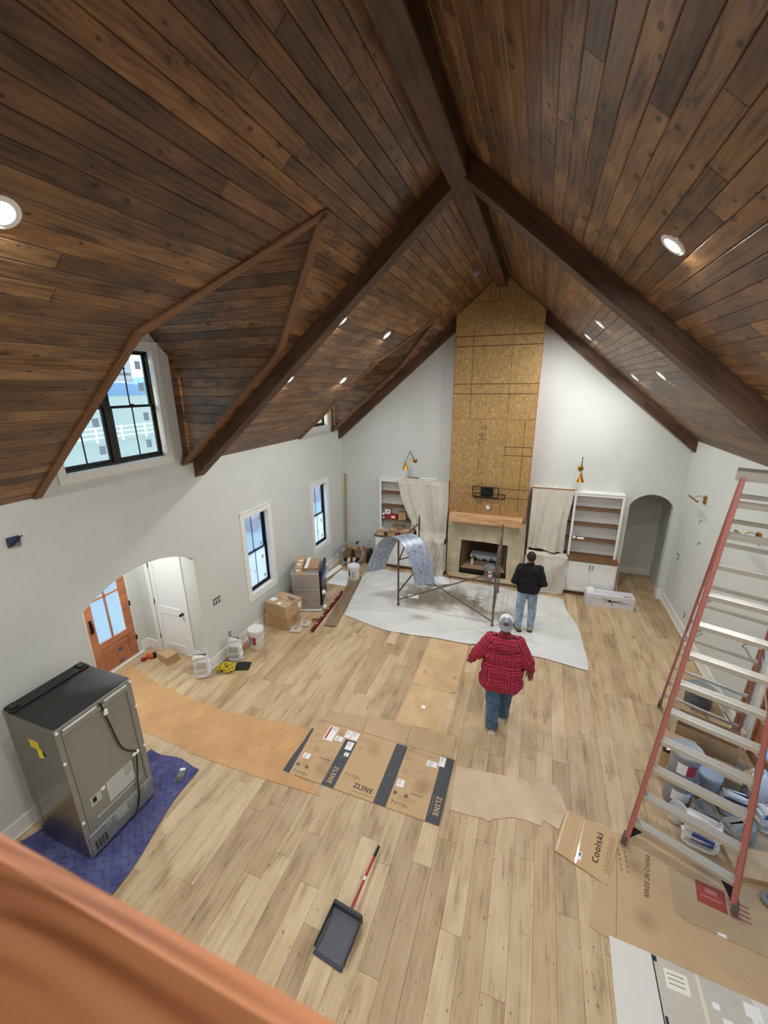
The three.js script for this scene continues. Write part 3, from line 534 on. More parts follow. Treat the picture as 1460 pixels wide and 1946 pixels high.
{ // white closet door
  const d = struct('door_2', 'white two-panel door with a black knob in the lobby'), z1 = 5.368, z0 = 5.33, x0 = -1.25, x1 = -0.56, st = 0.1;
  part(d, 'door_leaf', cbox(x0, x1, 0.012, 2.035, z0, z1 - 0.01, 0.002), M.trim);
  part(d, 'stile', cbox(x0, x0 + st, 0.012, 2.035, z1 - 0.01, z1, 0.002), M.trim); part(d, 'stile', cbox(x1 - st, x1, 0.012, 2.035, z1 - 0.01, z1, 0.002), M.trim);
  for (const [a, b] of [[0.012, 0.22], [0.83, 0.98], [1.9, 2.035]]) part(d, 'rail', cbox(x0 + st, x1 - st, a, b, z1 - 0.01, z1, 0.002), M.trim);
  for (const y of [0.28, 1.0, 1.72]) part(d, 'hinge', cbox(x0 - 0.016, x0 + 0.006, y, y + 0.09, z1 - 0.002, z1 + 0.01, 0.003), M.blackMetal);
  const k = lathe([[0, 0], [0.03, 0], [0.03, 0.006], [0.011, 0.01], [0.011, 0.03], [0.027, 0.038], [0.029, 0.052], [0.02, 0.062], [0, 0.064]], 18); k.rotateX(Math.PI / 2); k.translate(-0.62, 0.9, z1); part(d, 'knob', k, M.blackMetal);
  const j = struct('trim_2', 'white casing around the lobby closet door'); part(j, 'casing', [cbox(-1.345, -1.258, 0, 2.14, 5.37, 5.386, 0.003), cbox(-0.55, -0.465, 0, 2.14, 5.37, 5.386, 0.003), cbox(-1.258, -0.55, 2.05, 2.14, 5.37, 5.386, 0.003)], M.trim);
}
{ // glazed garden doors in the right wall, glass still under blue film
  const d = struct('door_3', 'wood framed garden doors with blue protective film on the glass'), x0 = W + 0.02, x1 = W + 0.07, z0 = RD.z0 + 0.03, z1 = RD.z1 - 0.03, zc = (z0 + z1) / 2, st = 0.11;
  M.blueFilm = phys({ color: 0x9fd4f2, transmission: 1, thickness: 0, roughness: 0.55, ior: 1.4 });
  for (const [a, b] of [[z0, zc - 0.002], [zc + 0.002, z1]]) {
    part(d, 'stile', cbox(x0, x1, 0.015, RD.y1 - 0.03, a, a + st, 0.004), M.fir); part(d, 'stile', cbox(x0, x1, 0.015, RD.y1 - 0.03, b - st, b, 0.004), M.fir);
    part(d, 'rail', cbox(x0, x1, 0.015, 0.24, a + st, b - st, 0.004), M.fir); part(d, 'rail', cbox(x0, x1, RD.y1 - 0.15, RD.y1 - 0.03, a + st, b - st, 0.004), M.fir);
    part(d, 'pane', cbox(x0 + 0.022, x0 + 0.026, 0.24, RD.y1 - 0.15, a + st, b - st, 0.0003), M.blueFilm, 'glass under light blue film');
  }
  const j = struct('trim_3', 'white casing beside the garden doors'); part(j, 'casing', [cbox(W - 0.016, W - 0.001, 0, RD.y1 + 0.1, RD.z0 - 0.1, RD.z0, 0.003), cbox(W - 0.016, W - 0.001, 0, RD.y1 + 0.1, RD.z1, RD.z1 + 0.1, 0.003), cbox(W - 0.016, W - 0.001, RD.y1, RD.y1 + 0.1, RD.z0, RD.z1, 0.003)], M.trim); part(j, 'jamb', [cbox(W - 0.01, W + WT, 0, RD.y1, RD.z0, RD.z0 + 0.028, 0.002), cbox(W - 0.01, W + WT, 0, RD.y1, RD.z1 - 0.028, RD.z1, 0.002), cbox(W, W + WT, RD.y1 - 0.028, RD.y1, RD.z0, RD.z1, 0.002)], M.fir);
}
// ---------- recessed lights ----------
M.lens = new THREE.MeshStandardMaterial({ color: 0xffffff, emissive: 0xfffaf0, emissiveIntensity: 9, roughness: 0.4 });
const LAMP = { power: 720, size: 0.1, drop: 0.4 };
function lampAt(t) { // the fitting's light just below its lens, tipped a little towards straight down
  t.updateMatrixWorld(true); const n = V3(0, -1, 0).transformDirection(t.matrixWorld), d = n.clone().multiplyScalar(1 - LAMP.drop).add(V3(0, -LAMP.drop, 0)).normalize();
  const l = new THREE.RectAreaLight(0xf7fafb, LAMP.power, LAMP.size, LAMP.size), p = V3().setFromMatrixPosition(t.matrixWorld).addScaledVector(n, 0.028);
  l.position.copy(p); l.lookAt(p.clone().add(d)); scene.add(l);
}
function downlight(x, z, label) {
  const side = x > MID, n = V3(side ? -S : S, -1, 0).normalize(), t = thing('recessed_light', label, 'ceiling light', [x + n.x * 0.001, ceilY(x) + n.y * 0.001, z], 0, 'recessed ceiling lights');
  t.quaternion.setFromUnitVectors(V3(0, -1, 0), n);
  part(t, 'trim_ring', lathe([[0.062, -0.004], [0.066, -0.009], [0.085, -0.008], [0.092, -0.003], [0.092, 0]], 28), M.white);
  part(t, 'lens', lathe([[0, -0.006], [0.05, -0.006], [0.063, -0.003]], 24), M.lens);
  lampAt(t);
}
downlight(2.37, 8.574, 'recessed light cut by the frame edge above the larger dormer');
downlight(2.37, 4.65, 'upper recessed light beside the rafter near the larger dormer');
downlight(2.365, 2.84, 'upper recessed light above the smaller dormer');
downlight(1.47, 4.655, 'lower recessed light tucked against the rafter by the larger dormer');
downlight(1.47, 2.81, 'lower recessed light nearest the smaller dormer eave');
downlight(5.705, 6.74, 'large recessed light glowing on the slope above the ladder');
downlight(5.713, 2.955, 'upper recessed light farther from the gable rake beam, arch side');
downlight(5.713, 1.165, 'upper recessed light close to the gable rake beam, arch side');
downlight(6.583, 1.16, 'lower recessed light close to the gable rake beam, arch side');
downlight(6.585, 3.03, 'lower recessed light farther from the gable rake beam, arch side');
downlight(6.58, 6.9, 'lower recessed light beyond the frame edge, straight above the ladder foot'); downlight(5.7, 8.6, 'upper recessed light out of frame above the loft railing'); downlight(1.47, 8.6, 'lower recessed light out of frame beside the larger dormer');
// kitchen ceiling lamps under the loft
for (const [x, y, z, lb] of [[2.2, 3.2, 11.2, 'recessed light under the loft, window wall side'], [5.8, 3.2, 11.2, 'recessed light under the loft, ladder side'], [-0.85, 2.75, 6.3, 'recessed light in the lobby ceiling']]) { const t = thing('recessed_light', lb, 'ceiling light', [x, y, z], 0, 'recessed lights in the low ceilings'); part(t, 'trim_ring', lathe([[0.062, -0.004], [0.066, -0.009], [0.085, -0.008], [0.092, -0.003], [0.092, 0]], 28), M.white); part(t, 'lens', lathe([[0, -0.006], [0.05, -0.006], [0.063, -0.003]], 24), M.lens); lampAt(t); }
// ---------- outside ----------
{
  const g = struct('ground', 'pale dusty lawn outside the windows'); { const q = cbox(-160, -2.8, -0.9, -0.45, -160, 160, 0.001), P = q.attributes.position; for (let i = 0; i < P.count; i++) P.setY(i, P.getY(i) + Math.max(0, -2.8 - P.getX(i)) * 0.026); part(g, 'sloping_lawn', q, mat({ color: 0x8d9180, roughness: 1 })); } part(g, 'lawn', cbox(-2.8, 160, -0.9, -0.45, -160, 160, 0.001), mat({ color: 0x8d9180, roughness: 1 }));
  const f = thing('rail_fence', 'white three-rail fence across the lawn outside', 'fence', [-30, 0.26, 0]);
  for (let z = -60; z < 30; z += 2.4) part(f, 'post', cbox(-0.06, 0.06, 0, 1.35, z, z + 0.12, 0.008), M.white);
  for (const y of [0.35, 0.75, 1.15]) part(f, 'fence_rail', cbox(-0.02, 0.02, y, y + 0.13, -60, 30, 0.004), M.white);
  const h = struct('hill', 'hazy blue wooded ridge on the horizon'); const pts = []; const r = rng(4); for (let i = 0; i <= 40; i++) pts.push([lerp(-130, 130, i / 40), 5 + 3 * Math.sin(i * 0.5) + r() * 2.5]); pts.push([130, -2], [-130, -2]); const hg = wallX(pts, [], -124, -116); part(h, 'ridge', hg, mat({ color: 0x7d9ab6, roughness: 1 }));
}
{ // building materials and a parked truck outside
  const r = rng(88), gy = x => -0.45 + Math.max(0, -2.8 - x) * 0.026;
  const st = (x, z, label, cols) => { const t = thing('lumber_stack', label, 'lumber stack', [x, gy(x) - 0.01, z], 0.1); for (let j = 0; j < 5; j++) for (let i = 0; i < 4; i++) part(t, 'board', cbox(-0.5 + i * 0.25, -0.265 + i * 0.25, 0.02 + j * 0.1, 0.11 + j * 0.1, -0.9 + rnd(-0.06, 0.06, r), 0.9 + rnd(-0.06, 0.06, r), 0.006), cols[(i + j) % 2]); };
  const br = [mat({ color: 0x7a4a3c, roughness: 0.9 }), mat({ color: 0x8c5848, roughness: 0.9 })];
  st(-5.1, -2.4, 'reddish lumber stack seen through the window above the cardboard boxes', br); st(-4.9, -6.9, 'reddish lumber stack seen through the window near the fireplace corner', br);
  const t = thing('pickup_truck', 'white pickup truck parked outside the entrance door', 'truck', [-7.2, gy(-7.2) - 0.005, 2.2], 0.35), wm = phys({ color: 0xe8e8ea, roughness: 0.25, clearcoat: 0.6 });
  const ext = (pts, w, x0) => { const g = new THREE.ExtrudeGeometry(shapeOf(pts), { depth: w, bevelEnabled: true, bevelSize: 0.03, bevelThickness: 0.03, bevelSegments: 2 }); g.rotateY(-Math.PI / 2); g.translate(w / 2, 0, 0); return std(g); };
  part(t, 'body', ext([[-2.7, 0.5], [-2.2, 0.5], [-2.1, 0.85], [-1.6, 0.95], [-1.15, 0.85], [-1.05, 0.45], [0.95, 0.45], [1.05, 0.85], [1.5, 0.95], [2.0, 0.85], [2.1, 0.5], [2.7, 0.5], [2.75, 1.05], [2.3, 1.15], [1.2, 1.2], [-2.7, 1.25]], 1.8), wm);
  part(t, 'cab', ext([[-0.9, 1.2], [1.2, 1.2], [0.6, 1.8], [-0.75, 1.82]], 1.6), wm); part(t, 'side_window', [ext([[-0.75, 1.28], [0.1, 1.28], [0.1, 1.7], [-0.68, 1.72]], 1.64), ext([[0.18, 1.28], [0.98, 1.28], [0.55, 1.7], [0.18, 1.7]], 1.64)], M.blackMetal);
  for (const z of [-1.6, 1.5]) for (const s of [-1, 1]) { const w = part(t, 'wheel', rod([s * 0.72, 0.4, z], [s * 0.95, 0.4, z], 0.4, 0.4, 24), M.rubber); part(w, 'hub', rod([s * 0.95, 0.4, z], [s * 0.965, 0.4, z], 0.22, 0.2, 18), M.alu); }
  for (const s of [-1, 1]) part(t, 'headlight', cbox(s * 0.72 - 0.14, s * 0.72 + 0.14, 0.82, 1.0, 2.74, 2.8, 0.02), M.white); part(t, 'grille', cbox(-0.5, 0.5, 0.62, 0.98, 2.74, 2.79, 0.01), M.blackMetal);
}
// ---------- chimney breast, fireplace, mantel ----------
const CF = 0.36; // front of the chimney breast
{
  const ch = thing('fireplace', 'tall chimney breast faced with strand board above a plastered fireplace', 'fireplace');
  const fx0 = 3.42, fx1 = 4.585, fy0 = 0.09, fy1 = 1.01, topy = x => ceilY(x) - 0.012;
  // plastered lower part with the firebox opening
  part(ch, 'plaster_surround', wallZ([[3.09, 0], [5.0, 0], [4.955, 1.62], [3.1, 1.62]], [[[fx0, fy0], [fx0 + 0.5, fy0 - 0.015], [fx1 + 0.01, fy0], [fx1 - 0.005, 0.5], [fx1, fy1 - 0.01], [4.0, fy1 + 0.012], [fx0 + 0.03, fy1 + 0.01], [fx0 + 0.005, 0.5]]], 0.01, CF), M.plaster);
  part(ch, 'breast', wallZ([[3.1, 1.62], [4.935, 1.62], [4.935, topy(4.935)], [MID, topy(MID)], [3.1, topy(3.1)]], [], 0.01, CF - 0.014), M.osbEdge);
  // firebox
  const brick = mat({ color: 0x5c4436, roughness: 0.95 });
  part(ch, 'firebox', [cbox(fx0 - 0.02, fx1 + 0.02, 0, fy1 + 0.06, -0.42, -0.36, 0.002), cbox(fx0 - 0.08, fx0 - 0.005, 0, fy1 + 0.06, -0.4, CF - 0.05, 0.002), cbox(fx1 + 0.005, fx1 + 0.08, 0, fy1 + 0.06, -0.4, CF - 0.05, 0.002), cbox(fx0 - 0.05, fx1 + 0.05, fy1 + 0.02, fy1 + 0.08, -0.4, CF - 0.05, 0.002)], brick);
  for (const s of [1, -1]) { const q = s > 0 ? fx0 : fx1; part(ch, 'firebox_panel', bar([q + s * 0.02, 0.55, 0.28], [q + s * 0.2, 0.55, -0.34], 0.02, 0.92), mat({ color: 0x7c5c48, roughness: 0.95 })); }
  part(ch, 'firebox_floor', cbox(fx0, fx1, 0.1, 0.26, -0.36, 0.3, 0.004), mat({ color: 0xb99878, roughness: 0.9 }));
  part(ch, 'black_apron', cbox(fx0 - 0.004, fx1 + 0.004, 0.07, 0.235, 0.3, 0.318, 0.003), M.black);
  const rimm = []; for (let i = 0; i < 26; i++) { const t = i / 25; rimm.push(box(0.028 + 0.014 * Math.sin(i * 5), 0.045, 0.012, fx0 + 0.012, lerp(0.1, 0.97, t), 0.335, 0.003)); rimm.push(box(0.028 + 0.014 * Math.sin(i * 4), 0.045, 0.012, fx1 - 0.012, lerp(0.1, 0.97, t), 0.335, 0.003)); } for (let i = 0; i < 34; i++) rimm.push(box(0.04, 0.03 + 0.012 * Math.sin(i * 3), 0.012, lerp(fx0, fx1, i / 33), fy1 - 0.02, 0.335, 0.003));
  part(ch, 'metal_flange', rimm, M.black);
  // strand board sheets
  const sheet = (pts) => { const g = wallZ(pts, [], CF - 0.013, CF), P = g.attributes.position, u = g.attributes.uv; for (let i = 0; i < P.count; i++) u.setXY(i, (P.getX(i) - OSB.x0) / (OSB.x1 - OSB.x0), (P.getY(i) - OSB.y0) / (OSB.y1 - OSB.y0)); part(ch, numbered('strand_board'), g, M.osb); };
  const g = 0.003, xs = 4.335, r1 = 4.015, r2 = 6.455;
  sheet(rect(3.104, xs - g, 1.6, r1 - g)); sheet(rect(xs + g, 4.932, 1.6, r1 - g));
  sheet([[3.104, r1 + g], [xs - g, r1 + g], [xs - g, r2 - g], [3.11 + (r2 - topy(3.104)) / S, r2 - g], [3.104, topy(3.104)]]); sheet([[xs + g, r1 + g], [4.932, r1 + g], [4.932, topy(4.932)], [W - (r2 - H) / S, Math.min(r2 - g, topy(W - (r2 - H) / S))], [xs + g, r2 - g]]);
  sheet([[3.11 + (r2 - topy(3.104)) / S + 0.01, r2 + g], [xs - g, r2 + g], [xs - g, topy(xs)], [MID, topy(MID)]]); sheet([[xs + g, r2 + g], [W - (r2 - H) / S - 0.02, r2 + g], [xs + g, topy(xs + g)]]);
  part(ch, 'edge_strip', [cbox(3.092, 3.104, 1.62, topy(3.1) - 0.01, CF - 0.03, CF + 0.001, 0.001), cbox(4.932, 4.944, 1.62, topy(4.944) - 0.01, CF - 0.03, CF + 0.001, 0.001)], M.osbEdge, 'reddish sheathing edge');
  const mt = bar([3.165, 1.65, CF + 0.13], [4.865, 1.65, CF + 0.13], 0.26, 0.19, [0, 1, 0], 0.008); part(ch, 'mantel', mt, M.pine);
  // rough board hearth at the foot
  part(ch, 'hearth_board', [cbox(3.17, 4.98, 0.07, 0.11, CF, CF + 0.2, 0.006)], mat({ map: T.floor, roughness: 0.7 })); part(ch, 'hearth_block', [cbox(3.2, 4.95, 0.002, 0.07, CF + 0.002, CF + 0.14, 0.004)], mat({ color: 0xa09484, roughness: 0.95 }));
  // blue painter's tape line by the drape
  part(ch, 'tape_strip', cbox(4.945, 4.951, 1.2, 2.0, CF - 0.03, CF - 0.005, 0.0005), mat({ color: 0x3a4f9c, roughness: 0.7 }));
}
{ // television bracket
  const t = thing('television_mount', 'black steel wall bracket on the strand board above the mantel', 'bracket', [0, 0, 0]);
  const z = CF + 0.06, f = (x0, x1, y0, y1, zz, n) => part(t, n, [cbox(x0, x1, y1 - 0.022, y1, zz, zz + 0.012, 0.002), cbox(x0, x1, y0, y0 + 0.022, zz, zz + 0.012, 0.002), cbox(x0, x0 + 0.022, y0, y1, zz, zz + 0.012, 0.002), cbox(x1 - 0.022, x1, y0, y1, zz, zz + 0.012, 0.002)], M.black);
  f(3.66, 4.28, 2.18, 2.45, z, 'wide_frame'); f(3.72, 4.43, 2.17, 2.30, z + 0.03, 'front_frame');
  part(t, 'wall_plate', cbox(3.85, 4.15, 2.2, 2.42, CF + 0.002, CF + 0.014, 0.003), M.black);
  part(t, 'arm', [bar([3.9, 2.31, CF + 0.045], [4.12, 2.31, z], 0.03, 0.09), bar([4.1, 2.31, CF + 0.045], [3.9, 2.33, z], 0.03, 0.06)], M.black); part(t, 'pivot', rod([4.0, 2.2, CF + 0.035], [4.0, 2.42, CF + 0.035], 0.022), M.blackMetal);
  const o = thing('outlet_box', 'square metal outlet box on the strand board under the bracket', 'outlet box', [4.045, 1.93, CF]); const g = cbox(-0.055, 0.055, -0.055, 0.055, 0.001, 0.02, 0.004); g.rotateZ(0.35); part(o, 'box', g, M.alu); const g2 = cbox(-0.03, 0.03, -0.045, 0.045, 0.02, 0.024, 0.002); g2.rotateZ(0.35); part(o, 'cover', g2, M.white);
}
// ---------- built-in bookcases over base cabinets ----------
const BK = { z: 0.27, y0: 0.92, y1: 2.42 };
const cabM = M.trim;
function builtin(x0, x1, xm, labelB, labelC, counterLabel, doors) {
  const b = thing('bookcase', labelB, 'bookcase'), s = 0.04;
  part(b, 'back_panel', cbox(x0 + 0.01, x1 - 0.01, BK.y0, BK.y1 - 0.01, 0.003, 0.015, 0.001), cabM);
  const bd = []; for (let y = BK.y0 + 0.1; y < BK.y1 - 0.08; y += 0.14) bd.push(cbox(x0 + 0.03, x1 - 0.03, y, y + 0.134, 0.015, 0.02, 0.003)); bd.forEach((g) => part(b, numbered('back_slat'), g, cabM));
  part(b, 'side', cbox(x0, x0 + 0.02, BK.y0, BK.y1, 0.003, BK.z - 0.02, 0.002), cabM); part(b, 'side', cbox(x1 - 0.02, x1, BK.y0, BK.y1, 0.003, BK.z - 0.02, 0.002), cabM);
  part(b, 'divider', cbox(xm - 0.012, xm + 0.012, BK.y0, BK.y1 - 0.02, 0.02, BK.z - 0.02, 0.002), cabM);
  for (const x of [x0, xm - s / 2 - 0.005, x1 - s - 0.01]) part(b, 'stile', cbox(x, x + s + 0.01, BK.y0, BK.y1 - 0.06, BK.z - 0.02, BK.z, 0.002), cabM);
  part(b, 'top_rail', cbox(x0, x1, BK.y1 - 0.06, BK.y1, BK.z - 0.02, BK.z, 0.002), cabM); part(b, 'top', cbox(x0 - 0.01, x1, BK.y1, BK.y1 + 0.02, 0.003, BK.z + 0.012, 0.003), cabM);
  for (const y of [1.32, 1.69, 2.06]) for (const [a, c] of [[x0 + 0.022, xm - 0.014], [xm + 0.014, x1 - 0.022]]) part(b, 'shelf', cbox(a, c, y - 0.035, y, 0.022, BK.z - 0.03, 0.003), M.shelf);
  const c = thing('base_cabinet', labelC, 'cabinet'), zf = 0.46;
  part(c, 'body', cbox(x0 < 3 ? x0 - 0.06 : x0 - 0.01, x0 < 3 ? x1 + 0.02 : x1 + 0.03, 0.1, 0.875, 0.003, zf, 0.002), cabM); part(c, 'toe_kick', cbox(x0 < 3 ? x0 - 0.04 : x0, x1 + 0.01, 0.001, 0.1, 0.01, zf - 0.06, 0.002), M.shelf);
  for (const [a, e, hs] of doors) {
    const d = part(c, 'cabinet_door', cbox(a, e, 0.13, 0.85, zf, zf + 0.012, 0.002), cabM), f = 0.06;
    part(d, 'door_frame', [cbox(a, a + f, 0.13, 0.85, zf + 0.012, zf + 0.02, 0.002), cbox(e - f, e, 0.13, 0.85, zf + 0.012, zf + 0.02, 0.002), cbox(a + f, e - f, 0.13, 0.13 + f, zf + 0.012, zf + 0.02, 0.002), cbox(a + f, e - f, 0.85 - f, 0.85, zf + 0.012, zf + 0.02, 0.002)], cabM);
    if (hs) part(d, 'pull', [rod([hs, 0.68, zf + 0.045], [hs, 0.81, zf + 0.045], 0.006), rod([hs, 0.7, zf + 0.02], [hs, 0.7, zf + 0.045], 0.005), rod([hs, 0.79, zf + 0.02], [hs, 0.79, zf + 0.045], 0.005)], M.blackMetal);
  }
  single('countertop', counterLabel, 'countertop', (() => { const g = cbox(x0 < 3 ? x0 - 0.09 : x0 - 0.012, x0 < 3 ? x1 + 0.03 : x1 + 0.04, 0.877, 0.918, 0.004, 0.5, 0.006); return g; })(), M.shelf);
}
builtin(1.2, 3.04, 2.12, 'white built-in bookcase half covered by the long drape', 'white base cabinet behind the bent metal sheet', 'wood counter carrying opened cartons', [[1.18, 1.64, 0], [1.645, 2.1, 0], [2.12, 2.58, 0], [2.585, 3.02, 0]]);
builtin(5.02, 6.94, 5.95, 'white built-in bookcase beside the arched doorway', 'white base cabinet with two black pulls near the archway', 'wood counter under the empty bookcase shelves', [[5.0, 5.42, 0], [5.425, 5.9, 0], [5.97, 6.435, 6.405], [6.44, 6.93, 6.47]]);
{ // small papers on the shelf
  single('paper_stack', 'crumpled white paper on the lower shelf of the open bookcase', 'paper', [cbox(6.0, 6.07, 1.321, 1.36, 0.14, 0.22, 0.01), cbox(6.1, 6.25, 1.321, 1.34, 0.12, 0.225, 0.004)], M.paper);
  const t = thing('trim_board', 'pale timber board leaning at the end of the base cabinet', 'board'); part(t, 'board', bar([7.04, 0.002, 0.42], [6.995, 0.98, 0.3], 0.03, 0.07, [0, 0, 1], 0.003), M.pine);
}
// ---------- canvas drop cloths ----------
{
  const r = rng(17), f = [[5, 0.4, 0.02], [9, 1.7, 0.016], [17, 0.3, 0.006], [29, 2.1, 0.003]];
  const left = y => { // left edge of the hanging drape as height falls
    const t = clamp((2.42 - y) / 2.4); return y > 2.2 ? lerp(1.74, 1.79, (2.42 - y) / 0.22) : y > 0.65 ? lerp(1.79, 2.55, Math.pow((2.2 - y) / 1.55, 1.35)) : 2.55; };
  const g = gridSheet(90, 70, (u, v) => {
    const y = lerp(2.45, 0.05, v), xl = left(y), x = lerp(xl, 3.06 + 0.015 * Math.sin(v * 9), u); let z = 0.315; const cab = smooth(1.12, 0.96, y);
    z += cab * 0.25; for (const [k, ph, a] of f) z += 1.7 * a * Math.sin(u * k * 1.9 + ph + v * 1.3 * Math.sin(k)) * (0.5 + v * 0.9);
    z += (1 - u) * 0.03 * smooth(0, 0.3, v); if (v < 0.03) z -= 0.06 * (1 - v / 0.03); z += cab * 0.02 * Math.sin(u * 31 + v * 40) + (v > 0.93 ? (v - 0.93) * 1.2 : 0);
    return [x, y, Math.max(z, 0.296 + cab * 0.235)];
  }, 0.003);
  single('drop_cloth', 'long canvas drop cloth swept aside over the carton-filled bookcase', 'drop cloth', suv(g, 1.4, 2.4), M.cloth);
  const g2 = gridSheet(70, 60, (u, v) => {
    const y = lerp(2.47, 1.02, v), x = lerp(5.03, 5.9 - 0.07 * smooth(0, 0.6, v), u); let z = 0.31; for (const [k, ph, a] of f) z += a * 2.3 * Math.sin(u * k * 1.5 + ph * 2 + v * 0.9 + v * v * 2 * (1 - u)) * (0.4 + v * 0.8);
    z += 0.03 * v; const dip = 0.1 * Math.sin(u * 2.6) * smooth(0.8, 1, v); return [x, y - dip * 0.3 + (u > 0.85 ? (u - 0.85) * -0.35 * smooth(0.9, 1, v) : 0), Math.max(z, 0.288)];
  }, 0.003);
  single('drop_cloth', 'canvas drop cloth hanging over the bookcase behind the man in black', 'drop cloth', suv(g2, 0.9, 1.5), M.cloth);
  const g3 = gridSheet(60, 60, (u, v) => { // over the counter and down to the floor
    const x = lerp(5.02, 5.9 + 0.03 * Math.sin(v * 12), u); let y, z; const s = v * 1.5;
    if (s < 0.22) { y = 0.945; z = 0.33 + s; } else if (s < 0.27) { y = 0.945 - (s - 0.22) * 0.5; z = 0.55; } else { y = Math.max(0.012, 0.92 - (s - 0.27) * 0.95); z = 0.55; if (y <= 0.04) z += (s - 1.2) * 0.1; }
    const k = smooth(0.22, 0.5, s); z += k * (0.03 * Math.sin(u * 9 + 1 + v * 3) + 0.02 * Math.sin(u * 19 - v * 7) + 0.02 * Math.sin(v * 11 + u * 5) + 0.02) * (1 - 0.6 * smooth(0.3, 0.05, y)); y += (1 - k) * 0.008 * Math.sin(u * 15 + v * 20);
    return [x, Math.max(y, 0.012), Math.max(z, s < 0.22 ? 0 : 0.525)];
  }, 0.003);
  single('drop_cloth', 'canvas drop cloth over the counter reaching the floor by the man in black', 'drop cloth', suv(g3, 0.9, 1.5), M.cloth);
  // rolled tops held down with a batten
  const b = thing('rolled_cloth', 'bunched canvas with a wooden batten on top of the open bookcase', 'drop cloth', [0, BK.y1 + 0.02, 0]);
  const q = gridSheet(40, 14, (u, v) => { const x = lerp(5.02, 5.98, u), a = v * Math.PI, h = 0.03 + 0.035 * Math.abs(Math.sin(u * 7 + 1)) + 0.01 * Math.sin(u * 29); return [x, 0.002 + h * Math.sin(a), lerp(0.26, 0.06, v) + 0.012 * Math.sin(u * 17)]; }, 0.002); part(b, 'bunched_canvas', q, M.cloth); part(b, 'batten', cbox(5.0, 5.92, 0.03, 0.055, 0.265, 0.29, 0.003), M.pineOld);
  const b2 = thing('rolled_cloth', 'thin roll of canvas and offcuts on top of the covered bookcase', 'drop cloth', [0, BK.y1 + 0.02, 0]); part(b2, 'bunched_canvas', gridSheet(30, 10, (u, v) => { const h = 0.02 + 0.02 * Math.abs(Math.sin(u * 9)); return [lerp(1.82, 3.05, u), 0.002 + h * Math.sin(v * Math.PI), lerp(0.27, 0.1, v)]; }, 0.002), M.cloth); part(b2, 'stick', [rod([2.3, 0.055, 0.2], [2.72, 0.05, 0.16], 0.014)], M.paper); part(b2, 'stick', [cbox(1.95, 2.25, 0.03, 0.055, 0.14, 0.2, 0.003)], M.pineOld);
}
// ---------- cartons and stuff in the covered bookcase ----------
function carton(name, label, w, h, d, pos, turn, mt, { flaps = [1, 1, 1, 1], open = true, group, tilt = 0, tape } = {}) {
  const t = thing(name, label, 'box', pos, turn, group), th = 0.005; if (tilt) t.rotation.z = tilt;
  part(t, 'side', cbox(-w / 2, w / 2, 0, h, d / 2 - th, d / 2, 0.001), mt); part(t, 'side', cbox(-w / 2, w / 2, 0, h, -d / 2, -d / 2 + th, 0.001), mt); part(t, 'side', cbox(-w / 2, -w / 2 + th, 0, h, -d / 2 + th, d / 2 - th, 0.001), mt); part(t, 'side', cbox(w / 2 - th, w / 2, 0, h, -d / 2 + th, d / 2 - th, 0.001), mt);
  part(t, 'bottom', cbox(-w / 2 + th, w / 2 - th, 0, th, -d / 2 + th, d / 2 - th, 0.001), mt);
  if (open) {
    const fl = Math.min(w, d) * 0.4, F = (i) => { const a = [2.3, 2.0, 2.5, 1.9][i] * (flaps[i] || 0); if (!flaps[i]) return; let g;
      if (i < 2) { g = cbox(-w / 2 + 0.004, w / 2 - 0.004, 0, fl, -th / 2, th / 2, 0.001); g.rotateX((i ? -1 : 1) * (a - 1.1)); g.translate(0, h, (i ? -1 : 1) * d / 2); } else { g = cbox(-th / 2, th / 2, 0, fl, -d / 2 + 0.004, d / 2 - 0.004, 0.001); g.rotateZ((i === 2 ? 1 : -1) * (a - 1.1)); g.translate((i === 2 ? -1 : 1) * w / 2, h, 0); } part(t, 'flap', g, mt); }; for (let i = 0; i < 4; i++) F(i);
  } else { part(t, 'lid', cbox(-w / 2, w / 2, h - th, h, -d / 2, d / 2, 0.002), mt); if (tape) part(t, 'tape', cbox(-w / 2 - 0.001, w / 2 + 0.001, h - 0.06, h + 0.0006, -0.025, 0.025, 0.0003), tape); }
  return t;
}
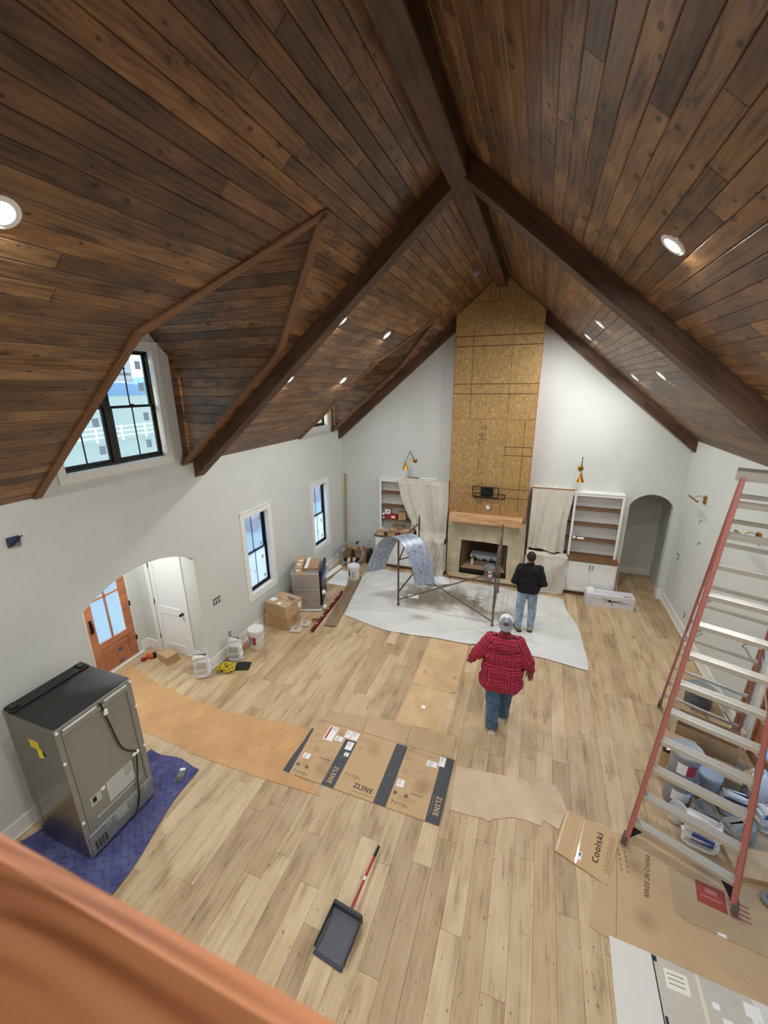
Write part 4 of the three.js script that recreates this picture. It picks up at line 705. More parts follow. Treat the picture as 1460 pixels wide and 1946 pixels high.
{
  const y = 0.919, y2 = 1.321;
  carton('carton', 'opened brown carton with raised flaps at the end of the wood counter', 0.2, 0.12, 0.15, [1.27, y, 0.4], 0.2, M.card[0]);
  carton('carton', 'opened brown carton spilling paper beside the end carton', 0.2, 0.13, 0.15, [1.6, y, 0.4], -0.15, M.card[2]);
  carton('carton', 'larger opened carton on the counter next to the drape', 0.3, 0.15, 0.16, [2.02, y, 0.41], 0.02, M.card[3]);
  carton('carton', 'brown carton at the back of the wood counter', 0.3, 0.2, 0.1, [1.7, y, 0.15], 0, M.card[4], { flaps: [0, 1, 1, 0] });
  carton('carton', 'white-lidded small box propped among the counter cartons', 0.2, 0.06, 0.1, [1.4, y, 0.16], 0.2, M.white, { open: false }).position.y = y;
  carton('red_box', 'small red box standing between the counter cartons', 0.1, 0.13, 0.1, [1.78, y, 0.39], 0.6, M.red, { open: false, tape: M.paper });
  const rb = thing('red_box', 'red box with a white label on the bookcase shelf', 'box', [1.52, y2, 0.15]); part(rb, 'body', cbox(-0.15, 0.15, 0, 0.12, -0.07, 0.07, 0.003), M.red); part(rb, 'label', cbox(0.0, 0.1, 0.03, 0.09, 0.07, 0.071, 0.0003), M.paper);
  const wb_ = thing('small_box', 'white box with a black emblem leaning on the red box', 'box', [1.4, y2 + 0.12, 0.14]); part(wb_, 'body', cbox(-0.07, 0.07, 0.001, 0.13, -0.05, 0.05, 0.004), M.white); part(wb_, 'emblem', (() => { const g = std(new THREE.CylinderGeometry(0.022, 0.022, 0.001, 12)); g.rotateX(Math.PI / 2); g.translate(0.01, 0.07, 0.0508); return g; })(), M.black);
  const wc = thing('small_box', 'narrow white carton in the corner of the bookcase shelf', 'box', [1.285, y2, 0.16]); part(wc, 'body', cbox(-0.035, 0.035, 0, 0.14, -0.05, 0.05, 0.004), M.paper); part(wc, 'band', cbox(-0.036, 0.036, 0.05, 0.09, -0.051, 0.051, 0.001), M.rubber);
  carton('carton', 'closed brown carton on the bookcase shelf beside the red box', 0.2, 0.2, 0.16, [1.8, y2, 0.14], 0.25, M.card[1], { open: false, tape: M.paperTan });
}
// things standing in the firebox
{
  const y = 0.261;
  const p = thing('flat_pack', 'long grey flat box with printed edge lying across tools in the firebox', 'box', [4.02, y + 0.22, -0.02], -0.06); p.rotation.x = 0.12; part(p, 'body', cbox(-0.36, 0.36, 0, 0.07, -0.14, 0.14, 0.004), mat({ color: 0xa6a8ae, roughness: 0.6 })); part(p, 'label', [cbox(-0.3, -0.2, 0.015, 0.055, 0.14, 0.1405, 0.0002), cbox(0.16, 0.22, 0.015, 0.055, 0.14, 0.1405, 0.0002)], M.rubber);
  const k = thing('tool_crate', 'crate of rags and fittings under the flat box in the firebox', 'crate', [4.0, y, -0.02]); part(k, 'crate', [cbox(-0.3, 0.3, 0, 0.2, -0.12, -0.11, 0.002), cbox(-0.3, 0.3, 0, 0.12, 0.1, 0.11, 0.002), cbox(-0.3, -0.29, 0, 0.19, -0.11, 0.1, 0.002), cbox(0.29, 0.3, 0, 0.19, -0.11, 0.1, 0.002)], mat({ color: 0x73695c, roughness: 0.9 })); const r = rng(61); for (let i = 0; i < 9; i++) part(k, 'fitting', xf(new THREE.IcosahedronGeometry(rnd(0.03, 0.055, r), 1), { p: [lerp(-0.24, 0.24, i / 8), 0.12 + rnd(0, 0.05, r), rnd(0.0, 0.09, r)], s: [1.3, 0.8, 1] }), [M.rubber, M.brass, M.greyPlastic, M.cloth][i % 4]);
  const c = thing('spray_can', 'small pale can at the front of the firebox', 'can', [3.72, y, 0.14]); part(c, 'body', lathe([[0, 0], [0.04, 0], [0.042, 0.008], [0.04, 0.13], [0.032, 0.15], [0.03, 0.152]], 18), mat({ color: 0xcfc6a8, roughness: 0.5 })); part(c, 'cap', lathe([[0.03, 0.15], [0.03, 0.185], [0.024, 0.192], [0, 0.193]], 16), mat({ color: 0xd8c27a, roughness: 0.5 }));
  pail('plaster_pail', 'grey pail with red and white label on the hearth board', [4.2, 0.111, 0.49], 0.125, 0.34, M.greyPlastic, { label: [M.red, M.paper], handle: true, fill: M.greyPlastic, lid: true });
}
function pail(name, label, pos, r, h, mt, { label: lb, lid = true, fill, handle, lidMat, clear } = {}) {
  const t = thing(name, label, 'bucket', pos);
  part(t, 'body', lathe([[0, 0.004], [r * 0.84, 0], [r * 0.86, 0.01], [r * 0.97, h * 0.86], [r * 1.03, h * 0.865], [r * 1.03, h * 0.9], [r, h * 0.905], [r, h], [r * 0.96, h], [r * 0.95, h * 0.95], [r * 0.9, 0.02], [0, 0.02]], 30), mt);
  if (lid) part(t, 'lid', lathe([[r * 1.04, h * 0.95], [r * 1.05, h + 0.008], [r * 0.97, h + 0.012], [r * 0.93, h - 0.004], [0, h - 0.003]], 30), lidMat || mt); else if (fill) part(t, 'contents', lathe([[r * 0.93, h * 0.85], [0, h * 0.86]], 24), fill);
  if (lb) { const seg = lb.length; lb.forEach((m, i) => { const g = new THREE.CylinderGeometry(r * 0.965, r * 0.915, h * 0.42, 14, 1, true, -0.75 + i * 1.3 / seg, 1.3 / seg); g.translate(0, h * 0.52, 0); part(t, 'label', g, m); }); }
  if (handle) { const pts = []; for (let i = 0; i <= 12; i++) { const a = i / 12 * Math.PI; pts.push([Math.cos(a) * r * 1.05, h * 0.88 - Math.sin(a) * r * 0.75, Math.sin(a) * r * 0.9 + 0.01]); } part(t, 'wire_handle', tube(pts, 0.003, 24, 6), M.steelDark); }
  return t;
}
// ---------- plastic sheeting before the fireplace ----------
{
  const g = gridSheet(96, 60, (u, v) => {
    const wob = 0.03 * Math.sin(u * 11 + 1) + 0.02 * Math.sin(u * 27);
    const zf = 3.1 + 0.25 * smooth(0, 0.22, u) - 0.12 * smooth(0.25, 0.6, u) + 0.1 * smooth(0.8, 1, u) + wob * 0.4, zb = 0.64 + 0.03 * Math.sin(u * 13) + 0.13 * smooth(0.68, 0.8, u);
    const z = lerp(zf, zb, v), xl = 1.08 + Math.max(0, z - 1.257) * 0.193, xr = 5.88 + 0.34 * smooth(0.5, 2.6, z) + 0.015 * Math.sin(v * 14), x = lerp(xl, xr, u);
    let y = 0.006 + 0.012 * fbm(x * 3, z * 3, 64, 64, 4, 5);
    for (const [a, b, c, w, h] of [[0.55, 1, -3.2, 0.03, 0.02], [1, -0.35, -3.1, 0.03, 0.016], [1, 0.5, -5.9, 0.04, 0.022], [1, 1.3, -9.2, 0.03, 0.02], [0.2, 1, -2.95, 0.035, 0.02], [1, 2.2, -10.2, 0.03, 0.018], [1, -1.4, -0.6, 0.03, 0.02], [1, -2.2, 0.9, 0.025, 0.018], [0.1, 1, -2.2, 0.03, 0.014], [1, 0.1, -5.4, 0.03, 0.016]]) { const d = (a * x + b * z + c) / Math.hypot(a, b); y += h * Math.exp(-d * d / (w * w)) * (0.4 + 0.6 * vn(x * 2, z * 2, 64, 64, 8)); }
    for (const [px, pz, pr] of [[2.41, 2.3, 0.12], [2.5, 0.95, 0.12], [4.5, 2.46, 0.12], [4.47, 0.95, 0.12], [5.12, 2.38, 0.34], [4.02, 1.42, 0.3], [2.62, 1.82, 0.25]]) y = lerp(0.006, y, smooth(pr * 0.8, pr * 1.4, Math.hypot(x - px, z - pz)));
    return [x, y, z];
  }, 0.002);
  M.sheet = phys({ map: T.sheet, roughness: 0.32, color: 0xf4f4f2 });
  single('plastic_sheet', 'dusty translucent plastic sheet spread on the floor before the fireplace', 'plastic sheet', g, M.sheet);
  const r = rng(70), sc = (x, z, n, R, lb) => { const t = thing('plaster_scraps', lb, 'debris', [x, 0.046, z]); for (let i = 0; i < n; i++) part(t, 'flake', xf(new THREE.TetrahedronGeometry(rnd(0.02, 0.04, r), 0), { p: [rnd(-R, R, r), rnd(0.002, 0.01, r), rnd(-R, R, r)], r: [r() * 3, r() * 3, r() * 3], s: [1, 1, 1] }), M.white); };
  sc(4.02, 1.42, 12, 0.16, 'white plaster flakes on the plastic sheet by the scaffold post');
  single('paper_note', 'white paper lying on the plastic sheet under the metal sheet', 'paper', xf(cbox(-0.13, 0.13, 0, 0.002, -0.09, 0.09, 0.0005), { p: [2.62, 0.016, 1.82], r: [0.02, 0.1, 0.03] }), M.paper);
  const bg = thing('paper_bag', 'crumpled pale paper bag beside the hearth', 'bag', [2.98, 0.02, 0.98], 0.2); part(bg, 'bag', gridSheet(24, 16, (u, v) => { const a = u * 6.2832, k = 1 + 0.1 * Math.sin(a * 4 + v * 9), R = v < 0.5 ? v * 2 : 1 - (v - 0.5) * 0.5; return [Math.cos(a) * 0.36 * R * k, v < 0.5 ? 0.16 * (1 - Math.pow(v * 2, 3) * 0.6) + 0.02 * Math.sin(a * 5) : lerp(0.066, 0.006, (v - 0.5) * 2), Math.sin(a) * 0.2 * R * k]; }, 0.002), M.bag);
}
// ---------- scaffold frames and the bent metal sheet ----------
{
  const t = thing('scaffold', 'rusty steel scaffold frame standing on the plastic sheet', 'scaffold', [0, 0.017, 0]), R = 0.021;
  const A = [2.41, 2.30], B = [2.5, 0.95], D = [4.5, 2.46], C = [4.47, 0.95], h = 1.56;
  for (const [p, hh, m] of [[A, h, M.rust], [B, h + 0.1, M.rust], [D, h + 0.05, M.steelDark], [C, h + 0.1, M.steelDark]]) { part(t, 'post', rod([p[0], 0, p[1]], [p[0], hh, p[1]], R), m); if (p !== A) part(t, 'coupling_pin', rod([p[0], hh, p[1]], [p[0], hh + 0.06, p[1]], R * 0.6), m); part(t, 'foot', rod([p[0], -0.006, p[1]], [p[0], 0.02, p[1]], R * 1.5), m); }
  const at = (P, Q, k, y) => [lerp(P[0], Q[0], k), y, lerp(P[1], Q[1], k)];
  for (const [P, Q, m] of [[A, B, M.rust], [D, C, M.steelDark]]) {
    part(t, 'top_bar', rod(at(P, Q, 0, h - 0.03), at(P, Q, 1, h - 0.03), R), m); part(t, 'cross_bar', rod(at(P, Q, 0, 0.32), at(P, Q, 1, 0.36), R * 0.9), m); part(t, 'strut', rod(at(P, Q, 0, 1.05), at(P, Q, 0.55, h - 0.04), R * 0.7), m); part(t, 'strut', rod(at(P, Q, 1, 1.05), at(P, Q, 0.45, h - 0.04), R * 0.7), m); part(t, 'strut', rod(at(P, Q, 0, 1.1), at(P, Q, 1, 0.7), R * 0.7), m);
  }
  part(t, 'cross_brace', rod([A[0], 0.14, A[1] + 0.03], [D[0], 1.22, D[1] + 0.03], 0.014), M.rust); part(t, 'cross_brace', rod([B[0], 0.16, B[1]], [D[0], 0.1, D[1] + 0.015], 0.014), M.rust);
  const a = thing('metal_sheet', 'galvanised corrugated sheet bent over the scaffold bar', 'metal sheet'); const base = V3(2.22, 0, 2.34), e1 = V3(0.98, 0, 0.19).normalize(), wv = V3(0.35, 0, -0.36);
  const prof = new THREE.CatmullRomCurve3([V3(-0.64, 0.62, 0), V3(-0.55, 0.88, 0), V3(-0.42, 1.18, 0), V3(-0.22, 1.49, 0), V3(0.04, 1.625, 0), V3(0.28, 1.53, 0), V3(0.46, 1.25, 0), V3(0.57, 0.92, 0), V3(0.63, 0.58, 0)]);
  const g = gridSheet(60, 28, (u, v) => { const p = prof.getPoint(u), tn = prof.getTangent(u), k = 0.009 * Math.max(0, Math.cos(v * 6.2832 * 4)) ** 2; return [base.x + e1.x * p.x + wv.x * v - tn.y * k, p.y + tn.x * k + 0.02, base.z + e1.z * p.x + wv.z * v]; }, 0.004);
  part(a, 'sheet', suv(g, 2.9, 0.5), M.galv);
}
// ---------- along the window wall ----------
pail('joint_compound_bucket', 'white lidded bucket with a blue printed label against the window wall', [0.36, 0.001, 4.68], 0.145, 0.4, M.whitePlastic, { label: [mat({ color: 0x9aa0cc, roughness: 0.6 }), mat({ color: 0xa7acd0, roughness: 0.6 }), mat({ color: 0xb8304a, roughness: 0.6 })], handle: true });
pail('joint_compound_bucket', 'white bucket with dark printing on the end of the dusty plank', [0.96, 0.047, 1.52], 0.15, 0.38, M.whitePlastic, { label: [M.rubber, M.paper, mat({ color: 0xb9bac0, roughness: 0.6 })], handle: true });
{
  const c1 = carton('shipping_box', 'lower brown shipping box of the pair under the narrow window', 0.57, 0.29, 0.46, [0.335, 0.001, 3.78], 0.0, M.card[1], { open: false, tape: M.card[4] });
  const c2 = carton('shipping_box', 'upper brown shipping box of the pair, turned askew with white labels', 0.56, 0.27, 0.5, [0.4, 0.292, 3.79], -0.14, M.card[2], { open: false, tape: M.card[4] });
  part(c2, 'shipping_label', cbox(-0.25, -0.12, 0.2702, 0.271, 0.02, 0.14, 0.0002), M.paper); part(c2, 'shipping_label', cbox(0.0, 0.08, 0.2702, 0.271, 0.12, 0.2, 0.0002), M.paper); part(c2, 'shipping_label', cbox(0.2801, 0.2808, 0.08, 0.2, -0.2, -0.12, 0.0002), M.paper);
  part(c1, 'printed_mark', cbox(0.2852, 0.2856, 0.08, 0.19, -0.1, 0.06, 0.0001), M.card[4]);
  const s = thing('hand_sander', 'small grey sanding block on top of the askew shipping box', 'tool', [0.56, 0.563, 3.72], -0.3); part(s, 'block', cbox(-0.09, 0.09, 0, 0.04, -0.035, 0.035, 0.012), mat({ color: 0x8a837c, roughness: 0.6 }));
  const pad = (x, z, tr, lb) => { const t = thing('stone_sample', lb, 'sample', [x, 0.001, z], tr); part(t, 'slab', cbox(-0.12, 0.12, 0, 0.045, -0.1, 0.1, 0.02), mat({ color: 0xcbbfae, roughness: 0.9 })); part(t, 'knob', lathe([[0, 0.07], [0.02, 0.068], [0.035, 0.05], [0.04, 0.044]], 14), mat({ color: 0x9a8f82, roughness: 0.8 })); };
  pad(0.76, 3.95, 0.3, 'pale stone slab sample nearest the shipping boxes corner'); pad(0.82, 3.7, 0.25, 'pale stone slab sample behind its twin on the floor');
  const tp = thing('tape_measure', 'small black and yellow tool on the floor by the red level', 'tool', [0.95, 0.001, 3.5], 0.4); part(tp, 'case', cbox(-0.06, 0.06, 0, 0.045, -0.035, 0.035, 0.012), mat({ color: 0x6b5423, roughness: 0.5 })); part(tp, 'side', cbox(-0.05, 0.05, 0, 0.03, 0.037, 0.075, 0.01), mat({ color: 0xb8902a, roughness: 0.5 }));
  // red spirit level
  const lv = thing('spirit_level', 'long red spirit level on the floor beside the plank', 'level', [1.03, 0.002, 3.05], Math.atan2(0.146, 1.72)); const rm = mat({ color: 0x6a1f28, roughness: 0.45 });
  part(lv, 'body', [cbox(-0.028, 0.028, 0, 0.012, -0.86, 0.86, 0.002), cbox(-0.028, 0.028, 0.05, 0.062, -0.86, 0.86, 0.002), cbox(-0.006, 0.006, 0.012, 0.05, -0.86, 0.86, 0.001)], rm); for (const z of [-0.62, -0.31, 0, 0.31, 0.62]) part(lv, 'vial', cbox(-0.018, 0.018, 0.0622, 0.066, z - 0.035, z + 0.035, 0.003), mat({ color: 0xc49a8c, roughness: 0.3 }));
  // dusty plank
  const pl = thing('timber_plank', 'dusty thick plank lying beside the plastic sheet', 'plank', [0, 0.002, 0]); part(pl, 'plank', bar([1.36, 0.0225, 3.6], [0.955, 0.0225, 1.33], 0.24, 0.043, [0, 1, 0], 0.004), mat({ map: T.floor, color: 0xb4aca4, roughness: 0.95 }));
  // paper roll and its sheet
  const rl = thing('paper_roll', 'white paper roll by the window wall baseboard', 'roll', [0, 0, 0]); part(rl, 'roll', rod([0.2, 0.062, 1.95], [0.3, 0.062, 0.98], 0.06, 0.06, 22), M.paper); part(rl, 'core', rod([0.199, 0.062, 1.958], [0.301, 0.062, 0.972], 0.025, 0.025, 14), M.card[4]);
  single('paper_sheet', 'white paper sheet unrolled on the floor near the hose', 'paper', gridSheet(16, 12, (u, v) => [lerp(0.36, lerp(0.9, 0.64, v), u), 0.004 + 0.006 * fbm(u * 5, v * 5, 8, 8, 2, 3), lerp(1.88, 1.06, v)], 0.001), M.paper);
  // hose coil
  const hs = thing('hose_coil', 'coil of grey corrugated hose leaning in the corner', 'hose', [0.5, 0.36, 0.68], 0.3); hs.rotation.x = -0.16;
  const hm = mat({ color: 0x8f8f92, roughness: 0.5 }); for (let k = 0; k < 3; k++) { const tg = new THREE.TorusGeometry(0.325 + (k === 1 ? 0.012 : 0) - k * 0.008, 0.022, 10, 60); tg.rotateZ(k); tg.translate(0.006 * k, (k - 1) * 0.006, (k - 1) * 0.046); part(hs, 'hose_loop', tg, hm); } part(hs, 'nozzle', [rod([0.14, 0.3, 0.05], [0.2, 0.36, 0.07], 0.026)], M.rubber);
  carton('carton', 'brown carton behind the hose coil in the corner', 0.3, 0.34, 0.28, [0.63, 0.001, 0.2], 0.0, M.card[1], { flaps: [1, 0, 1, 0] });
  carton('carton', 'small carton behind the hose coil beside the baseboard', 0.2, 0.28, 0.22, [0.24, 0.001, 0.26], 0, M.card[4], { flaps: [0, 1, 0, 1] });
  const rg = thing('rag_pile', 'heap of dark and pale rags inside the hose coil', 'rags', [0.42, 0.001, 0.48]); const rj = rng(8); for (let i = 0; i < 5; i++) part(rg, 'rag', gridSheet(14, 10, (u, v) => { const a = u * 6.2832, R = Math.sin(v * 1.5708), k = 1 + 0.16 * Math.sin(a * 3 + i * 2) + 0.08 * Math.sin(a * 7); return [-0.16 + i * 0.085 + Math.cos(a) * 0.085 * R * k, 0.004 + 0.14 * Math.cos(v * 1.5708) * (0.8 + 0.1 * i), Math.sin(a) * 0.055 * R * k]; }, 0.002), [M.rubber, M.paper, mat({ color: 0x6e3b44, roughness: 0.9 }), M.white, M.rubber][i]);
  const bb = thing('trash_bag', 'black plastic bag squeezed beside the base cabinet', 'bag', [0.93, 0.001, 0.3]); part(bb, 'bag', gridSheet(26, 18, (u, v) => { const a = u * 6.2832, R = Math.pow(Math.sin(Math.min(1, v * 1.05) * 1.5708), 0.6), k = 1 + 0.1 * Math.sin(a * 5 + v * 7) + 0.05 * Math.sin(a * 11); return [Math.cos(a) * 0.11 * R * k, 0.004 + 0.42 * (1 - v) + 0.02 * Math.sin(a * 4), Math.sin(a) * 0.16 * R * k]; }, 0.002), phys({ color: 0x0c0c0e, roughness: 0.28 }));
  // corner strip
  single('corner_strip', 'slim brass-coloured strip leaning in the corner by the narrow window', 'strip', bar([0.075, 0.002, 0.1], [0.1, 2.44, 0.04], 0.05, 0.012, [0, 0, 1], 0.002), mat({ color: 0xb09a5e, roughness: 0.4, metalness: 0.3 }));
}
{ // wrapped range
  const t = thing('kitchen_range', 'new steel kitchen range still partly wrapped, boxes on its cooktop', 'range', [0.47, 0.012, 2.88], 0.36), st = mat({ color: 0xb2afa8, metalness: 0.5, roughness: 0.4 });
  part(t, 'body', cbox(-0.3, 0.3, 0.06, 0.9, -0.38, 0.38, 0.008), st); part(t, 'foam_base', cbox(-0.31, 0.33, 0, 0.05, -0.39, 0.39, 0.01), M.white);
  part(t, 'side_lip', cbox(-0.29, 0.29, 0.5, 0.52, 0.38, 0.39, 0.003), st);
  for (const [a, b] of [[[-0.25, 0.46], [0.22, 0.12]], [[-0.2, 0.5], [-0.02, 0.36]], [[-0.27, 0.38], [-0.08, 0.22]], [[0.0, 0.3], [0.1, 0.18]]]) part(t, 'pressed_rib', bar([a[0], a[1], 0.384], [b[0], b[1], 0.384], 0.02, 0.012, [0, 0, 1], 0.004), st); part(t, 'pressed_rib', [cbox(-0.28, 0.28, 0.1, 0.12, 0.38, 0.388, 0.003), cbox(0.12, 0.28, 0.36, 0.375, 0.38, 0.388, 0.003)], st);
  part(t, 'oven_door', cbox(0.3, 0.345, 0.12, 0.82, -0.37, 0.37, 0.008), M.blackMetal); part(t, 'control_panel', cbox(0.3, 0.36, 0.83, 0.96, -0.37, 0.37, 0.008), M.blackMetal);
  part(t, 'handle', [rod([0.4, 0.76, -0.3], [0.4, 0.76, 0.3], 0.035, 0.035, 12), rod([0.345, 0.76, -0.25], [0.4, 0.76, -0.25], 0.012), rod([0.345, 0.76, 0.25], [0.4, 0.76, 0.25], 0.012)], phys({ color: 0x8aa0c4, roughness: 0.35 }), 'oven handle in bluish bubble wrap');
  part(t, 'foam_corner', [cbox(0.34, 0.42, 0.04, 0.12, 0.28, 0.38, 0.02), cbox(0.34, 0.42, 0.4, 0.48, 0.28, 0.38, 0.02)], M.white); part(t, 'wrapping', gridSheet(4, 16, (u, v) => [-0.31 - 0.03 * Math.sin(v * 6), lerp(0.15, 0.93, v), lerp(0.1, 0.38, u)], 0.002), M.bag);
  const mk = (n, lb, x, z, w, h, d, m, tr, y = 0.914) => { const b = thing(n, lb, 'box', [0, 0, 0], 0); const q = V3(x, y, z).applyAxisAngle(V3(0, 1, 0), 0.36); b.position.set(0.47 + q.x, q.y, 2.88 + q.z); b.rotation.y = 0.36 + tr; part(b, 'body', cbox(-w / 2, w / 2, 0, h, -d / 2, d / 2, 0.003), m); return b; };
  const l = mk('flat_box', 'long brown box with white labels on the cooktop', -0.16, 0.02, 0.15, 0.12, 0.62, M.card[1], 0.05); part(l, 'shipping_label', [cbox(-0.05, 0.04, 0.1202, 0.121, 0.08, 0.16, 0.0002), cbox(-0.03, 0.06, 0.1202, 0.121, -0.12, -0.04, 0.0002)], M.paper); part(l, 'end_label', cbox(-0.05, 0.04, 0.03, 0.09, 0.31, 0.3106, 0.0002), M.paper);
  const l2 = mk('flat_box', 'shallow brown box with a white strip on the cooktop', 0.12, -0.04, 0.28, 0.07, 0.5, M.card[4], 0); part(l2, 'paper_strip', cbox(-0.16, -0.09, 0.0702, 0.0712, -0.3, 0.28, 0.0003), M.paper);
  const l3 = mk('manual_envelope', 'tan envelope on the near corner of the range', -0.12, 0.34, 0.17, 0.004, 0.1, M.paperTan, 0.5);
}
// ---------- by the archway ----------
function sack(name, label, pos, turn, w, h, d, mt, { print, band, flop = 0.02 } = {}) {
  const t = thing(name, label, 'bag', pos, turn); const g = gridSheet(36, 26, (u, v) => {
    const a = u * 6.2832, e = 0.34; const cx = Math.sign(Math.cos(a)) * Math.pow(Math.abs(Math.cos(a)), e), cz = Math.sign(Math.sin(a)) * Math.pow(Math.abs(Math.sin(a)), e); let y, k, sq = 1;
    if (v < 0.1) { k = v / 0.1; y = 0; } else { const q = (v - 0.1) / 0.9; y = h * q; k = 1; sq = q > 0.72 ? 1 - Math.pow((q - 0.72) / 0.28, 1.3) * 0.88 : 1; }
    const wr = 0.01 * Math.sin(v * 23 + a * 3) + 0.006 * Math.sin(v * 41 + a * 5); return [cx * (w / 2) * k * (1 - 0.06 * (1 - sq)) + wr * k, Math.max(0.002, y + 0.008 * Math.sin(a * 4) * (v > 0.8 ? 1 : 0)), cz * (d / 2) * k * sq + wr * k + flop * Math.max(0, v - 0.75) * 4]; }, 0.002);
  part(t, 'sack', g, mt); if (print) print.forEach(([x0, x1, y0, y1, m, zz = d / 2 + 0.008]) => part(t, 'printed_panel', gridSheet(4, 6, (u, v) => [lerp(x0, x1, u), lerp(y1, y0, v), zz + 0.006 * Math.sin(v * 6)], 0.001), m)); return t;
}
{
  const grey = mat({ color: 0xb9bcc0, roughness: 0.7 });
  sack('plaster_sack', 'white plaster sack standing by the wall outlet', [0.22, 0.001, 5.12], 0.25, 0.24, 0.44, 0.13, M.bag, { print: [[-0.08, 0.08, 0.08, 0.3, grey]], flop: -0.02 });
  sack('plaster_sack', 'crumpled white sack at the archway jamb', [-0.02, 0.001, 5.67], 0.5, 0.24, 0.43, 0.16, M.bag, { print: [[-0.06, 0.08, 0.1, 0.32, mat({ color: 0xcfccc6, roughness: 0.8 })]], flop: 0.03 });
  const bk = thing('tool_bag', 'flat black bag on the floor before the plaster sack', 'bag', [0.47, 0.001, 5.25], 0.4); part(bk, 'bag', gridSheet(14, 12, (u, v) => [lerp(-0.13, 0.13, u), 0.045 * Math.pow(Math.sin(u * 3.14) * Math.sin(v * 3.14), 0.4) + 0.004, lerp(0.11, -0.11, v)], 0.003), M.rubber);
  const ys = thing('ratchet_strap', 'tangled yellow ratchet straps on the floor', 'strap', [0.26, 0.001, 5.42]); const ym = mat({ color: 0xc2b020, roughness: 0.6 }), r = rng(12);
  for (let k = 0; k < 7; k++) { const pts = []; for (let i = 0; i < 9; i++) { const a = i / 9 * 6.28 + k; pts.push([Math.cos(a) * rnd(0.05, 0.16, r) - 0.05 + k * 0.018, 0.03 + rnd(0, 0.07, r), Math.sin(a) * rnd(0.05, 0.14, r)]); } const g = tube(pts, 0.012, 50, 5, true); part(ys, 'strap_loop', g, ym); } part(ys, 'buckle', [cbox(-0.04, 0.04, 0.03, 0.06, 0.05, 0.1, 0.006), cbox(0.06, 0.1, 0.02, 0.05, 0.0, 0.08, 0.006)], M.rubber);
  carton('carton', 'small brown carton inside the lobby by the closet door', 0.3, 0.15, 0.22, [-0.93, 0.001, 5.55], -0.25, M.card[1], { open: false });
  const n = thing('orange_tool', 'small orange and black power tool on the lobby floor', 'tool', [-1.28, 0.001, 5.62], 0.4); part(n, 'motor', rod([-0.08, 0.05, 0], [0.06, 0.05, 0], 0.045, 0.05, 14), mat({ color: 0xc8541c, roughness: 0.5 })); part(n, 'grip', cbox(0.04, 0.09, 0.002, 0.12, -0.03, 0.03, 0.012), M.rubber); part(n, 'battery', cbox(-0.14, -0.06, 0.002, 0.06, 0.04, 0.11, 0.01), mat({ color: 0x8c2e1c, roughness: 0.5 }));
}
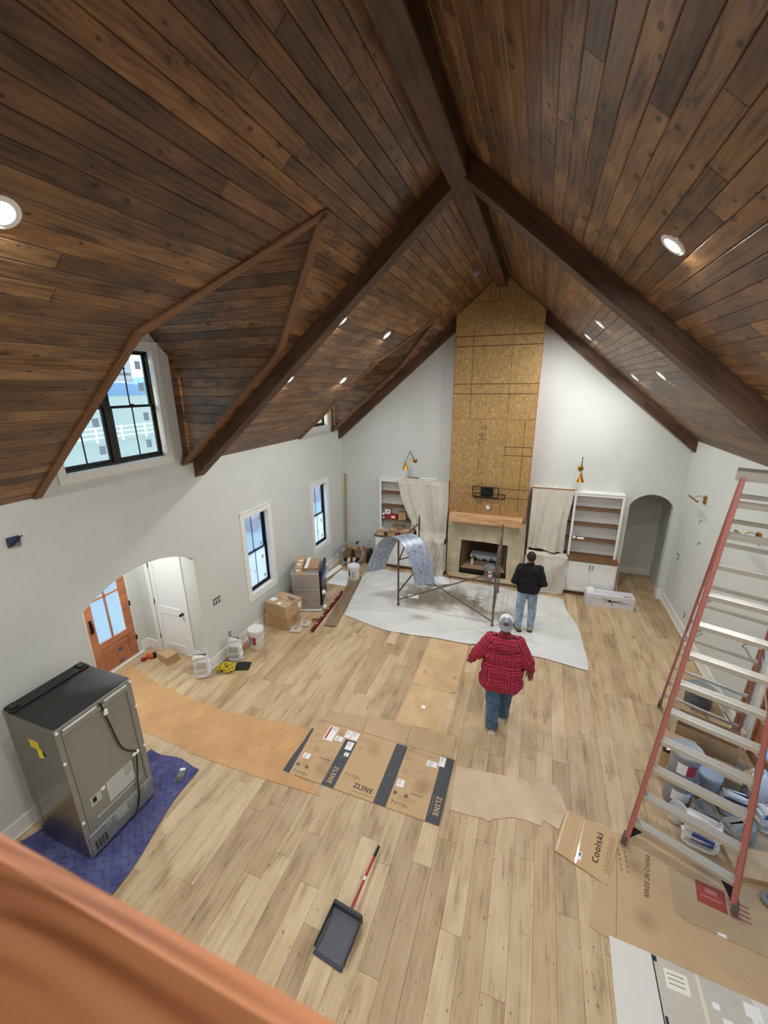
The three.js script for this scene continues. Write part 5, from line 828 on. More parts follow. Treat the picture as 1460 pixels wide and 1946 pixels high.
// ---------- refrigerator on its blanket ----------
{
  single('moving_blanket', 'blue quilted moving blanket spread under the refrigerator', 'blanket', suv(gridSheet(40, 40, (u, v) => { const x = lerp(lerp(0.1, 0.42, v), lerp(1.52, 1.27, v), u) + 0.03 * Math.sin(v * 7), z = lerp(8.56, 7.13, v) + 0.02 * Math.sin(u * 8); const under = x > 0.25 && x < 1.12 && z > 7.5 && z < 8.45; return [x, under ? 0.006 : 0.007 + 0.016 * fbm(u * 7, v * 7, 8, 8, 3, 4), z]; }, 0.004), 1.3, 1.3), M.quilt);
  const t = thing('refrigerator', 'dark steel refrigerator standing with its back to the room', 'refrigerator', [0, 0.014, 0]);
  const x0 = 0.37, x1 = 1.05, z0 = 7.595, z1 = 8.385, h = 1.69, side = mat({ color: 0x7d7b78, metalness: 0.92, roughness: 0.2 }), galv = mat({ color: 0x979994, metalness: 0.5, roughness: 0.38 }), topm = mat({ color: 0x30302f, metalness: 0.3, roughness: 0.5 });
  part(t, 'cabinet', cbox(x0, x1 - 0.02, 0.03, h, z0, z1, 0.006), side); part(t, 'top_panel', cbox(x0 + 0.02, x1 - 0.02, h, h + 0.006, z0 + 0.004, z1 - 0.004, 0.002), topm);
  for (const [a, b] of [[0.04, 0.62], [0.63, h + 0.006]]) part(t, 'door', cbox(0.27, 0.362, a, b, z0, z1, 0.01), side);
  part(t, 'hinge_cover', cbox(0.28, 0.43, h + 0.006, h + 0.03, z0 + 0.01, z1 - 0.01, 0.008), M.black); part(t, 'hinge', [cbox(0.3, 0.4, h + 0.03, h + 0.045, z0 + 0.02, z0 + 0.1, 0.006), cbox(0.3, 0.4, h + 0.03, h + 0.045, z1 - 0.1, z1 - 0.02, 0.006)], M.black);
  // back
  part(t, 'back_panel', cbox(x1 - 0.02, x1 - 0.004, 0.03, h, z0, z1, 0.004), galv);
  part(t, 'panel_rib', [cbox(x1 - 0.006, x1 + 0.012, 0.33, 1.6, z0 + 0.05, z0 + 0.075, 0.008), cbox(x1 - 0.006, x1 + 0.012, 0.33, 1.6, z1 - 0.075, z1 - 0.05, 0.008), cbox(x1 - 0.006, x1 + 0.012, 1.58, 1.62, z0 + 0.05, z1 - 0.05, 0.012)], galv);
  part(t, 'handle_channel', [cbox(x1 - 0.004, x1 + 0.02, h - 0.06, h - 0.025, z0 + 0.06, 7.92, 0.01), cbox(x1 - 0.004, x1 + 0.02, h - 0.06, h - 0.025, 7.99, z1 - 0.06, 0.01)], M.alu);
  part(t, 'compressor_cover', cbox(x1 - 0.004, x1 + 0.01, 0.05, 0.31, z0 + 0.02, z1 - 0.02, 0.006), galv);
  for (let j = 0; j < 2; j++) for (let i = 0; i < 6; i++) part(t, 'vent_slot', cbox(x1 + 0.0101, x1 + 0.0125, 0.23 + j * 0.04, 0.236 + j * 0.04, 7.68 + i * 0.09, 7.74 + i * 0.09, 0.001), M.alu);
  for (let j = 0; j < 4; j++) for (let i = 0; i < 4; i++) part(t, 'vent_hole', cbox(x1 + 0.0101, x1 + 0.011, 0.08 + j * 0.03, 0.1 + j * 0.03, 8.2 + i * 0.035, 8.225 + i * 0.035, 0.0003), M.black);
  part(t, 'seam', cbox(x1 - 0.004, x1 + 0.002, 0.425, 0.432, 7.7, 8.24, 0.001), M.alu);
  const lab = mat({ map: ctex(256, 256, (c, w) => { c.fillStyle = '#c9ccc8'; c.fillRect(0, 0, w, w); c.strokeStyle = '#5f6462'; c.strokeRect(6, 6, w - 12, w - 12); c.fillStyle = '#80857f'; for (let y = 24; y < 236; y += 11) for (let x = 20; x < 220;) { const l = 6 + rr() * 30; c.fillRect(x, y, l, 3); x += l + 5; } c.fillStyle = '#a9aeab'; c.fillRect(170, 10, 76, 130); }), roughness: 0.7 });
  const lg = new THREE.PlaneGeometry(0.3, 0.26); lg.rotateY(Math.PI / 2); lg.translate(x1 - 0.003, 0.6, 7.935); part(t, 'wiring_label', lg, lab, 'large grey wiring diagram label');
  part(t, 'rating_label', [cbox(x1 - 0.004, x1 - 0.003, 0.6, 0.71, 8.15, 8.26, 0.0002)], mat({ color: 0xb8bab6, roughness: 0.6 })); part(t, 'barcode', [cbox(x1 - 0.0029, x1 - 0.0026, 0.625, 0.69, 8.2, 8.24, 0.0001)], M.rubber); part(t, 'small_label', cbox(x1 - 0.004, x1 - 0.003, 0.68, 0.72, 8.1, 8.14, 0.0002), M.white); part(t, 'notice', cbox(x1 + 0.0101, x1 + 0.011, 0.17, 0.29, 7.94, 8.07, 0.0003), mat({ color: 0x93a59c, roughness: 0.6 }));
  part(t, 'power_cord', tube([[x1 + 0.012, 1.66, 7.955], [x1 + 0.02, 1.5, 7.94], [x1 + 0.02, 1.3, 7.91], [x1 + 0.02, 1.14, 7.89], [x1 + 0.02, 0.97, 7.85], [x1 + 0.02, 0.86, 7.78], [x1 + 0.02, 0.8, 7.725], [x1 + 0.022, 0.62, 7.75], [x1 + 0.022, 0.42, 7.785], [x1 + 0.024, 0.25, 7.8], [x1 + 0.03, 0.1, 7.86], [x1 + 0.04, 0.04, 7.95]], 0.0085, 70, 8), M.black, 'black power cord taped to the back');
  part(t, 'tape', [cbox(x1 + 0.003, x1 + 0.03, 1.5, 1.56, 7.91, 7.95, 0.004), cbox(x1 + 0.003, x1 + 0.03, 0.77, 0.8, 7.69, 7.77, 0.004)], M.paper); for (const [y, z] of [[1.64, 7.61], [1.64, 8.37], [1.3, 7.6], [1.28, 8.375], [0.75, 7.605], [0.5, 8.37]]) part(t, 'screw_cap', cbox(x1 - 0.01, x1 + 0.008, y, y + 0.03, z - 0.012, z + 0.012, 0.005), M.white);
  part(t, 'energy_tag', [bar([0.66, 1.46, z1 + 0.001], [0.66, 1.36, z1 + 0.001], 0.14, 0.0012, [0, 0, 1], 0.0002), bar([0.72, 1.37, z1 + 0.001], [0.745, 1.28, z1 + 0.012], 0.08, 0.0012, [0, 0, 1], 0.0002)], mat({ color: 0xe2c81e, roughness: 0.6 }), 'bright yellow paper tag'); part(t, 'foot', [cbox(0.4, 0.46, -0.003, 0.03, z1 - 0.1, z1 - 0.04, 0.005), cbox(0.95, 1.0, -0.003, 0.03, z1 - 0.1, z1 - 0.04, 0.005), cbox(0.4, 0.46, -0.003, 0.03, z0 + 0.04, z0 + 0.1, 0.005), cbox(0.95, 1.0, -0.003, 0.03, z0 + 0.04, z0 + 0.1, 0.005)], M.rubber);
  const gl = thing('work_glove', 'grey work glove dropped on the blue blanket', 'glove', [1.14, 0.025, 7.3], 0.5); part(gl, 'palm', cbox(-0.045, 0.045, 0, 0.018, -0.05, 0.05, 0.009), mat({ color: 0x6e7066, roughness: 0.9 })); for (let i = 0; i < 4; i++) part(gl, 'finger', rod([-0.033 + i * 0.022, 0.009, 0.05], [-0.04 + i * 0.027, 0.009, 0.11], 0.009, 0.007, 8), mat({ color: 0x6e7066, roughness: 0.9 })); part(gl, 'cuff', cbox(-0.035, 0.035, 0.001, 0.019, -0.09, -0.05, 0.007), M.white);
}
// ---------- floor protection ----------
function ragged(pts, n, amp, seed) { const r = rng(seed), out = []; for (let i = 0; i < pts.length; i++) { const a = pts[i], b = pts[(i + 1) % pts.length]; const k = a[2] ? n : 1; for (let j = 0; j < k; j++) { const t = j / k, o = j ? (r() - 0.5) * amp : 0; out.push([lerp(a[0], b[0], t) + o, lerp(a[1], b[1], t) + o * 0.6]); } } return out; }
{
  single('floor_paper', 'orange-brown rosin paper runner reaching into the lobby', 'floor paper', slab(ragged([[-1.5, 5.93], [-1.35, 6.12], [-0.6, 6.62], [0.02, 6.93, 1], [0.98, 6.97], [0.86, 6.2, 1], [0.3, 6.2], [-0.6, 6.09]], 8, 0.02, 5), 0.001, 0.003), M.paperTan);
  single('floor_paper', 'orange-brown rosin paper runner reaching the printed cardboard', 'floor paper', slab(ragged([[0.84, 6.22], [0.93, 6.99, 1], [2.0, 6.98], [2.95, 6.93], [2.86, 6.84], [2.5, 6.8], [2.42, 6.05, 1]], 8, 0.02, 6), 0.0032, 0.0052), M.paperTan);
  const W0 = 2.32, W1 = 4.385, Z0 = 5.875, Z1 = 6.79;
  const tx = ctex(2048, 908, (c, w, h) => {
    const r = rng(44), X = x => (x - W0) / (W1 - W0) * w, Y = z => (z - Z0) / (Z1 - Z0) * h; c.fillStyle = '#c4a27a'; c.fillRect(0, 0, w, h);
    for (let i = 0; i < 9000; i++) { const k = r(); c.fillStyle = k > 0.5 ? 'rgba(255,235,205,0.05)' : 'rgba(90,60,30,0.05)'; c.fillRect(r() * w, r() * h, 4 + r() * 30, 1 + r() * 3); }
    for (let i = 0; i < 14; i++) { const x = r() * w, y = r() * h, q = c.createRadialGradient(x, y, 0, x, y, 60 + r() * 80); q.addColorStop(0, 'rgba(110,80,48,0.25)'); q.addColorStop(1, 'rgba(110,80,48,0)'); c.fillStyle = q; c.fillRect(x - 150, y - 150, 300, 300); }
    c.fillStyle = '#4a4c4e'; const strip = (a, b, z) => { c.fillRect(X(a), Y(z), X(b) - X(a), h); };
    c.beginPath(); c.moveTo(X(W0), h); c.lineTo(X(2.42), h); c.lineTo(X(2.37), Y(6.05)); c.lineTo(X(2.33), Y(6.06)); c.lineTo(X(2.335), Y(6.3)); c.lineTo(X(W0), Y(6.55)); c.fill();
    strip(2.88, 3.05, 6.06); strip(3.58, 3.74, 5.89); strip(4.22, W1, 5.88);
    for (let i = 0; i < 260; i++) { c.fillStyle = 'rgba(200,180,150,0.10)'; c.fillRect([X(2.88), X(3.58), X(4.22)][i % 3] + r() * 150, r() * h, 6 + r() * 30, 2 + r() * 5); }
    c.fillStyle = '#3c3d3f'; c.textAlign = 'center'; c.textBaseline = 'middle'; c.font = 'bold 92px sans-serif'; c.save(); c.translate(X(3.405), Y(6.665)); c.rotate(0.05); c.fillText('ZLINE', 0, 0); c.restore();
    c.fillStyle = '#c4a27a'; for (const [x, z, s] of [[2.965, 6.625, 88], [4.315, 6.575, 88]]) { c.save(); c.translate(X(x), Y(z)); c.rotate(Math.PI / 2); c.font = 'bold ' + s + 'px sans-serif'; c.fillText('ZLINE', 0, 0); c.globalAlpha = 0.6; c.fillRect(-120, 62, 240, 6); c.globalAlpha = 1; c.restore(); }
    c.fillStyle = 'rgba(60,56,50,0.55)'; c.fillRect(X(3.26), Y(6.735), 300, 7);
    const lines = (x, z, n, L) => { for (let i = 0; i < n; i++) c.fillRect(X(x), Y(z + i * 0.022), L * (0.6 + r() * 0.4), 4); };
    c.fillStyle = 'rgba(80,66,48,0.6)'; lines(2.42, 6.0, 2, 150); lines(2.42, 6.1, 4, 110); lines(2.43, 6.24, 2, 60); lines(3.08, 5.97, 3, 420); lines(3.1, 6.12, 3, 90); lines(3.76, 5.93, 2, 420); lines(3.77, 6.05, 3, 90); lines(3.78, 6.22, 4, 90); lines(3.84, 6.6, 3, 260); lines(2.5, 6.6, 3, 120);
    const icon = (x, z) => { const a = X(x), b = Y(z); c.strokeStyle = 'rgba(50,42,34,0.75)'; c.lineWidth = 6; for (let i = 0; i < 5; i++) { const o = a + i * 46; c.beginPath(); if (i === 0) { c.moveTo(o, b + 22); c.lineTo(o, b - 20); c.moveTo(o - 12, b - 20); c.lineTo(o + 12, b - 20); c.lineTo(o, b); } else if (i === 1) { c.moveTo(o - 8, b + 22); c.lineTo(o - 8, b - 20); c.moveTo(o + 10, b + 22); c.lineTo(o + 10, b - 20); } else if (i === 2) { c.arc(o, b, 16, Math.PI, 0); c.moveTo(o, b); c.lineTo(o, b + 22); } else if (i === 3) c.rect(o - 14, b - 16, 28, 34); else { c.arc(o, b, 14, 0, 4.5); } c.stroke(); } };
    icon(2.46, 6.74); icon(3.12, 6.56); icon(3.79, 6.7); c.fillStyle = 'rgba(80,66,48,0.65)'; for (const [x, z] of [[2.46, 6.64], [2.59, 6.64], [3.79, 6.58], [3.93, 6.58]]) { c.beginPath(); c.arc(X(x), Y(z), 26, 0, 7); c.fill(); }
    c.strokeStyle = 'rgba(90,70,50,0.5)'; c.lineWidth = 3; c.strokeRect(X(2.68), Y(6.3), 150, 130); c.strokeRect(X(3.96), Y(6.2), 130, 120); c.strokeRect(X(3.98), Y(6.37), 130, 110); c.fillRect(X(2.66), Y(6.45), 180, 12); c.fillRect(X(3.97), Y(6.52), 150, 12);
    // stickers
    const st = (x0, x1, z0, z1, f) => { c.fillStyle = '#eeece8'; c.fillRect(X(x0), Y(z0), X(x1) - X(x0), Y(z1) - Y(z0)); if (f) { c.fillStyle = f; c.fillRect(X(x0) + 16, Y(z0) + 12, 26, Y(z1) - Y(z0) - 30); } c.fillStyle = '#8a8a8c'; for (let i = 0; i < 4; i++) c.fillRect(X(x0) + (f ? 60 : 14), Y(z0) + 16 + i * 16, (X(x1) - X(x0)) * 0.45, 5); };
    st(2.57, 2.71, 5.92, 6.17, '#b02a2e'); st(2.73, 2.845, 6.05, 6.13); st(2.84, 2.925, 5.91, 6.04); st(2.935, 3.035, 5.915, 6.045); st(2.93, 3.025, 6.085, 6.22); st(2.965, 3.03, 6.26, 6.32); st(2.45, 2.55, 6.45, 6.53); st(3.77, 3.86, 6.39, 6.49); st(4.05, 4.19, 6.0, 6.085); st(4.2, 4.28, 5.89, 6.04);
    // scuffs of plaster
    for (let i = 0; i < 30; i++) { c.fillStyle = 'rgba(225,210,190,0.16)'; c.save(); c.translate(X(rnd(2.6, 3.6, r)), Y(rnd(6.1, 6.5, r))); c.rotate(-0.5); c.fillRect(0, 0, 30 + r() * 90, 4 + r() * 10); c.restore(); }
  });
  tx.flipY = true;
  const t = thing('printed_cardboard', 'flattened cardboard appliance box printed with dark bands and large letters', 'cardboard', [0, 0.001, 0]); const y = 0.0075;
  const pan = (x0, x1, n) => { const g = slab([[x0, Z0], [x1, Z0], [x1, Z1], [x0, Z1]], y - 0.005, y), P = g.attributes.position, u = g.attributes.uv; for (let i = 0; i < P.count; i++) u.setXY(i, (P.getX(i) - W0) / (W1 - W0), 1 - (P.getZ(i) - Z0) / (Z1 - Z0)); part(t, n, g, mat({ map: tx, roughness: 0.8 })); };
  pan(2.32, 3.053, 'box_panel'); pan(3.056, 3.735, 'box_panel'); pan(3.738, 4.385, 'box_panel');
  part(t, 'box_flap', slab([[2.37, 5.87], [2.44, 5.66], [3.02, 5.58], [3.045, 5.87]], y - 0.005, y), M.card[2]); part(t, 'box_flap', slab([[3.05, 5.87], [3.04, 5.545], [3.68, 5.525], [3.7, 5.87]], y - 0.004, y + 0.001), M.card[2]); part(t, 'box_flap', slab([[3.71, 5.87], [3.695, 5.53], [4.33, 5.5], [4.35, 5.87]], y - 0.005, y), M.card[2]);
  const roundRect = (x0, x1, z0, z1, q, hole) => { const p = []; for (const [cx, cz, a0] of [[x1 - q, z1 - q, 0], [x0 + q, z1 - q, 90], [x0 + q, z0 + q, 180], [x1 - q, z0 + q, 270]]) for (let k = 0; k <= 5; k++) { const a = (a0 + k * 18) * Math.PI / 180; p.push([cx + Math.cos(a) * q, cz + Math.sin(a) * q]); } return p; };
  const c1 = thing('cardboard_sheet', 'rounded tan cardboard sheet meeting the plastic sheeting', 'cardboard', [0, 0.001, 0]); part(c1, 'sheet', slab(roundRect(3.43, 4.165, 3.3, 4.66, 0.06), 0.004, 0.009, [roundRect(3.545, 3.575, 4.28, 4.36, 0.012), roundRect(4.06, 4.09, 4.26, 4.34, 0.012)]), M.card[3]);
  const c2 = thing('cardboard_sheet', 'plain tan cardboard sheet with one tiny white sticker', 'cardboard', [0, 0.001, 0]); part(c2, 'sheet', slab([[3.45, 4.64], [4.09, 4.64], [4.115, 5.48], [3.44, 5.535]], 0.0005, 0.0035), M.card[3]); part(c2, 'sticker', cbox(3.72, 3.78, 0.0036, 0.0042, 5.07, 5.13, 0.0001), M.paper);
  const c3 = thing('cardboard_sheet', 'bare cardboard sheet with one torn edge, right of the printed cardboard', 'cardboard', [0, 0.001, 0]); part(c3, 'sheet', slab([[4.47, 6.56], [4.42, 5.955], [5.04, 5.89], [5.64, 5.81], [5.7, 5.95], [5.75, 6.1], [5.65, 6.37], [5.49, 6.32], [5.46, 6.4], [5.3, 6.385], [5.14, 6.41], [5.06, 6.45], [4.95, 6.5], [4.9, 6.55], [4.83, 6.53], [4.72, 6.55]], 0.001, 0.006), M.card[0]);
  // carton flap with a brand name
  const tc = ctex(1024, 768, (c, w, h) => { c.fillStyle = '#c6a57c'; c.fillRect(0, 0, w, h); const r = rng(3); for (let i = 0; i < 3000; i++) { c.fillStyle = r() > 0.5 ? 'rgba(255,235,205,0.05)' : 'rgba(90,60,30,0.05)'; c.fillRect(r() * w, r() * h, 4 + r() * 24, 2); } c.fillStyle = 'rgba(236,214,178,0.85)'; for (let y = 10; y < h - 20; y += 22) { c.fillRect(8 + r() * 8, y, 14, 12); c.fillRect(300 + r() * 10, y, 14, 12); } c.fillStyle = '#3a3226'; c.save(); c.translate(690, 380); c.rotate(-Math.PI / 2); c.textAlign = 'center'; c.textBaseline = 'middle'; c.font = 'bold 150px sans-serif'; c.fillText('Coolski', 0, 0); c.restore(); c.strokeStyle = '#4a4032'; c.lineWidth = 6; for (let i = 0; i < 5; i++) { const y = 130 + i * 120; c.strokeRect(860, y, 84, 92); c.beginPath(); c.moveTo(880, y + 46); c.lineTo(926, y + 46); c.moveTo(902, y + 20); c.lineTo(902, y + 72); c.stroke(); } c.fillStyle = '#f0f0ee'; c.fillRect(370, 590, 90, 130); c.fillStyle = '#4e6e8e'; c.fillRect(384, 604, 60, 50); }); tc.flipY = true;
  const t4 = thing('carton_flap', 'cardboard flap with printed name and shiny tape beside the ladder foot', 'cardboard', [0, 0.001, 0]); { const A = [5.745, 6.1], B = [6.285, 6.21], Cc = [6.08, 6.79], Dd = [5.6, 6.62]; const g = slab([A, B, Cc, Dd], 0.006, 0.011), P = g.attributes.position, u = g.attributes.uv; const ex = [B[0] - A[0], B[1] - A[1]], ez = [Dd[0] - A[0], Dd[1] - A[1]], det = ex[0] * ez[1] - ex[1] * ez[0]; for (let i = 0; i < P.count; i++) { const dx = P.getX(i) - A[0], dz = P.getZ(i) - A[1]; u.setXY(i, (dx * ez[1] - dz * ez[0]) / det, 1 - (ex[0] * dz - ex[1] * dx) / det); } part(t4, 'flap', g, mat({ map: tc, roughness: 0.8 })); const tp = phys({ color: 0xd8c29a, roughness: 0.12, clearcoat: 1 }); part(t4, 'tape', [bar([5.62, 0.0118, 6.6], [5.755, 0.0118, 6.13], 0.02, 0.0008, [0, 1, 0], 0.0002), bar([5.8, 0.0118, 6.68], [5.93, 0.0118, 6.17], 0.02, 0.0008, [0, 1, 0], 0.0002)], tp, 'shiny clear tape'); }
  const big = thing('cardboard_sheet', 'largest opened cardboard sheet under the ladder, with small printing', 'cardboard', [0, 0.001, 0]);
  const bt = ctex(1024, 1024, (c, w) => { c.fillStyle = '#c3a47e'; c.fillRect(0, 0, w, w); const r = rng(9); for (let i = 0; i < 4000; i++) { c.fillStyle = r() > 0.5 ? 'rgba(255,235,205,0.06)' : 'rgba(90,60,30,0.06)'; c.fillRect(r() * w, r() * w, 4 + r() * 24, 2); } for (let i = 0; i < 9; i++) { const x = r() * w, y = r() * w, q = c.createRadialGradient(x, y, 0, x, y, 90); q.addColorStop(0, 'rgba(100,72,44,0.28)'); q.addColorStop(1, 'rgba(100,72,44,0)'); c.fillStyle = q; c.fillRect(x - 100, y - 100, 200, 200); } c.fillStyle = 'rgba(70,54,36,0.85)'; c.save(); c.translate(420, 310); c.rotate(-Math.PI / 2 + 0.22); c.font = 'bold 40px sans-serif'; c.textAlign = 'center'; c.fillText('MADE IN CHINA', 0, 0); c.restore(); c.fillStyle = 'rgba(90,70,46,0.4)'; for (let k = 0; k < 2; k++) for (let i = 0; i < 5; i++) c.fillRect(240 + k * 40, 180 + i * 34, 14, 22); }); bt.flipY = true;
  { const g = slab([[6.0, 6.79], [5.93, 6.98], [5.885, 7.19], [5.96, 7.225], [6.04, 7.235], [7.6, 7.33], [7.7, 6.2], [6.95, 6.05], [6.25, 6.19]], 0.0005, 0.0055), P = g.attributes.position, u = g.attributes.uv; for (let i = 0; i < P.count; i++) u.setXY(i, (P.getX(i) - 5.88) / 1.5, 1 - (P.getZ(i) - 6.1) / 1.5); part(big, 'sheet', g, mat({ map: bt, roughness: 0.82 })); part(big, 'fold_crease', bar([6.1, 0.0057, 7.22], [6.25, 0.0057, 6.25], 0.006, 0.0012, [0, 1, 0], 0.0003), M.cardEdge); }
  const rt = ctex(512, 512, (c, w) => { c.fillStyle = '#b39a7a'; c.fillRect(0, 0, w, w); const r = rng(19); for (let i = 0; i < 2500; i++) { c.fillStyle = r() > 0.5 ? 'rgba(255,235,205,0.06)' : 'rgba(70,50,30,0.08)'; c.fillRect(r() * w, r() * w, 4 + r() * 24, 2); } c.fillStyle = 'rgba(150,52,50,0.85)'; c.save(); c.translate(150, 130); c.rotate(0.16); c.fillRect(0, 0, 120, 120); c.fillStyle = 'rgba(190,120,100,0.9)'; c.fillRect(38, 22, 50, 26); c.fillRect(14, 70, 90, 8); c.fillStyle = 'rgba(150,52,50,0.7)'; for (let i = 0; i < 4; i++) c.fillRect(130, 30 + i * 26, 80, 9); c.restore(); c.fillStyle = '#eceae6'; c.fillRect(176, 372, 34, 24); }); rt.flipY = true;
  const c6 = thing('cardboard_sheet', 'second cardboard layer with a red printed square by the ladder boot', 'cardboard', [0, 0.001, 0]); { const g = slab([[6.69, 6.4], [6.67, 6.62], [6.655, 6.82], [6.7, 6.84], [6.75, 6.855], [7.0, 6.88], [7.5, 6.94], [7.72, 6.3], [7.2, 6.34]], 0.0062, 0.0112), P = g.attributes.position, u = g.attributes.uv; for (let i = 0; i < P.count; i++) u.setXY(i, (P.getX(i) - 6.62) / 1.0, 1 - (P.getZ(i) - 6.2) / 0.9); part(c6, 'sheet', g, mat({ map: rt, roughness: 0.85 })); }
  const wt = ctex(512, 512, (c, w) => { c.fillStyle = '#c9c2b6'; c.fillRect(0, 0, w, w); const r = rng(29); for (let i = 0; i < 1500; i++) { c.fillStyle = 'rgba(120,105,85,0.05)'; c.fillRect(r() * w, r() * w, 6 + r() * 30, 2); } c.fillStyle = '#dedad2'; c.fillRect(0, 0, 170, w); c.fillStyle = '#23252e'; c.fillRect(168, 0, 5, w); c.fillRect(172, 10, 14, 20); c.fillRect(176, 200, 10, 300); c.beginPath(); c.moveTo(190, 250); c.lineTo(210, 250); c.lineTo(216, 275); c.lineTo(240, 268); c.lineTo(246, 300); c.lineTo(228, 300); c.lineTo(222, 288); c.lineTo(190, 296); c.fill(); c.fillStyle = '#efe9dc'; c.fillRect(206, 40, 84, 66); c.fillStyle = '#a79f90'; for (let i = 0; i < 3; i++) c.fillRect(216, 52 + i * 16, 60, 5); c.fillStyle = 'rgba(240,225,200,0.7)'; c.fillRect(322, 0, 14, w); c.fillStyle = '#f2eee4'; c.fillRect(384, 130, 34, 26); c.fillStyle = '#eef0f2'; c.fillRect(490, 60, 20, 70); }); wt.flipY = true;
  const c7 = thing('white_carton_sheet', 'flattened white and tan carton at the lower edge of the picture', 'cardboard', [0, 0.001, 0]); { const g = slab([[6.045, 7.215], [6.4, 7.23], [6.66, 7.25], [7.2, 7.28], [7.5, 7.3], [7.45, 8.3], [6.0, 8.3]], 0.0062, 0.0112), P = g.attributes.position, u = g.attributes.uv; for (let i = 0; i < P.count; i++) u.setXY(i, (P.getX(i) - 6.03) / 1.03, 1 - (P.getZ(i) - 7.215) / 1.03); part(c7, 'sheet', g, mat({ map: wt, roughness: 0.75 })); part(c7, 'shipping_label', xf(cbox(-0.055, 0.055, 0, 0.0006, -0.045, 0.045, 0.0001), { p: [7.04, 0.0113, 7.36], r: [0, -0.08, 0] }), M.paper); part(c7, 'shipping_label', xf(cbox(-0.025, 0.025, 0, 0.0006, -0.02, 0.02, 0.0001), { p: [6.78, 0.0113, 7.42] }), M.paper); }
}
// ---------- dustpan ----------
{
  const t = thing('dustpan', 'black long-handled dustpan with a red pole lying on the floor', 'dustpan', [0.0, 0.002, 0.0]); const gm = mat({ color: 0x3a3c42, roughness: 0.5 }), gd = mat({ color: 0x55585f, roughness: 0.55 });
  const pan = new THREE.Group(); pan.name = 'pan'; t.add(pan); pan.position.set(3.755, 0, 8.06); pan.rotation.y = -0.1; shade(pan);
  part(pan, 'pan_floor', gridSheet(4, 10, (u, v) => [lerp(-0.145, 0.145, u), 0.004 + 0.06 * Math.pow(v, 2), lerp(0.17, -0.15, v)], 0.005), gd); part(pan, 'pan_side', [bar([-0.15, 0.035, 0.16], [-0.15, 0.08, -0.16], 0.008, 0.06, [0, 1, 0], 0.003), bar([0.15, 0.035, 0.16], [0.15, 0.08, -0.16], 0.008, 0.06, [0, 1, 0], 0.003)], gm); part(pan, 'pan_back', cbox(-0.155, 0.155, 0.02, 0.125, -0.185, -0.15, 0.012), gm); part(pan, 'front_lip', [cbox(-0.15, 0.15, 0, 0.012, 0.165, 0.195, 0.005)], gm); part(pan, 'wheel', [rod([-0.16, 0.02, -0.15], [-0.145, 0.02, -0.15], 0.02, 0.02, 12)], M.rubber);
  const a = [3.80, 0.1, 7.88], b = [3.835, 0.05, 7.25], at = k => [0, 1, 2].map(i => lerp(a[i], b[i], k)); part(t, 'pole', rod(at(0), at(0.84), 0.012), M.red, 'red metal pole'); part(t, 'pole_band', rod(at(0.42), at(0.48), 0.0125), M.white); part(t, 'grip', rod(at(0.82), at(1), 0.016, 0.013, 12), M.rubber);
}
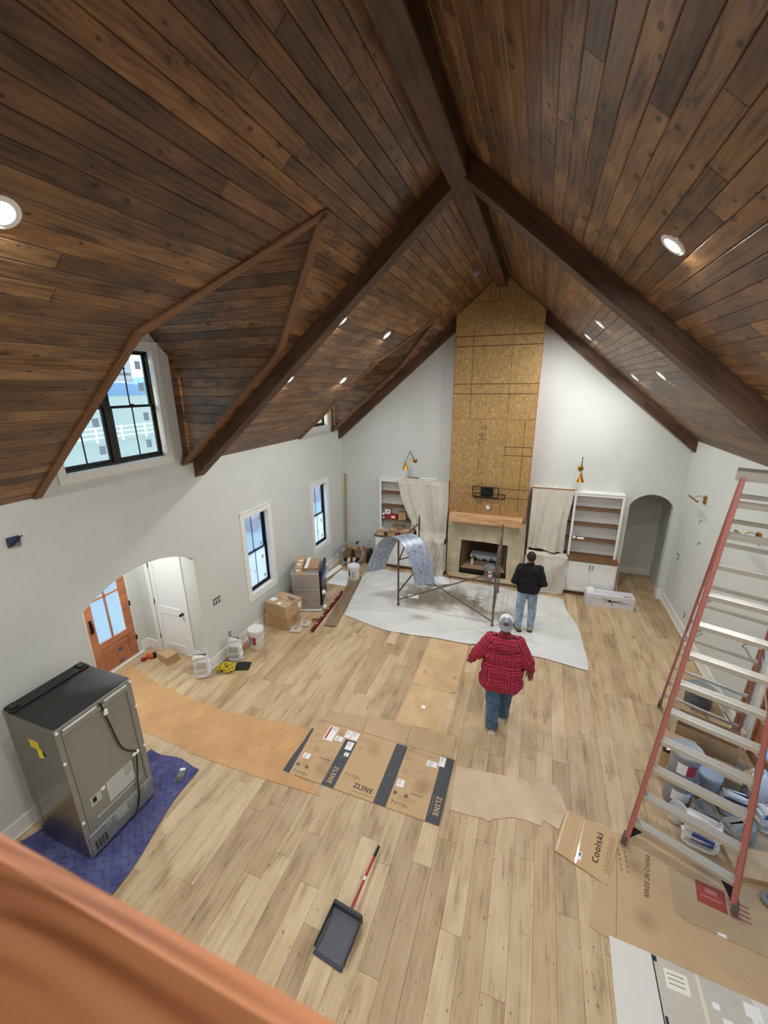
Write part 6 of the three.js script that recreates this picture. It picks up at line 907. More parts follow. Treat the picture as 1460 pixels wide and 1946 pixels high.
// ---------- tall stepladder ----------
{
  const t = thing('stepladder', 'tall step ladder with pinkish red rails and aluminium treads', 'ladder', [0, 0.0135, 0]);
  const F0 = V3(6.725, 0, 6.475), e = V3(0.929, 0, 0.37), b = V3(0.37, 0, -0.929), HT_ = 3.9, hwB = 0.465, hwT = 0.265;
  const T0 = F0.clone().addScaledVector(b, 1.28).setY(HT_), R0 = F0.clone().addScaledVector(b, 2.4), hwR = 0.42;
  const front = (s, k) => F0.clone().lerp(T0, k).addScaledVector(e, s * lerp(hwB, hwT, k)), topR = T0.clone().addScaledVector(b, 0.12);
  const RF = [V3(7.16, 0, 3.87), V3(7.985, 0, 4.27)], rear = (s, k) => RF[0].clone().lerp(RF[1], (s + 1) / 2).lerp(topR.clone().addScaledVector(e, s * (hwT - 0.01)), k), arr = v => [v.x, v.y, v.z];
  const fdir = T0.clone().sub(F0).normalize(), fn = V3().crossVectors(e, fdir).normalize();
  for (const s of [-1, 1]) {
    const up = arr(fn); part(t, 'front_rail', [bar(arr(front(s, 0.02)), arr(front(s, 0.985)), 0.012, 0.1, up, 0.002), bar(arr(front(s, 0.02).addScaledVector(fn, 0.046).addScaledVector(e, -s * 0.02)), arr(front(s, 0.985).addScaledVector(fn, 0.046).addScaledVector(e, -s * 0.02)), 0.046, 0.008, up, 0.002), bar(arr(front(s, 0.02).addScaledVector(fn, -0.046).addScaledVector(e, -s * 0.02)), arr(front(s, 0.985).addScaledVector(fn, -0.046).addScaledVector(e, -s * 0.02)), 0.046, 0.008, up, 0.002)], M.fiber, 'pinkish red fibreglass rail');
    part(t, 'rear_rail', bar(arr(rear(s, 0.02)), arr(rear(s, 0.98)), 0.03, 0.065, arr(b), 0.004), M.fiber, 'pinkish red fibreglass rail');
    part(t, 'boot', bar(arr(front(s, 0.0055)), arr(front(s, 0.03)), 0.05, 0.115, up, 0.006), mat({ color: 0x5d5550, roughness: 0.7 })); part(t, 'boot', bar(arr(rear(s, 0.0055)), arr(rear(s, 0.03)), 0.05, 0.09, arr(b), 0.006), mat({ color: 0x5d5550, roughness: 0.7 }));
    { const A = front(s, 0.012), Bq = front(s, 0.073), Cq = front(s * 0.62, 0.073), o = fn.clone().multiplyScalar(0.004), P3 = [], tr = (...q) => q.forEach(v => P3.push(v.x, v.y, v.z)); const T1 = [A, Bq, Cq].map(v => v.clone().add(o)), T2 = [A, Bq, Cq].map(v => v.clone().sub(o)); tr(...T1); tr(T2[0], T2[2], T2[1]); for (let i = 0; i < 3; i++) { const j = (i + 1) % 3; tr(T1[i], T1[j], T2[j]); tr(T1[i], T2[j], T2[i]); } const gg = new THREE.BufferGeometry(); gg.setAttribute('position', new THREE.Float32BufferAttribute(P3, 3)); gg.computeVertexNormals(); part(t, 'kick_gusset', gg, M.rubber); }
    part(t, 'spreader', bar(arr(front(s, 0.42)), arr(rear(s, 0.42)), 0.006, 0.025, [0, 1, 0], 0.002), M.alu);
  }
  const n = 12; for (let i = 1; i <= n; i++) {
    const k = (i - 0.02) * 0.302 / HT_, a = front(-1, k).addScaledVector(e, 0.014), c = front(1, k).addScaledVector(e, -0.014), y = [0, 1, 0];
    const tread = [bar(arr(a), arr(c), 0.088, 0.006, y, 0.002)]; for (let j = -3; j <= 3; j++) { const o = b.clone().multiplyScalar(j * 0.0125); tread.push(bar(arr(a.clone().add(o).setY(a.y + 0.0045)), arr(c.clone().add(o).setY(c.y + 0.0045)), 0.006, 0.005, y, 0.0015)); }
    const fo = b.clone().multiplyScalar(-0.043); tread.push(bar(arr(a.clone().add(fo).setY(a.y - 0.024)), arr(c.clone().add(fo).setY(c.y - 0.024)), 0.004, 0.05, y, 0.001)); tread.push(bar(arr(a.clone().sub(fo).setY(a.y - 0.014)), arr(c.clone().sub(fo).setY(c.y - 0.014)), 0.004, 0.03, y, 0.001));
    part(t, 'tread', tread, M.alu);
    for (const s of [-1, 1]) if (i < 10) part(t, 'tread_brace', bar(arr(front(s, k - 0.028).addScaledVector(e, -s * 0.016)), arr(front(s, k).addScaledVector(e, -s * 0.13).setY(a.y - 0.012)), 0.02, 0.005, arr(b), 0.001), M.alu);
    const kr = (i * 0.302) / HT_; if (kr < 0.97) { const p = rear(-1, kr), q = rear(1, kr); part(t, 'rear_rung', [bar(arr(p), arr(q), 0.03, 0.045, y, 0.003)], M.alu); }
  }
  for (const s of [-1, 1]) for (const k of [0.05, 0.13, 0.36]) part(t, 'rear_brace', bar(arr(rear(s, k)), arr(rear(s * 0.55, k + 0.07)), 0.02, 0.006, arr(b), 0.001), M.alu);
  const cap = T0.clone().addScaledVector(b, 0.06).setY(HT_ - 0.04), q = new THREE.Quaternion().setFromRotationMatrix(new THREE.Matrix4().makeBasis(e, V3(0, 1, 0), V3().crossVectors(e, V3(0, 1, 0)))); const cg = mergeGeometries([cbox(-0.31, 0.31, 0.05, 0.06, -0.12, 0.1, 0.003), cbox(-0.31, 0.31, -0.04, 0.05, 0.095, 0.1, 0.002), cbox(-0.31, 0.31, -0.04, 0.05, -0.12, -0.115, 0.002), cbox(-0.31, -0.305, -0.03, 0.05, -0.115, 0.095, 0.002), cbox(0.305, 0.31, -0.03, 0.05, -0.115, 0.095, 0.002)]); cg.applyQuaternion(q); cg.translate(cap.x, cap.y, cap.z); part(t, 'top_cap', cg, M.alu, 'aluminium top cap');
}
// ---------- materials stored under the ladder ----------
{
  const lid = mat({ color: 0xa3a8ad, roughness: 0.35 });
  pail('paint_pail', 'lower grey pail of the stacked pair under the ladder', [6.97, 0.007, 5.52], 0.155, 0.36, M.greyPlastic, { label: [M.paper, M.white] });
  pail('paint_pail', 'upper grey pail with a red and white label under the ladder', [6.97, 0.381, 5.5], 0.155, 0.36, M.greyPlastic, { label: [M.paper, mat({ color: 0x9c3040, roughness: 0.6 })], lidMat: lid });
  pail('paint_pail', 'grey pail tucked behind the stacked pails', [7.29, 0.007, 5.38], 0.12, 0.38, M.greyPlastic, { lidMat: lid });
  pail('paint_pail', 'short beige pail behind the tile mortar bag', [7.18, 0.007, 5.72], 0.1, 0.22, mat({ color: 0xa89c8c, roughness: 0.6 }), { lid: false, fill: mat({ color: 0x8d8478, roughness: 0.9 }) });
  pail('paint_pail', 'small white pail peeking beside the tile mortar bag', [6.9, 0.007, 5.8], 0.08, 0.2, M.whitePlastic, { lid: false, fill: mat({ color: 0xb9b2a6, roughness: 0.9 }) });
  const orange = mat({ color: 0xb0662e, roughness: 0.7 }), grey = mat({ color: 0xb7bcc0, roughness: 0.7 });
  sack('mortar_bag', 'white tile mortar bag with a blue printed panel under the ladder', [7.05, 0.007, 6.03], -0.25, 0.3, 0.4, 0.13, M.bag, { print: [[-0.08, 0.11, 0.1, 0.2, M.blue], [-0.1, -0.03, 0.26, 0.34, orange], [0.01, 0.09, 0.24, 0.32, grey], [-0.1, 0.1, 0.055, 0.085, grey]], flop: -0.03 });
  sack('mortar_bag', 'grey cement bag slumped behind the tile mortar bag', [7.46, 0.007, 5.78], 0.5, 0.3, 0.22, 0.18, mat({ color: 0xa39e96, roughness: 0.9 }), { flop: 0.02 });
  sack('mortar_bag', 'half empty white sack with a rolled rim beside the cement bag', [7.53, 0.007, 5.48], -0.2, 0.24, 0.3, 0.16, M.bag, { print: [[-0.12, 0.12, 0.2, 0.26, mat({ color: 0x39394a, roughness: 0.7 })]] });
  sack('mortar_bag', 'white sack with a blue band at the edge of the picture', [7.84, 0.007, 5.56], 0.1, 0.24, 0.32, 0.16, M.bag, { print: [[-0.12, 0.12, 0.2, 0.26, M.blue], [-0.1, 0.1, 0.05, 0.13, grey]] });
  carton('storage_carton', 'big open brown carton behind the ladder by the wall', 0.66, 0.4, 0.36, [7.5, 0.001, 4.62], -0.36, M.card[4], { flaps: [0, 0, 1, 0] });
  carton('storage_carton', 'open carton of scraps behind the grey pails', 0.34, 0.32, 0.26, [7.06, 0.007, 5.08], -0.3, M.card[1], { flaps: [0, 1, 1, 0] });
  carton('storage_carton', 'open white lined carton beside the scrap carton', 0.28, 0.24, 0.22, [7.58, 0.007, 5.1], -0.36, M.card[2], { flaps: [1, 0, 0, 1] });
  const pw = thing('paper_pile', 'pile of white printed paper in the lined carton', 'paper', [7.58, 0.03, 5.1], -0.36); for (let i = 0; i < 4; i++) part(pw, 'sheet', gridSheet(6, 6, (u, v) => [lerp(-0.11, 0.11, u), 0.1 + i * 0.035 + 0.02 * Math.sin(u * 4 + i), lerp(0.09, -0.09, v)], 0.003), i % 2 ? M.paper : mat({ color: 0xdfe8ec, roughness: 0.7 }));
  const ds = thing('printed_carton', 'white carton flap with dark print on the scrap carton', 'box', [7.06, 0.33, 5.1], -0.2); part(ds, 'flap', gridSheet(6, 4, (u, v) => [lerp(-0.14, 0.14, u), 0.03 + 0.03 * Math.sin(u * 5), lerp(0.08, -0.08, v)], 0.003), M.paper); part(ds, 'print', gridSheet(6, 2, (u, v) => [lerp(-0.1, 0.1, u), 0.036 + 0.03 * Math.sin((0.14 + u * 0.72) * 5), lerp(0.03, -0.03, v)], 0.003), M.rubber);
  pail('storage_tub', 'blue grey tub near the wall behind the big carton', [7.72, 0.001, 3.62], 0.19, 0.3, mat({ color: 0x5c6878, roughness: 0.4 }), { lidMat: mat({ color: 0x8c969c, roughness: 0.35 }) });
  const pb = thing('plastic_bag', 'white plastic bag slumped by the garden door', 'bag', [7.89, 0.007, 5.14]); part(pb, 'bag', gridSheet(28, 18, (u, v) => { const a = u * 6.2832, R = Math.pow(Math.sin(v * 1.5708), 0.7), k = 1 + 0.14 * Math.sin(a * 4 + v * 6) + 0.07 * Math.sin(a * 9 + 2); return [Math.cos(a) * 0.14 * R * k, 0.004 + 0.36 * Math.cos(v * 1.5708) * (1 + 0.08 * Math.sin(a * 5)), Math.sin(a) * 0.14 * R * k]; }, 0.002), phys({ color: 0xe6eef2, roughness: 0.3 }));
  const cs = thing('cardboard_tray', 'tan cardboard tray with a round hand hole under the ladder rail', 'cardboard', [7.62, 0.008, 6.1], 0.1); part(cs, 'tray', slab([[-0.34, -0.16], [0.34, -0.16], [0.34, 0.16], [-0.34, 0.16]], 0.06, 0.066, [[[-0.25, -0.05], [-0.21, -0.06], [-0.2, -0.02], [-0.24, 0.0]]]), M.card[2]); part(cs, 'rim', [cbox(-0.34, 0.34, 0, 0.06, 0.154, 0.16, 0.001), cbox(-0.34, 0.34, 0, 0.06, -0.16, -0.154, 0.001), cbox(-0.34, -0.334, 0, 0.06, -0.154, 0.154, 0.001)], M.card[2]);
  const sp = thing('tape_spool', 'grey spool with pink tape beside the cardboard tray', 'spool', [7.52, 0.012, 6.42], 0.3); const sg = lathe([[0.03, 0], [0.075, 0], [0.08, 0.01], [0.08, 0.04], [0.07, 0.05], [0.03, 0.05], [0.03, 0]], 22); part(sp, 'spool', sg, mat({ color: 0x7e7a76, roughness: 0.5 })); part(sp, 'tape_end', gridSheet(10, 3, (u, v) => [0.07 + u * 0.2, 0.03 + 0.02 * Math.sin(u * 9), lerp(0.03, -0.03, v)], 0.002), mat({ color: 0xb06078, roughness: 0.5 }));
  const ln = thing('timber_offcut', 'narrow timber offcut leaning beside the garden door casing', 'board'); part(ln, 'board', bar([8.0, 0.001, 4.12], [8.03, 1.4, 4.14], 0.02, 0.09, [0, 0, 1], 0.003), M.pineOld);
}
// ---------- fan carton ----------
{
  const tx = ctex(1024, 320, (c, w, h) => { c.fillStyle = '#dcd9de'; c.fillRect(0, 0, w, h); c.strokeStyle = '#26262a'; c.lineCap = 'butt'; const cx = 512, cy = 130; const bl = (x, y, lw, al) => { c.globalAlpha = al; c.lineWidth = lw; c.beginPath(); c.moveTo(cx, cy); c.lineTo(x, y); c.stroke(); c.globalAlpha = 1; }; bl(340, 60, 15, 1); bl(360, 196, 11, 1); bl(590, 230, 17, 1); bl(780, 96, 15, 1); bl(940, 150, 15, 1); bl(820, 196, 12, 0.9); bl(90, 96, 7, 0.6); bl(160, 150, 6, 0.5); bl(510, 60, 9, 1); c.fillStyle = '#1c1c20'; c.beginPath(); c.arc(cx, cy, 36, 0, 7); c.fill(); c.fillStyle = 'rgba(120,110,150,0.5)'; for (let i = 0; i < 5; i++) c.fillRect(40, 200 + i * 20, 80 + (i * 37) % 60, 6); }); tx.flipY = true;
  const t = thing('fan_carton', 'long white ceiling fan carton on the floor near the archway', 'box', [6.85, 0.001, 0.715], 0.02), w = 0.965, h = 0.29, d = 0.3; part(t, 'carton', cbox(-w / 2, w / 2, 0, h, -d / 2, d / 2, 0.004), mat({ color: 0xdcd9de, roughness: 0.55 }));
  const g = new THREE.PlaneGeometry(w - 0.01, h - 0.01); g.translate(0, h / 2, d / 2 + 0.001); part(t, 'front_print', g, mat({ map: tx, roughness: 0.55 }), 'printed picture of a black fan');
  part(t, 'top_seam', [cbox(-w / 2 + 0.02, w / 2 - 0.02, h, h + 0.0012, -0.004, 0.004, 0.0003)], mat({ color: 0x9a98a0, roughness: 0.6 })); part(t, 'top_mark', [0, 1, 2, 3].map(i => cbox(0.27 + i * 0.045, 0.295 + i * 0.045, h, h + 0.0008, 0.06, 0.11, 0.0002)), M.rubber);
  single('paper_note', 'folded white paper standing on the fan carton', 'paper', xf(gridSheet(4, 4, (u, v) => [lerp(-0.06, 0.06, u), 0.001 + (v < 0.5 ? v * 0.17 : 0.085), v < 0.5 ? 0.04 - v * 0.08 : lerp(0, -0.06, v * 2 - 1)], 0.001), { p: [6.45, 0.293, 0.76], r: [0, 0.2, 0] }), M.paper);
}
// ---------- people ----------
const cap3 = (a, b, ra, rb = ra) => ({ a, b, ra, rb });
function dCap(p, { a, b, ra, rb }) { const bx = b[0] - a[0], by = b[1] - a[1], bz = b[2] - a[2], px = p[0] - a[0], py = p[1] - a[1], pz = p[2] - a[2], q = bx * bx + by * by + bz * bz, t = q ? clamp((px * bx + py * by + pz * bz) / q) : 0; return Math.hypot(px - bx * t, py - by * t, pz - bz * t) - lerp(ra, rb, t); }
const smin = (a, b, k) => { const h = clamp(0.5 + 0.5 * (b - a) / k); return lerp(b, a, h) - k * h * (1 - h); };
const dEll = (p, c, r) => { const x = (p[0] - c[0]) / r[0], y = (p[1] - c[1]) / r[1], z = (p[2] - c[2]) / r[2], l = Math.hypot(x, y, z); return (l - 1) * Math.min(...r); };
// surface nets
function netMesh(fn, lo, hi, cell) {
  const n = [0, 1, 2].map(i => Math.ceil((hi[i] - lo[i]) / cell) + 1), [nx, ny, nz] = n, F = new Float32Array(nx * ny * nz), id = (i, j, k) => (k * ny + j) * nx + i;
  for (let k = 0; k < nz; k++) for (let j = 0; j < ny; j++) for (let i = 0; i < nx; i++) F[id(i, j, k)] = fn([lo[0] + i * cell, lo[1] + j * cell, lo[2] + k * cell]);
  const V = [], map = new Int32Array(nx * ny * nz).fill(-1), E = []; for (let a = 0; a < 8; a++) for (let b = a + 1; b < 8; b++) { const x = a ^ b; if (x === 1 || x === 2 || x === 4) E.push([a, b]); }
  for (let k = 0; k < nz - 1; k++) for (let j = 0; j < ny - 1; j++) for (let i = 0; i < nx - 1; i++) {
    const f = []; let m = 0; for (let c = 0; c < 8; c++) { const v = F[id(i + (c & 1), j + ((c >> 1) & 1), k + (c >> 2))]; f.push(v); if (v < 0) m |= 1 << c; } if (m === 0 || m === 255) continue;
    let x = 0, y = 0, z = 0, s = 0; for (const [a, b] of E) if ((f[a] < 0) !== (f[b] < 0)) { const t = f[a] / (f[a] - f[b]); x += lerp(a & 1, b & 1, t); y += lerp((a >> 1) & 1, (b >> 1) & 1, t); z += lerp(a >> 2, b >> 2, t); s++; }
    map[id(i, j, k)] = V.length / 3; V.push(lo[0] + (i + x / s) * cell, lo[1] + (j + y / s) * cell, lo[2] + (k + z / s) * cell);
  }
  const I = []; const q = (a, b, c, d, fl) => { if (a < 0 || b < 0 || c < 0 || d < 0) return; if (fl) I.push(a, c, b, a, d, c); else I.push(a, b, c, a, c, d); };
  for (let k = 1; k < nz - 1; k++) for (let j = 1; j < ny - 1; j++) for (let i = 1; i < nx - 1; i++) {
    const s = F[id(i, j, k)] < 0;
    if (s !== (F[id(i + 1, j, k)] < 0)) q(map[id(i, j - 1, k - 1)], map[id(i, j, k - 1)], map[id(i, j, k)], map[id(i, j - 1, k)], !s);
    if (s !== (F[id(i, j + 1, k)] < 0)) q(map[id(i - 1, j, k - 1)], map[id(i - 1, j, k)], map[id(i, j, k)], map[id(i, j, k - 1)], !s);
    if (s !== (F[id(i, j, k + 1)] < 0)) q(map[id(i - 1, j - 1, k)], map[id(i, j - 1, k)], map[id(i, j, k)], map[id(i - 1, j, k)], !s);
  }
  const N = new Float32Array(V.length), h = cell * 0.6; for (let v = 0; v < V.length; v += 3) { const p = [V[v], V[v + 1], V[v + 2]], g = [0, 1, 2].map(a => { const u = p.slice(), w = p.slice(); u[a] += h; w[a] -= h; return fn(u) - fn(w); }), l = Math.hypot(...g) || 1; N[v] = g[0] / l; N[v + 1] = g[1] / l; N[v + 2] = g[2] / l; }
  const g = new THREE.BufferGeometry(); g.setAttribute('position', new THREE.Float32BufferAttribute(V, 3)); g.setAttribute('normal', new THREE.BufferAttribute(N, 3)); g.setIndex(I); return g;
}
const union = (caps, k) => p => { let d = 9; for (const c of caps) { const e = c.f ? c.f(p) : dCap(p, c); d = d > 8 ? e : smin(d, e, c.k ?? k); } return d; };
const boundsOf = (caps, pad) => { const lo = [9, 9, 9], hi = [-9, -9, -9]; for (const c of caps) { const R = (c.r ?? Math.max(c.ra, c.rb)) + pad; for (const q of [c.a, c.b]) for (let i = 0; i < 3; i++) { lo[i] = Math.min(lo[i], q[i] - R); hi[i] = Math.max(hi[i], q[i] + R); } } return [lo, hi]; };
const ell = (c, r) => ({ f: p => dEll(p, c, r), a: c, b: c, r: Math.max(...r) });
function body(parent, name, caps, k, cell, mt, mod, label) { const [lo, hi] = boundsOf(caps, 0.04); const base = union(caps, k); const g = netMesh(mod ? p => mod(p, base(p)) : base, lo, hi, cell); return part(parent, name, g, mt, label); }
function handCaps(wr, dir, side, curl) { // wrist, hand direction, +1 right / -1 left
  const d = V3(...dir).normalize(), x = V3(side, 0, 0), n = V3().crossVectors(d, x).normalize(), w = V3().crossVectors(n, d).normalize(), P = (a, b, c) => { const q = V3(...wr).addScaledVector(d, a).addScaledVector(w, b).addScaledVector(n, c); return [q.x, q.y, q.z]; }; const out = [cap3(P(0.0, 0, 0), P(0.05, 0, 0), 0.027, 0.03), cap3(P(0.05, -0.022, 0), P(0.085, -0.026, 0), 0.016), cap3(P(0.05, 0.022, 0), P(0.085, 0.026, 0), 0.016)];
  [[-0.03, 0.06], [-0.011, 0.07], [0.01, 0.066], [0.03, 0.052]].forEach(([o, l]) => { const a = P(0.085, o, 0), b = P(0.085 + l * 0.5, o, curl * 0.02), c = P(0.085 + l * 0.75, o, curl * 0.055); out.push({ ...cap3(a, b, 0.0095, 0.009), k: 0.006 }, { ...cap3(b, c, 0.009, 0.0078), k: 0.005 }); });
  out.push({ ...cap3(P(0.02, -0.03, 0), P(0.055, -0.055, curl * 0.02), 0.012, 0.0105), k: 0.012 }, { ...cap3(P(0.055, -0.055, curl * 0.02), P(0.085, -0.055, curl * 0.035), 0.0105, 0.009), k: 0.006 }); return out;
}
function headCaps(c, tilt) { const R = (x, y, z) => { const co = Math.cos(tilt), si = Math.sin(tilt); return [c[0] + x, c[1] + y * co - z * si, c[2] + y * si + z * co]; }; // face looks to -z
  return [ell(R(0, 0.02, 0.01), [0.078, 0.105, 0.098]), ell(R(0, -0.05, -0.03), [0.062, 0.075, 0.07]), { ...cap3(R(0, 0.015, -0.085), R(0, -0.02, -0.105), 0.012, 0.016), k: 0.012 }, { ...cap3(R(-0.025, -0.055, -0.088), R(0.025, -0.055, -0.088), 0.008), k: 0.008 }, { ...cap3(R(-0.04, 0.022, -0.075), R(0.04, 0.022, -0.075), 0.014), k: 0.015 }, { ...cap3(R(-0.08, 0.02, 0.01), R(-0.083, -0.025, 0.008), 0.014, 0.01), k: 0.008 }, { ...cap3(R(0.08, 0.02, 0.01), R(0.083, -0.025, 0.008), 0.014, 0.01), k: 0.008 }]; }
function eyes(parent, c, tilt) { for (const s of [-1, 1]) { const co = Math.cos(tilt), si = Math.sin(tilt), x = s * 0.032, y = 0.004, z = -0.083; part(parent, 'eye', xf(new THREE.SphereGeometry(0.0115, 12, 8), { p: [c[0] + x, c[1] + y * co - z * si, c[2] + y * si + z * co] }), M.white); } }
const uvBones = (g, bones) => { g = std(g); const P = g.attributes.position, u = g.attributes.uv; for (let t = 0; t < P.count; t += 3) { const c = [0, 1, 2].map(i => (P.getComponent(t, i) + P.getComponent(t + 1, i) + P.getComponent(t + 2, i)) / 3); let best = 9, B = 0; bones.forEach((b, i) => { const d = dCap(c, b); if (d < best) { best = d; B = b; } }); const A = V3(...B.a), D = V3(...B.b).sub(A).normalize(), X = V3(0, 0, 1).cross(D).normalize(), Y = D.clone().cross(X), R = B.uvr || 0.08; let a0; for (let q = 0; q < 3; q++) { const p = V3(P.getX(t + q), P.getY(t + q), P.getZ(t + q)).sub(A); let a = Math.atan2(p.dot(X), p.dot(Y)); if (q === 0) a0 = a; else if (a - a0 > 3.14) a -= 6.2832; else if (a0 - a > 3.14) a += 6.2832; u.setXY(t + q, a * R, p.dot(D)); } } return g; };
function shoe(parent, ank, toeDir, m, sole) { const d = V3(...toeDir).normalize(), P = (a, y, s = 0) => [ank[0] + d.x * a + d.z * s, y, ank[2] + d.z * a - d.x * s], lift = ank[1]; body(parent, 'shoe', [cap3(P(-0.06, 0.05 + lift), P(0.02, 0.06 + lift), 0.042, 0.044), cap3(P(0.02, 0.05 + lift), P(0.15, 0.036 + lift), 0.042, 0.034), cap3(P(-0.03, 0.09 + lift), P(-0.02, 0.1 + lift), 0.042)], 0.03, 0.008, m); const g = slab([[-0.04, -0.1], [0.04, -0.1], [0.046, 0.06], [0.036, 0.16], [0, 0.19], [-0.036, 0.16], [-0.046, 0.06]].map(([a, b]) => { const q = P(b, 0, a); return [q[0], q[2]]; }), 0.001 + lift, 0.024 + lift); part(parent, 'sole', g, sole); }
{ // person in the plaid shirt walking away
  const t = thing('person', 'person in red plaid shirt and backwards grey cap walking away', 'person', [4.855, 0.001, 5.05], 0.05);
  const hc = [0.0, 1.665, -0.02], LW = [-0.43, 1.0, -0.05], RW = [0.375, 0.965, -0.06];
  const skin = [...headCaps(hc, -0.12), cap3([0, 1.5, 0.01], [0, 1.6, 0], 0.058, 0.054), cap3([-0.1, 1.36, 0], [0.1, 1.36, 0], 0.1), cap3([0, 1.3, 0], [0, 1.0, 0], 0.11, 0.11), cap3([-0.19, 1.43, 0], [-0.345, 1.17, 0.04], 0.055, 0.045), cap3([-0.345, 1.17, 0.04], LW, 0.044, 0.03), cap3([0.19, 1.43, 0], [0.32, 1.16, 0.04], 0.055, 0.045), cap3([0.32, 1.16, 0.04], RW, 0.044, 0.03), ...handCaps(LW, [-0.35, -0.85, -0.25], -1, 1), ...handCaps(RW, [0.1, -0.95, -0.15], 1, 1), cap3([-0.08, 0.95, 0], [-0.09, 0.5, 0.02], 0.09, 0.06), cap3([-0.09, 0.5, 0.02], [-0.07, 0.1, 0.12], 0.055, 0.04), cap3([0.08, 0.95, 0], [0.085, 0.5, -0.1], 0.09, 0.06), cap3([0.085, 0.5, -0.1], [0.07, 0.1, -0.14], 0.055, 0.04)];
  body(t, 'figure', skin, 0.02, 0.0085, mat({ color: 0x8a5a42, roughness: 0.6 })); eyes(t, hc, -0.12);
  const jeans = [cap3([-0.08, 0.96, 0.01], [0.08, 0.96, 0.01], 0.14), cap3([-0.095, 0.9, 0.01], [-0.1, 0.5, 0.04], 0.115, 0.092), cap3([-0.1, 0.5, 0.04], [-0.08, 0.13, 0.13], 0.09, 0.084), cap3([0.095, 0.9, 0.0], [0.09, 0.5, -0.1], 0.115, 0.092), cap3([0.09, 0.5, -0.1], [0.07, 0.13, -0.13], 0.09, 0.08)];
  { const g = body(t, 'jeans', jeans, 0.035, 0.011, mat({ color: 0x6a8ba4, map: T.denim, roughness: 0.9 }), (p, d) => Math.max(d + 0.004 * Math.sin(p[1] * 60 + p[0] * 20) * Math.sin(p[2] * 40), 0.075 - p[1])); g.geometry = uvBones(g.geometry, jeans); }
  part(t, 'turned_cuff', xf(lathe([[0.07, 0.06], [0.09, 0.06], [0.093, 0.13], [0.086, 0.135]], 20), { p: [-0.078, 0, 0.135] }), mat({ color: 0x7e8a90, map: T.denim, roughness: 0.9 })); part(t, 'turned_cuff', xf(lathe([[0.066, 0.06], [0.086, 0.06], [0.089, 0.13], [0.082, 0.135]], 20), { p: [0.07, 0, -0.13] }), mat({ color: 0x7e8a90, map: T.denim, roughness: 0.9 }));
  const beige = mat({ color: 0xc9b49a, roughness: 0.75 }); shoe(t, [-0.078, 0.0, 0.13], [-0.1, 0, -1], beige, M.white); shoe(t, [0.07, 0.0, -0.14], [0.12, 0, -1], beige, M.white);
  const torso = [{ ...cap3([0, 1.42, 0.0], [0, 0.74, 0.02], 0.17, 0.2), uvr: 0.24 }];
  const shirt = [cap3([-0.12, 1.37, 0.01], [0.12, 1.37, 0.01], 0.135), cap3([-0.11, 1.2, 0.015], [0.11, 1.2, 0.015], 0.155), cap3([-0.12, 0.98, 0.02], [0.12, 0.98, 0.02], 0.17), cap3([-0.15, 0.78, 0.025], [0.13, 0.78, 0.025], 0.165), cap3([-0.19, 1.42, 0.01], [-0.345, 1.18, 0.04], 0.088, 0.082), cap3([-0.345, 1.18, 0.04], [-0.425, 1.02, -0.04], 0.08, 0.062), cap3([0.19, 1.42, 0.01], [0.32, 1.17, 0.04], 0.088, 0.082), cap3([0.32, 1.17, 0.04], [0.37, 0.99, -0.05], 0.08, 0.062), cap3([0, 1.47, 0.01], [0, 1.51, 0.01], 0.08, 0.072)];
  const sh = body(t, 'shirt', shirt, 0.045, 0.0105, mat({ map: T.plaid, roughness: 0.9 }), (p, d) => { const f = 0.008 * Math.sin(p[0] * 38 + p[1] * 7) * smooth(1.25, 0.8, p[1]) + 0.005 * Math.sin(p[1] * 45 + p[0] * 25); const hem = 0.64 + 0.05 * Math.cos(Math.atan2(p[0], p[2]) * 2) * -1 + 0.02 * p[0]; return Math.max(d + (Math.abs(p[0]) < 0.28 ? f : f * 0.5), Math.abs(p[0]) < 0.3 ? hem - p[1] : -1); });
  sh.geometry = uvBones(sh.geometry, [...torso, { ...shirt[4], uvr: 0.085 }, { ...shirt[5], uvr: 0.085 }, { ...shirt[6], uvr: 0.085 }, { ...shirt[7], uvr: 0.085 }]);
  part(t, 'collar', xf(new THREE.TorusGeometry(0.066, 0.018, 10, 28), { p: [0, 1.525, 0.015], r: [Math.PI / 2 - 0.15, 0, 0], s: [1, 1.1, 1] }), mat({ map: T.plaid, color: 0xd8c8cc, roughness: 0.9 }));
  part(t, 'yoke_seam', tube([[-0.19, 1.335, 0.125], [-0.1, 1.325, 0.158], [0, 1.322, 0.162], [0.1, 1.325, 0.158], [0.19, 1.335, 0.125]], 0.005, 24, 6), mat({ color: 0x4a0f1e, roughness: 0.9 }));
  body(t, 'hair', [ell([0, 1.655, 0.012], [0.085, 0.1, 0.1])], 0.02, 0.009, mat({ color: 0x201813, roughness: 0.9 }), (p, d) => Math.max(d, 1.6 - p[1], -(p[2] + 0.05)));
  // cap worn backwards: brim over the neck
  const cg = new THREE.Group(); cg.name = 'cap'; cg.position.set(0, 1.705, -0.012); cg.rotation.x = 0.1; t.add(cg); const meshM = mat({ color: 0xdfe1e0, roughness: 0.9 }), greyM = mat({ color: 0x8b8d92, roughness: 0.9 });
  const dome = (a0, a1, R, m, n) => { const g = new THREE.SphereGeometry(R, 24, 12, a0, a1 - a0, 0, Math.PI / 2); g.scale(0.92, 0.98, 1.12); part(cg, n, g, m); }; dome(0, Math.PI * 2, 0.1, meshM, 'mesh_panels'); { const g = new THREE.SphereGeometry(0.1022, 24, 12, 0.4, Math.PI - 0.8, Math.PI * 0.13, Math.PI * 0.375); g.scale(0.92, 0.98, 1.12); part(cg, 'front_panel', g, greyM); }
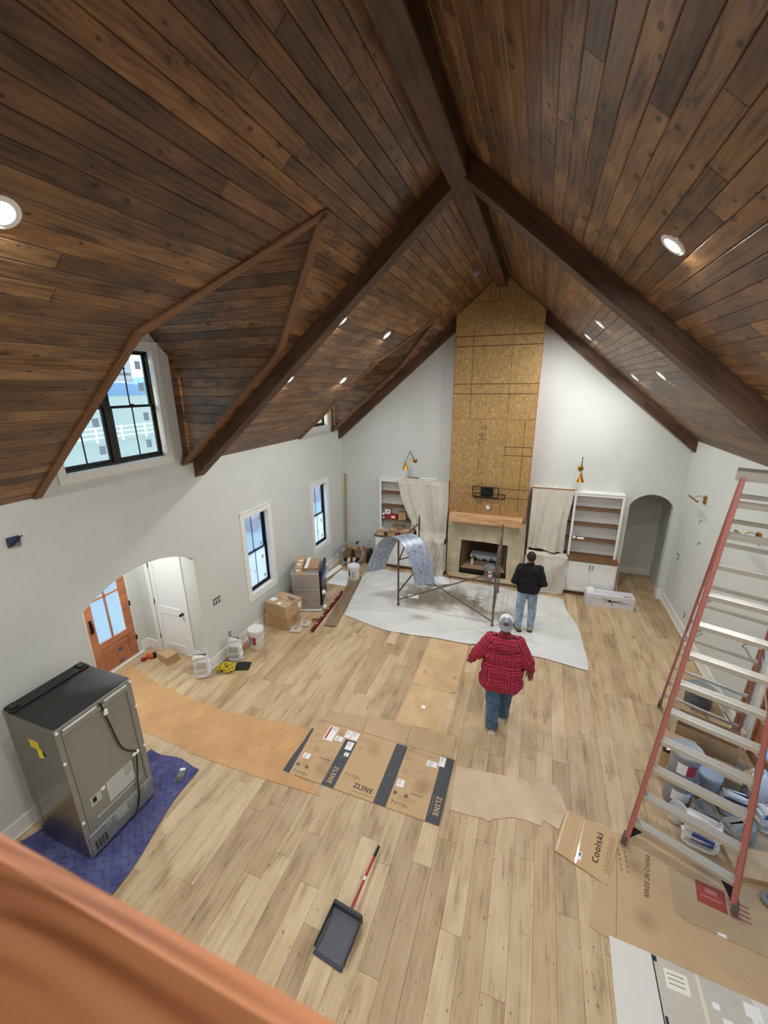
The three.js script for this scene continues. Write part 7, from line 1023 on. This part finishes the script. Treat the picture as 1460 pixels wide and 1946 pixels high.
  for (let i = 0; i < 6; i++) { const a = i / 6 * 6.2832 + 0.52, pts = []; for (let k = 0; k <= 8; k++) { const b = k / 8 * 1.5; pts.push([Math.cos(a) * Math.sin(b) * 0.0935, Math.cos(b) * 0.0995, Math.sin(a) * Math.sin(b) * 0.1135]); } part(cg, 'seam', tube(pts, 0.0035, 16, 5), M.white); } part(cg, 'button', xf(new THREE.SphereGeometry(0.009, 10, 6), { p: [0, 0.1, 0] }), M.white);
  part(cg, 'brim', gridSheet(16, 8, (u, v) => { const a = lerp(-1.15, 1.15, u), r = lerp(0.1, 0.175, v), fade = Math.cos(a * 0.95), x = Math.sin(a) * lerp(0.093, 0.1, v), z = Math.cos(a) * 0.108 + v * 0.07 * fade; return [x, 0.004 - v * 0.045 * fade - Math.abs(Math.sin(a)) ** 2 * 0.014 * v, z]; }, 0.005), greyM); part(cg, 'patch', gridSheet(6, 4, (u, v) => { const a = lerp(-0.34, 0.34, u), y = lerp(0.048, 0.014, v), r = Math.sqrt(Math.max(0, 1 - (y / 0.1) ** 2)); return [Math.sin(a) * 0.0965 * r, y, Math.cos(a) * 0.1165 * r]; }, 0.004), mat({ color: 0x6a4226, roughness: 0.8 }), 'brown leather patch');
}
{ // man in black looking up at the chimney
  const t = thing('person', 'man in black long-sleeved top and light jeans looking up at the chimney', 'person', [5.12, 0.012, 2.38], 0.06);
  const hc = [0.0, 1.6, 0.01], LW = [-0.2, 0.93, -0.13], RW = [0.2, 0.93, -0.13];
  const skin = [...headCaps(hc, 0.5), cap3([0, 1.42, 0.02], [0, 1.53, 0.0], 0.058, 0.056), cap3([-0.09, 1.3, 0], [0.09, 1.3, 0], 0.085), cap3([-0.04, 1.25, 0], [0, 0.95, 0], 0.085, 0.085), cap3([-0.18, 1.37, 0.01], [-0.275, 1.1, 0.09], 0.05, 0.042), cap3([-0.275, 1.1, 0.09], LW, 0.042, 0.03), cap3([0.18, 1.37, 0.01], [0.275, 1.1, 0.09], 0.05, 0.042), cap3([0.275, 1.1, 0.09], RW, 0.042, 0.03), ...handCaps(LW, [0.35, -0.75, -0.3], -1, 1), ...handCaps(RW, [-0.35, -0.75, -0.3], 1, 1), cap3([-0.08, 0.92, 0], [-0.11, 0.48, 0], 0.08, 0.055), cap3([-0.11, 0.48, 0], [-0.12, 0.1, 0.03], 0.05, 0.04), cap3([0.08, 0.92, 0], [0.11, 0.48, -0.02], 0.08, 0.055), cap3([0.11, 0.48, -0.02], [0.12, 0.1, -0.02], 0.05, 0.04)];
  body(t, 'figure', skin, 0.02, 0.0085, mat({ color: 0xb98468, roughness: 0.6 })); eyes(t, hc, 0.5);
  const jeans = [cap3([-0.075, 0.9, 0.015], [0.075, 0.9, 0.015], 0.112), cap3([-0.09, 0.88, 0.01], [-0.115, 0.48, 0.0], 0.105, 0.078), cap3([-0.115, 0.48, 0.0], [-0.12, 0.1, 0.03], 0.078, 0.068), cap3([0.09, 0.88, 0.0], [0.115, 0.48, -0.02], 0.105, 0.078), cap3([0.115, 0.48, -0.02], [0.12, 0.1, -0.02], 0.078, 0.068)];
  { const g = body(t, 'jeans', jeans, 0.03, 0.011, mat({ color: 0xcfe0ee, map: T.denim, roughness: 0.9 }), (p, d) => Math.max(d + 0.004 * Math.sin(p[1] * 55 + p[0] * 20) * smooth(0.6, 0.15, p[1]), 0.045 - p[1])); g.geometry = uvBones(g.geometry, jeans); }
  for (const s of [-1, 1]) part(t, 'back_pocket', xf(cbox(-0.055, 0.055, 0.0, 0.13, 0, 0.006, 0.003), { p: [s * 0.075, 0.7, 0.118], r: [0.08, s * 0.25, 0] }), mat({ color: 0xc4d6e6, map: T.denim, roughness: 0.9 }));
  shoe(t, [-0.12, 0.0, 0.03], [-0.35, 0, -1], mat({ color: 0x8a7458, roughness: 0.8 }), M.rubber); shoe(t, [0.12, 0.0, -0.02], [0.2, 0, -1], mat({ color: 0xa39a8c, roughness: 0.8 }), M.rubber);
  const top = [cap3([-0.09, 1.32, 0.01], [-0.085, 0.94, 0.02], 0.105, 0.115), cap3([0.09, 1.32, 0.01], [0.085, 0.94, 0.02], 0.105, 0.115), cap3([0, 1.32, 0.01], [0, 0.94, 0.02], 0.105, 0.12), cap3([-0.115, 1.32, 0.01], [0.115, 1.32, 0.01], 0.105), cap3([-0.09, 1.12, 0.015], [0.09, 1.12, 0.015], 0.112), cap3([-0.085, 0.93, 0.02], [0.085, 0.93, 0.02], 0.128), cap3([-0.18, 1.37, 0.01], [-0.275, 1.1, 0.09], 0.066, 0.054), cap3([-0.275, 1.1, 0.09], [-0.215, 0.965, -0.09], 0.054, 0.045), cap3([0.18, 1.37, 0.01], [0.275, 1.1, 0.09], 0.066, 0.054), cap3([0.275, 1.1, 0.09], [0.215, 0.965, -0.09], 0.054, 0.045), cap3([0, 1.42, 0.01], [0, 1.46, 0.01], 0.075, 0.066)];
  body(t, 'top', top, 0.035, 0.0105, mat({ color: 0x0f0f12, roughness: 0.9 }), (p, d) => Math.max(d + 0.004 * Math.sin(p[1] * 40 + p[0] * 18), (Math.abs(p[0]) < 0.19 ? 0.865 : 0.8) - p[1]), 'plain black long-sleeved top');
  const co = Math.cos(0.5), si = Math.sin(0.5), R = (x, y, z) => [hc[0] + x, hc[1] + y * co - z * si, hc[2] + y * si + z * co], c = R(0, 0.032, 0.022);
  body(t, 'hair', [ell(c, [0.084, 0.1, 0.1])], 0.02, 0.008, mat({ color: 0x2c1f18, roughness: 0.9 }), (p, d) => { const x = p[0] - hc[0], y = p[1] - hc[1], z = p[2] - hc[2], ly = y * co + z * si, lz = -y * si + z * co; return Math.max(d, -(lz + 0.045 + Math.max(0, -ly) * 0.6), -(ly + 0.055)); });
}
// ---------- wall lights ----------
function sconce(plate, elbow, shade, label) {
  const t = thing('wall_sconce', label, 'wall lamp', [0, 0, 0], 0, 'brass swing-arm sconces'), [px, py] = plate;
  const b = lathe([[0, 0.022], [0.03, 0.022], [0.055, 0.012], [0.06, 0.002], [0.06, 0]], 26); b.rotateX(Math.PI / 2); b.translate(px, py, 0.001); part(t, 'backplate', b, M.brass); part(t, 'arm', rod([px, py, 0.03], elbow, 0.007), mat({ color: 0x5c4a2c, metalness: 0.8, roughness: 0.4 })); part(t, 'arm', rod(elbow, [shade[0], shade[1] + 0.19, shade[2]], 0.007), mat({ color: 0x5c4a2c, metalness: 0.8, roughness: 0.4 })); part(t, 'elbow_joint', xf(new THREE.SphereGeometry(0.014, 12, 8), { p: elbow }), M.blackMetal); part(t, 'hub', rod([px, py, 0.02], [px, py, 0.05], 0.014), M.brass);
  const s = lathe([[0.012, 0.2], [0.024, 0.19], [0.03, 0.14], [0.045, 0.08], [0.07, 0.02], [0.085, 0.0], [0.082, 0.0], [0.066, 0.02], [0.04, 0.08], [0.026, 0.13], [0, 0.14]], 28); s.translate(...shade); part(t, 'bell_shade', s, M.brass, 'polished brass bell shade');
}
sconce([2.1, 2.9], [2.005, 3.15, 0.16], [1.925, 2.72, 0.28], 'brass bell sconce above the bookcase with cartons');
sconce([6.0, 2.93], [6.0, 3.2, 0.14], [6.0, 2.68, 0.25], 'brass bell sconce above the open bookcase');
function pictureLight(z, label) { const t = thing('picture_light', label, 'wall lamp', [W, 2.69, z], 0, 'brass picture lights'); part(t, 'wall_block', cbox(-0.03, -0.001, -0.08, 0.07, -0.045, 0.045, 0.005), M.brass); part(t, 'arm', tube([[-0.02, 0.0, 0], [-0.08, 0.06, 0.01], [-0.15, 0.06, 0.02], [-0.21, 0.015, 0.03]], 0.006, 20, 8), M.brass); part(t, 'lamp_bar', rod([-0.21, 0.01, -0.2], [-0.21, 0.01, 0.26], 0.018, 0.018, 14), M.brass); }
pictureLight(1.2, 'brass picture light on bare wall nearest the arched doorway'); pictureLight(3.3, 'brass picture light seen through the ladder steps');
// ---------- outlets, switches, loose wires ----------
function plateX(x, s, z, y, w, h, label, m, n = 1, kind = 'electrical_box') { const t = thing(kind, label, 'electrical box', [x, y, z]); const a = Math.min(0.001 * s, 0.012 * s), b = Math.max(0.001 * s, 0.012 * s); part(t, 'box_rim', [cbox(a, b, h / 2 - 0.006, h / 2, -w / 2, w / 2, 0.001), cbox(a, b, -h / 2, -h / 2 + 0.006, -w / 2, w / 2, 0.001), cbox(a, b, -h / 2 + 0.006, h / 2 - 0.006, -w / 2, -w / 2 + 0.006, 0.001), cbox(a, b, -h / 2 + 0.006, h / 2 - 0.006, w / 2 - 0.006, w / 2, 0.001)], m); part(t, 'box_back', cbox(Math.min(0.0006 * s, 0.003 * s), Math.max(0.0006 * s, 0.003 * s), -h / 2 + 0.006, h / 2 - 0.006, -w / 2 + 0.006, w / 2 - 0.006, 0.0005), M.black); for (let i = 0; i < n; i++) part(t, 'device', cbox(Math.min(0.003 * s, 0.016 * s), Math.max(0.003 * s, 0.016 * s), -h * 0.36, h * 0.36, (i + 0.5) / n * w - w / 2 - 0.014, (i + 0.5) / n * w - w / 2 + 0.014, 0.004), M.whitePlastic); }
const blueBox = mat({ color: 0x2c3a5e, roughness: 0.5 }), greyBox = mat({ color: 0x4c4c4e, roughness: 0.5 });
{ const t = thing('electrical_box', 'torn blue junction box high on the wall beside the dormer', 'electrical box', [0, 3.255, 7.77]); part(t, 'box', cbox(0.001, 0.02, -0.045, 0.045, -0.06, 0.06, 0.006), blueBox); part(t, 'loose_wire', [tube([[0.02, 0.02, -0.05], [0.04, 0.04, -0.07], [0.03, 0.0, -0.02], [0.045, -0.03, 0.03], [0.02, -0.05, 0.06]], 0.006, 24, 6)], M.black); part(t, 'torn_tape', gridSheet(6, 4, (u, v) => [0.024 + 0.012 * Math.sin(u * 7), lerp(-0.02, -0.06, v), lerp(-0.055, 0.06, u)], 0.002), mat({ color: 0x77786e, roughness: 0.8 })); }
plateX(0, 1, 5.16, 1.185, 0.17, 0.11, 'three-gang switch box between archway and narrow window', greyBox, 3); plateX(0, 1, 4.96, 0.385, 0.055, 0.1, 'single outlet low on the wall above the plaster sack', greyBox); plateX(W, -1, 0.43, 1.235, 0.12, 0.11, 'two-gang switch box beside the arched doorway', greyBox, 2); plateX(W, -1, 1.43, 0.4, 0.055, 0.1, 'outlet above the baseboard near the archway', greyBox);
{ const t = thing('electrical_box', 'outlet low on the gable wall beside the hose coil', 'electrical box', [0.75, 0.45, 0]); part(t, 'box_rim', cbox(-0.03, 0.03, -0.055, 0.055, 0.001, 0.006, 0.002), greyBox); part(t, 'device', cbox(-0.022, 0.022, -0.045, 0.045, 0.006, 0.012, 0.003), M.whitePlastic); }
for (const [y, z, s, lb] of [[2.28, 1.23, 0.03, 'short loose cable below the picture light nearest the archway'], [1.89, 1.39, 0.02, 'tiny wire stub on the wall midway below the picture light'], [1.235, 3.72, 0.05, 'bundle of loose wires behind the ladder']]) { const t = thing('loose_cable', lb, 'cable', [W, y, z]); part(t, 'grommet', cbox(-0.006, -0.001, -0.012, 0.012, -0.012, 0.012, 0.002), M.black); part(t, 'cable', tube([[-0.004, 0, 0], [-0.03, 0.01, s * 0.4], [-0.04, -s, s * 0.2], [-0.02, -s * 1.6, -s * 0.4]], 0.005, 20, 6), M.black); }
// ---------- ceiling bits ----------
{
  const n = V3(S, -1, 0).normalize(), x = 3.69; const t = thing('smoke_detector', 'lilac covered smoke detector near the ridge beam', 'smoke detector', [x, ceilY(x), 1.69]); t.quaternion.setFromUnitVectors(V3(0, -1, 0), n); part(t, 'body', lathe([[0, -0.045], [0.06, -0.045], [0.075, -0.035], [0.08, -0.006], [0.085, -0.0005]], 28), mat({ color: 0x9188a0, roughness: 0.4 })); part(t, 'ring', xf(new THREE.TorusGeometry(0.045, 0.005, 8, 28), { p: [0, -0.045, 0], r: [Math.PI / 2, 0, 0] }), mat({ color: 0x6c6478, roughness: 0.4 }));
  const c = thing('ceiling_wire', 'thin dark wire dangling from the ridge beam', 'wire', [MID, 6.7, 2.75]); part(c, 'hole_cover', lathe([[0, -0.006], [0.035, -0.006], [0.04, -0.0005]], 16), M.black); part(c, 'wire', tube([[0, -0.004, 0], [0.01, -0.08, 0], [-0.015, -0.16, 0.005], [-0.01, -0.24, 0.0]], 0.004, 20, 6), M.black);
}
renderer.render(scene, camera);
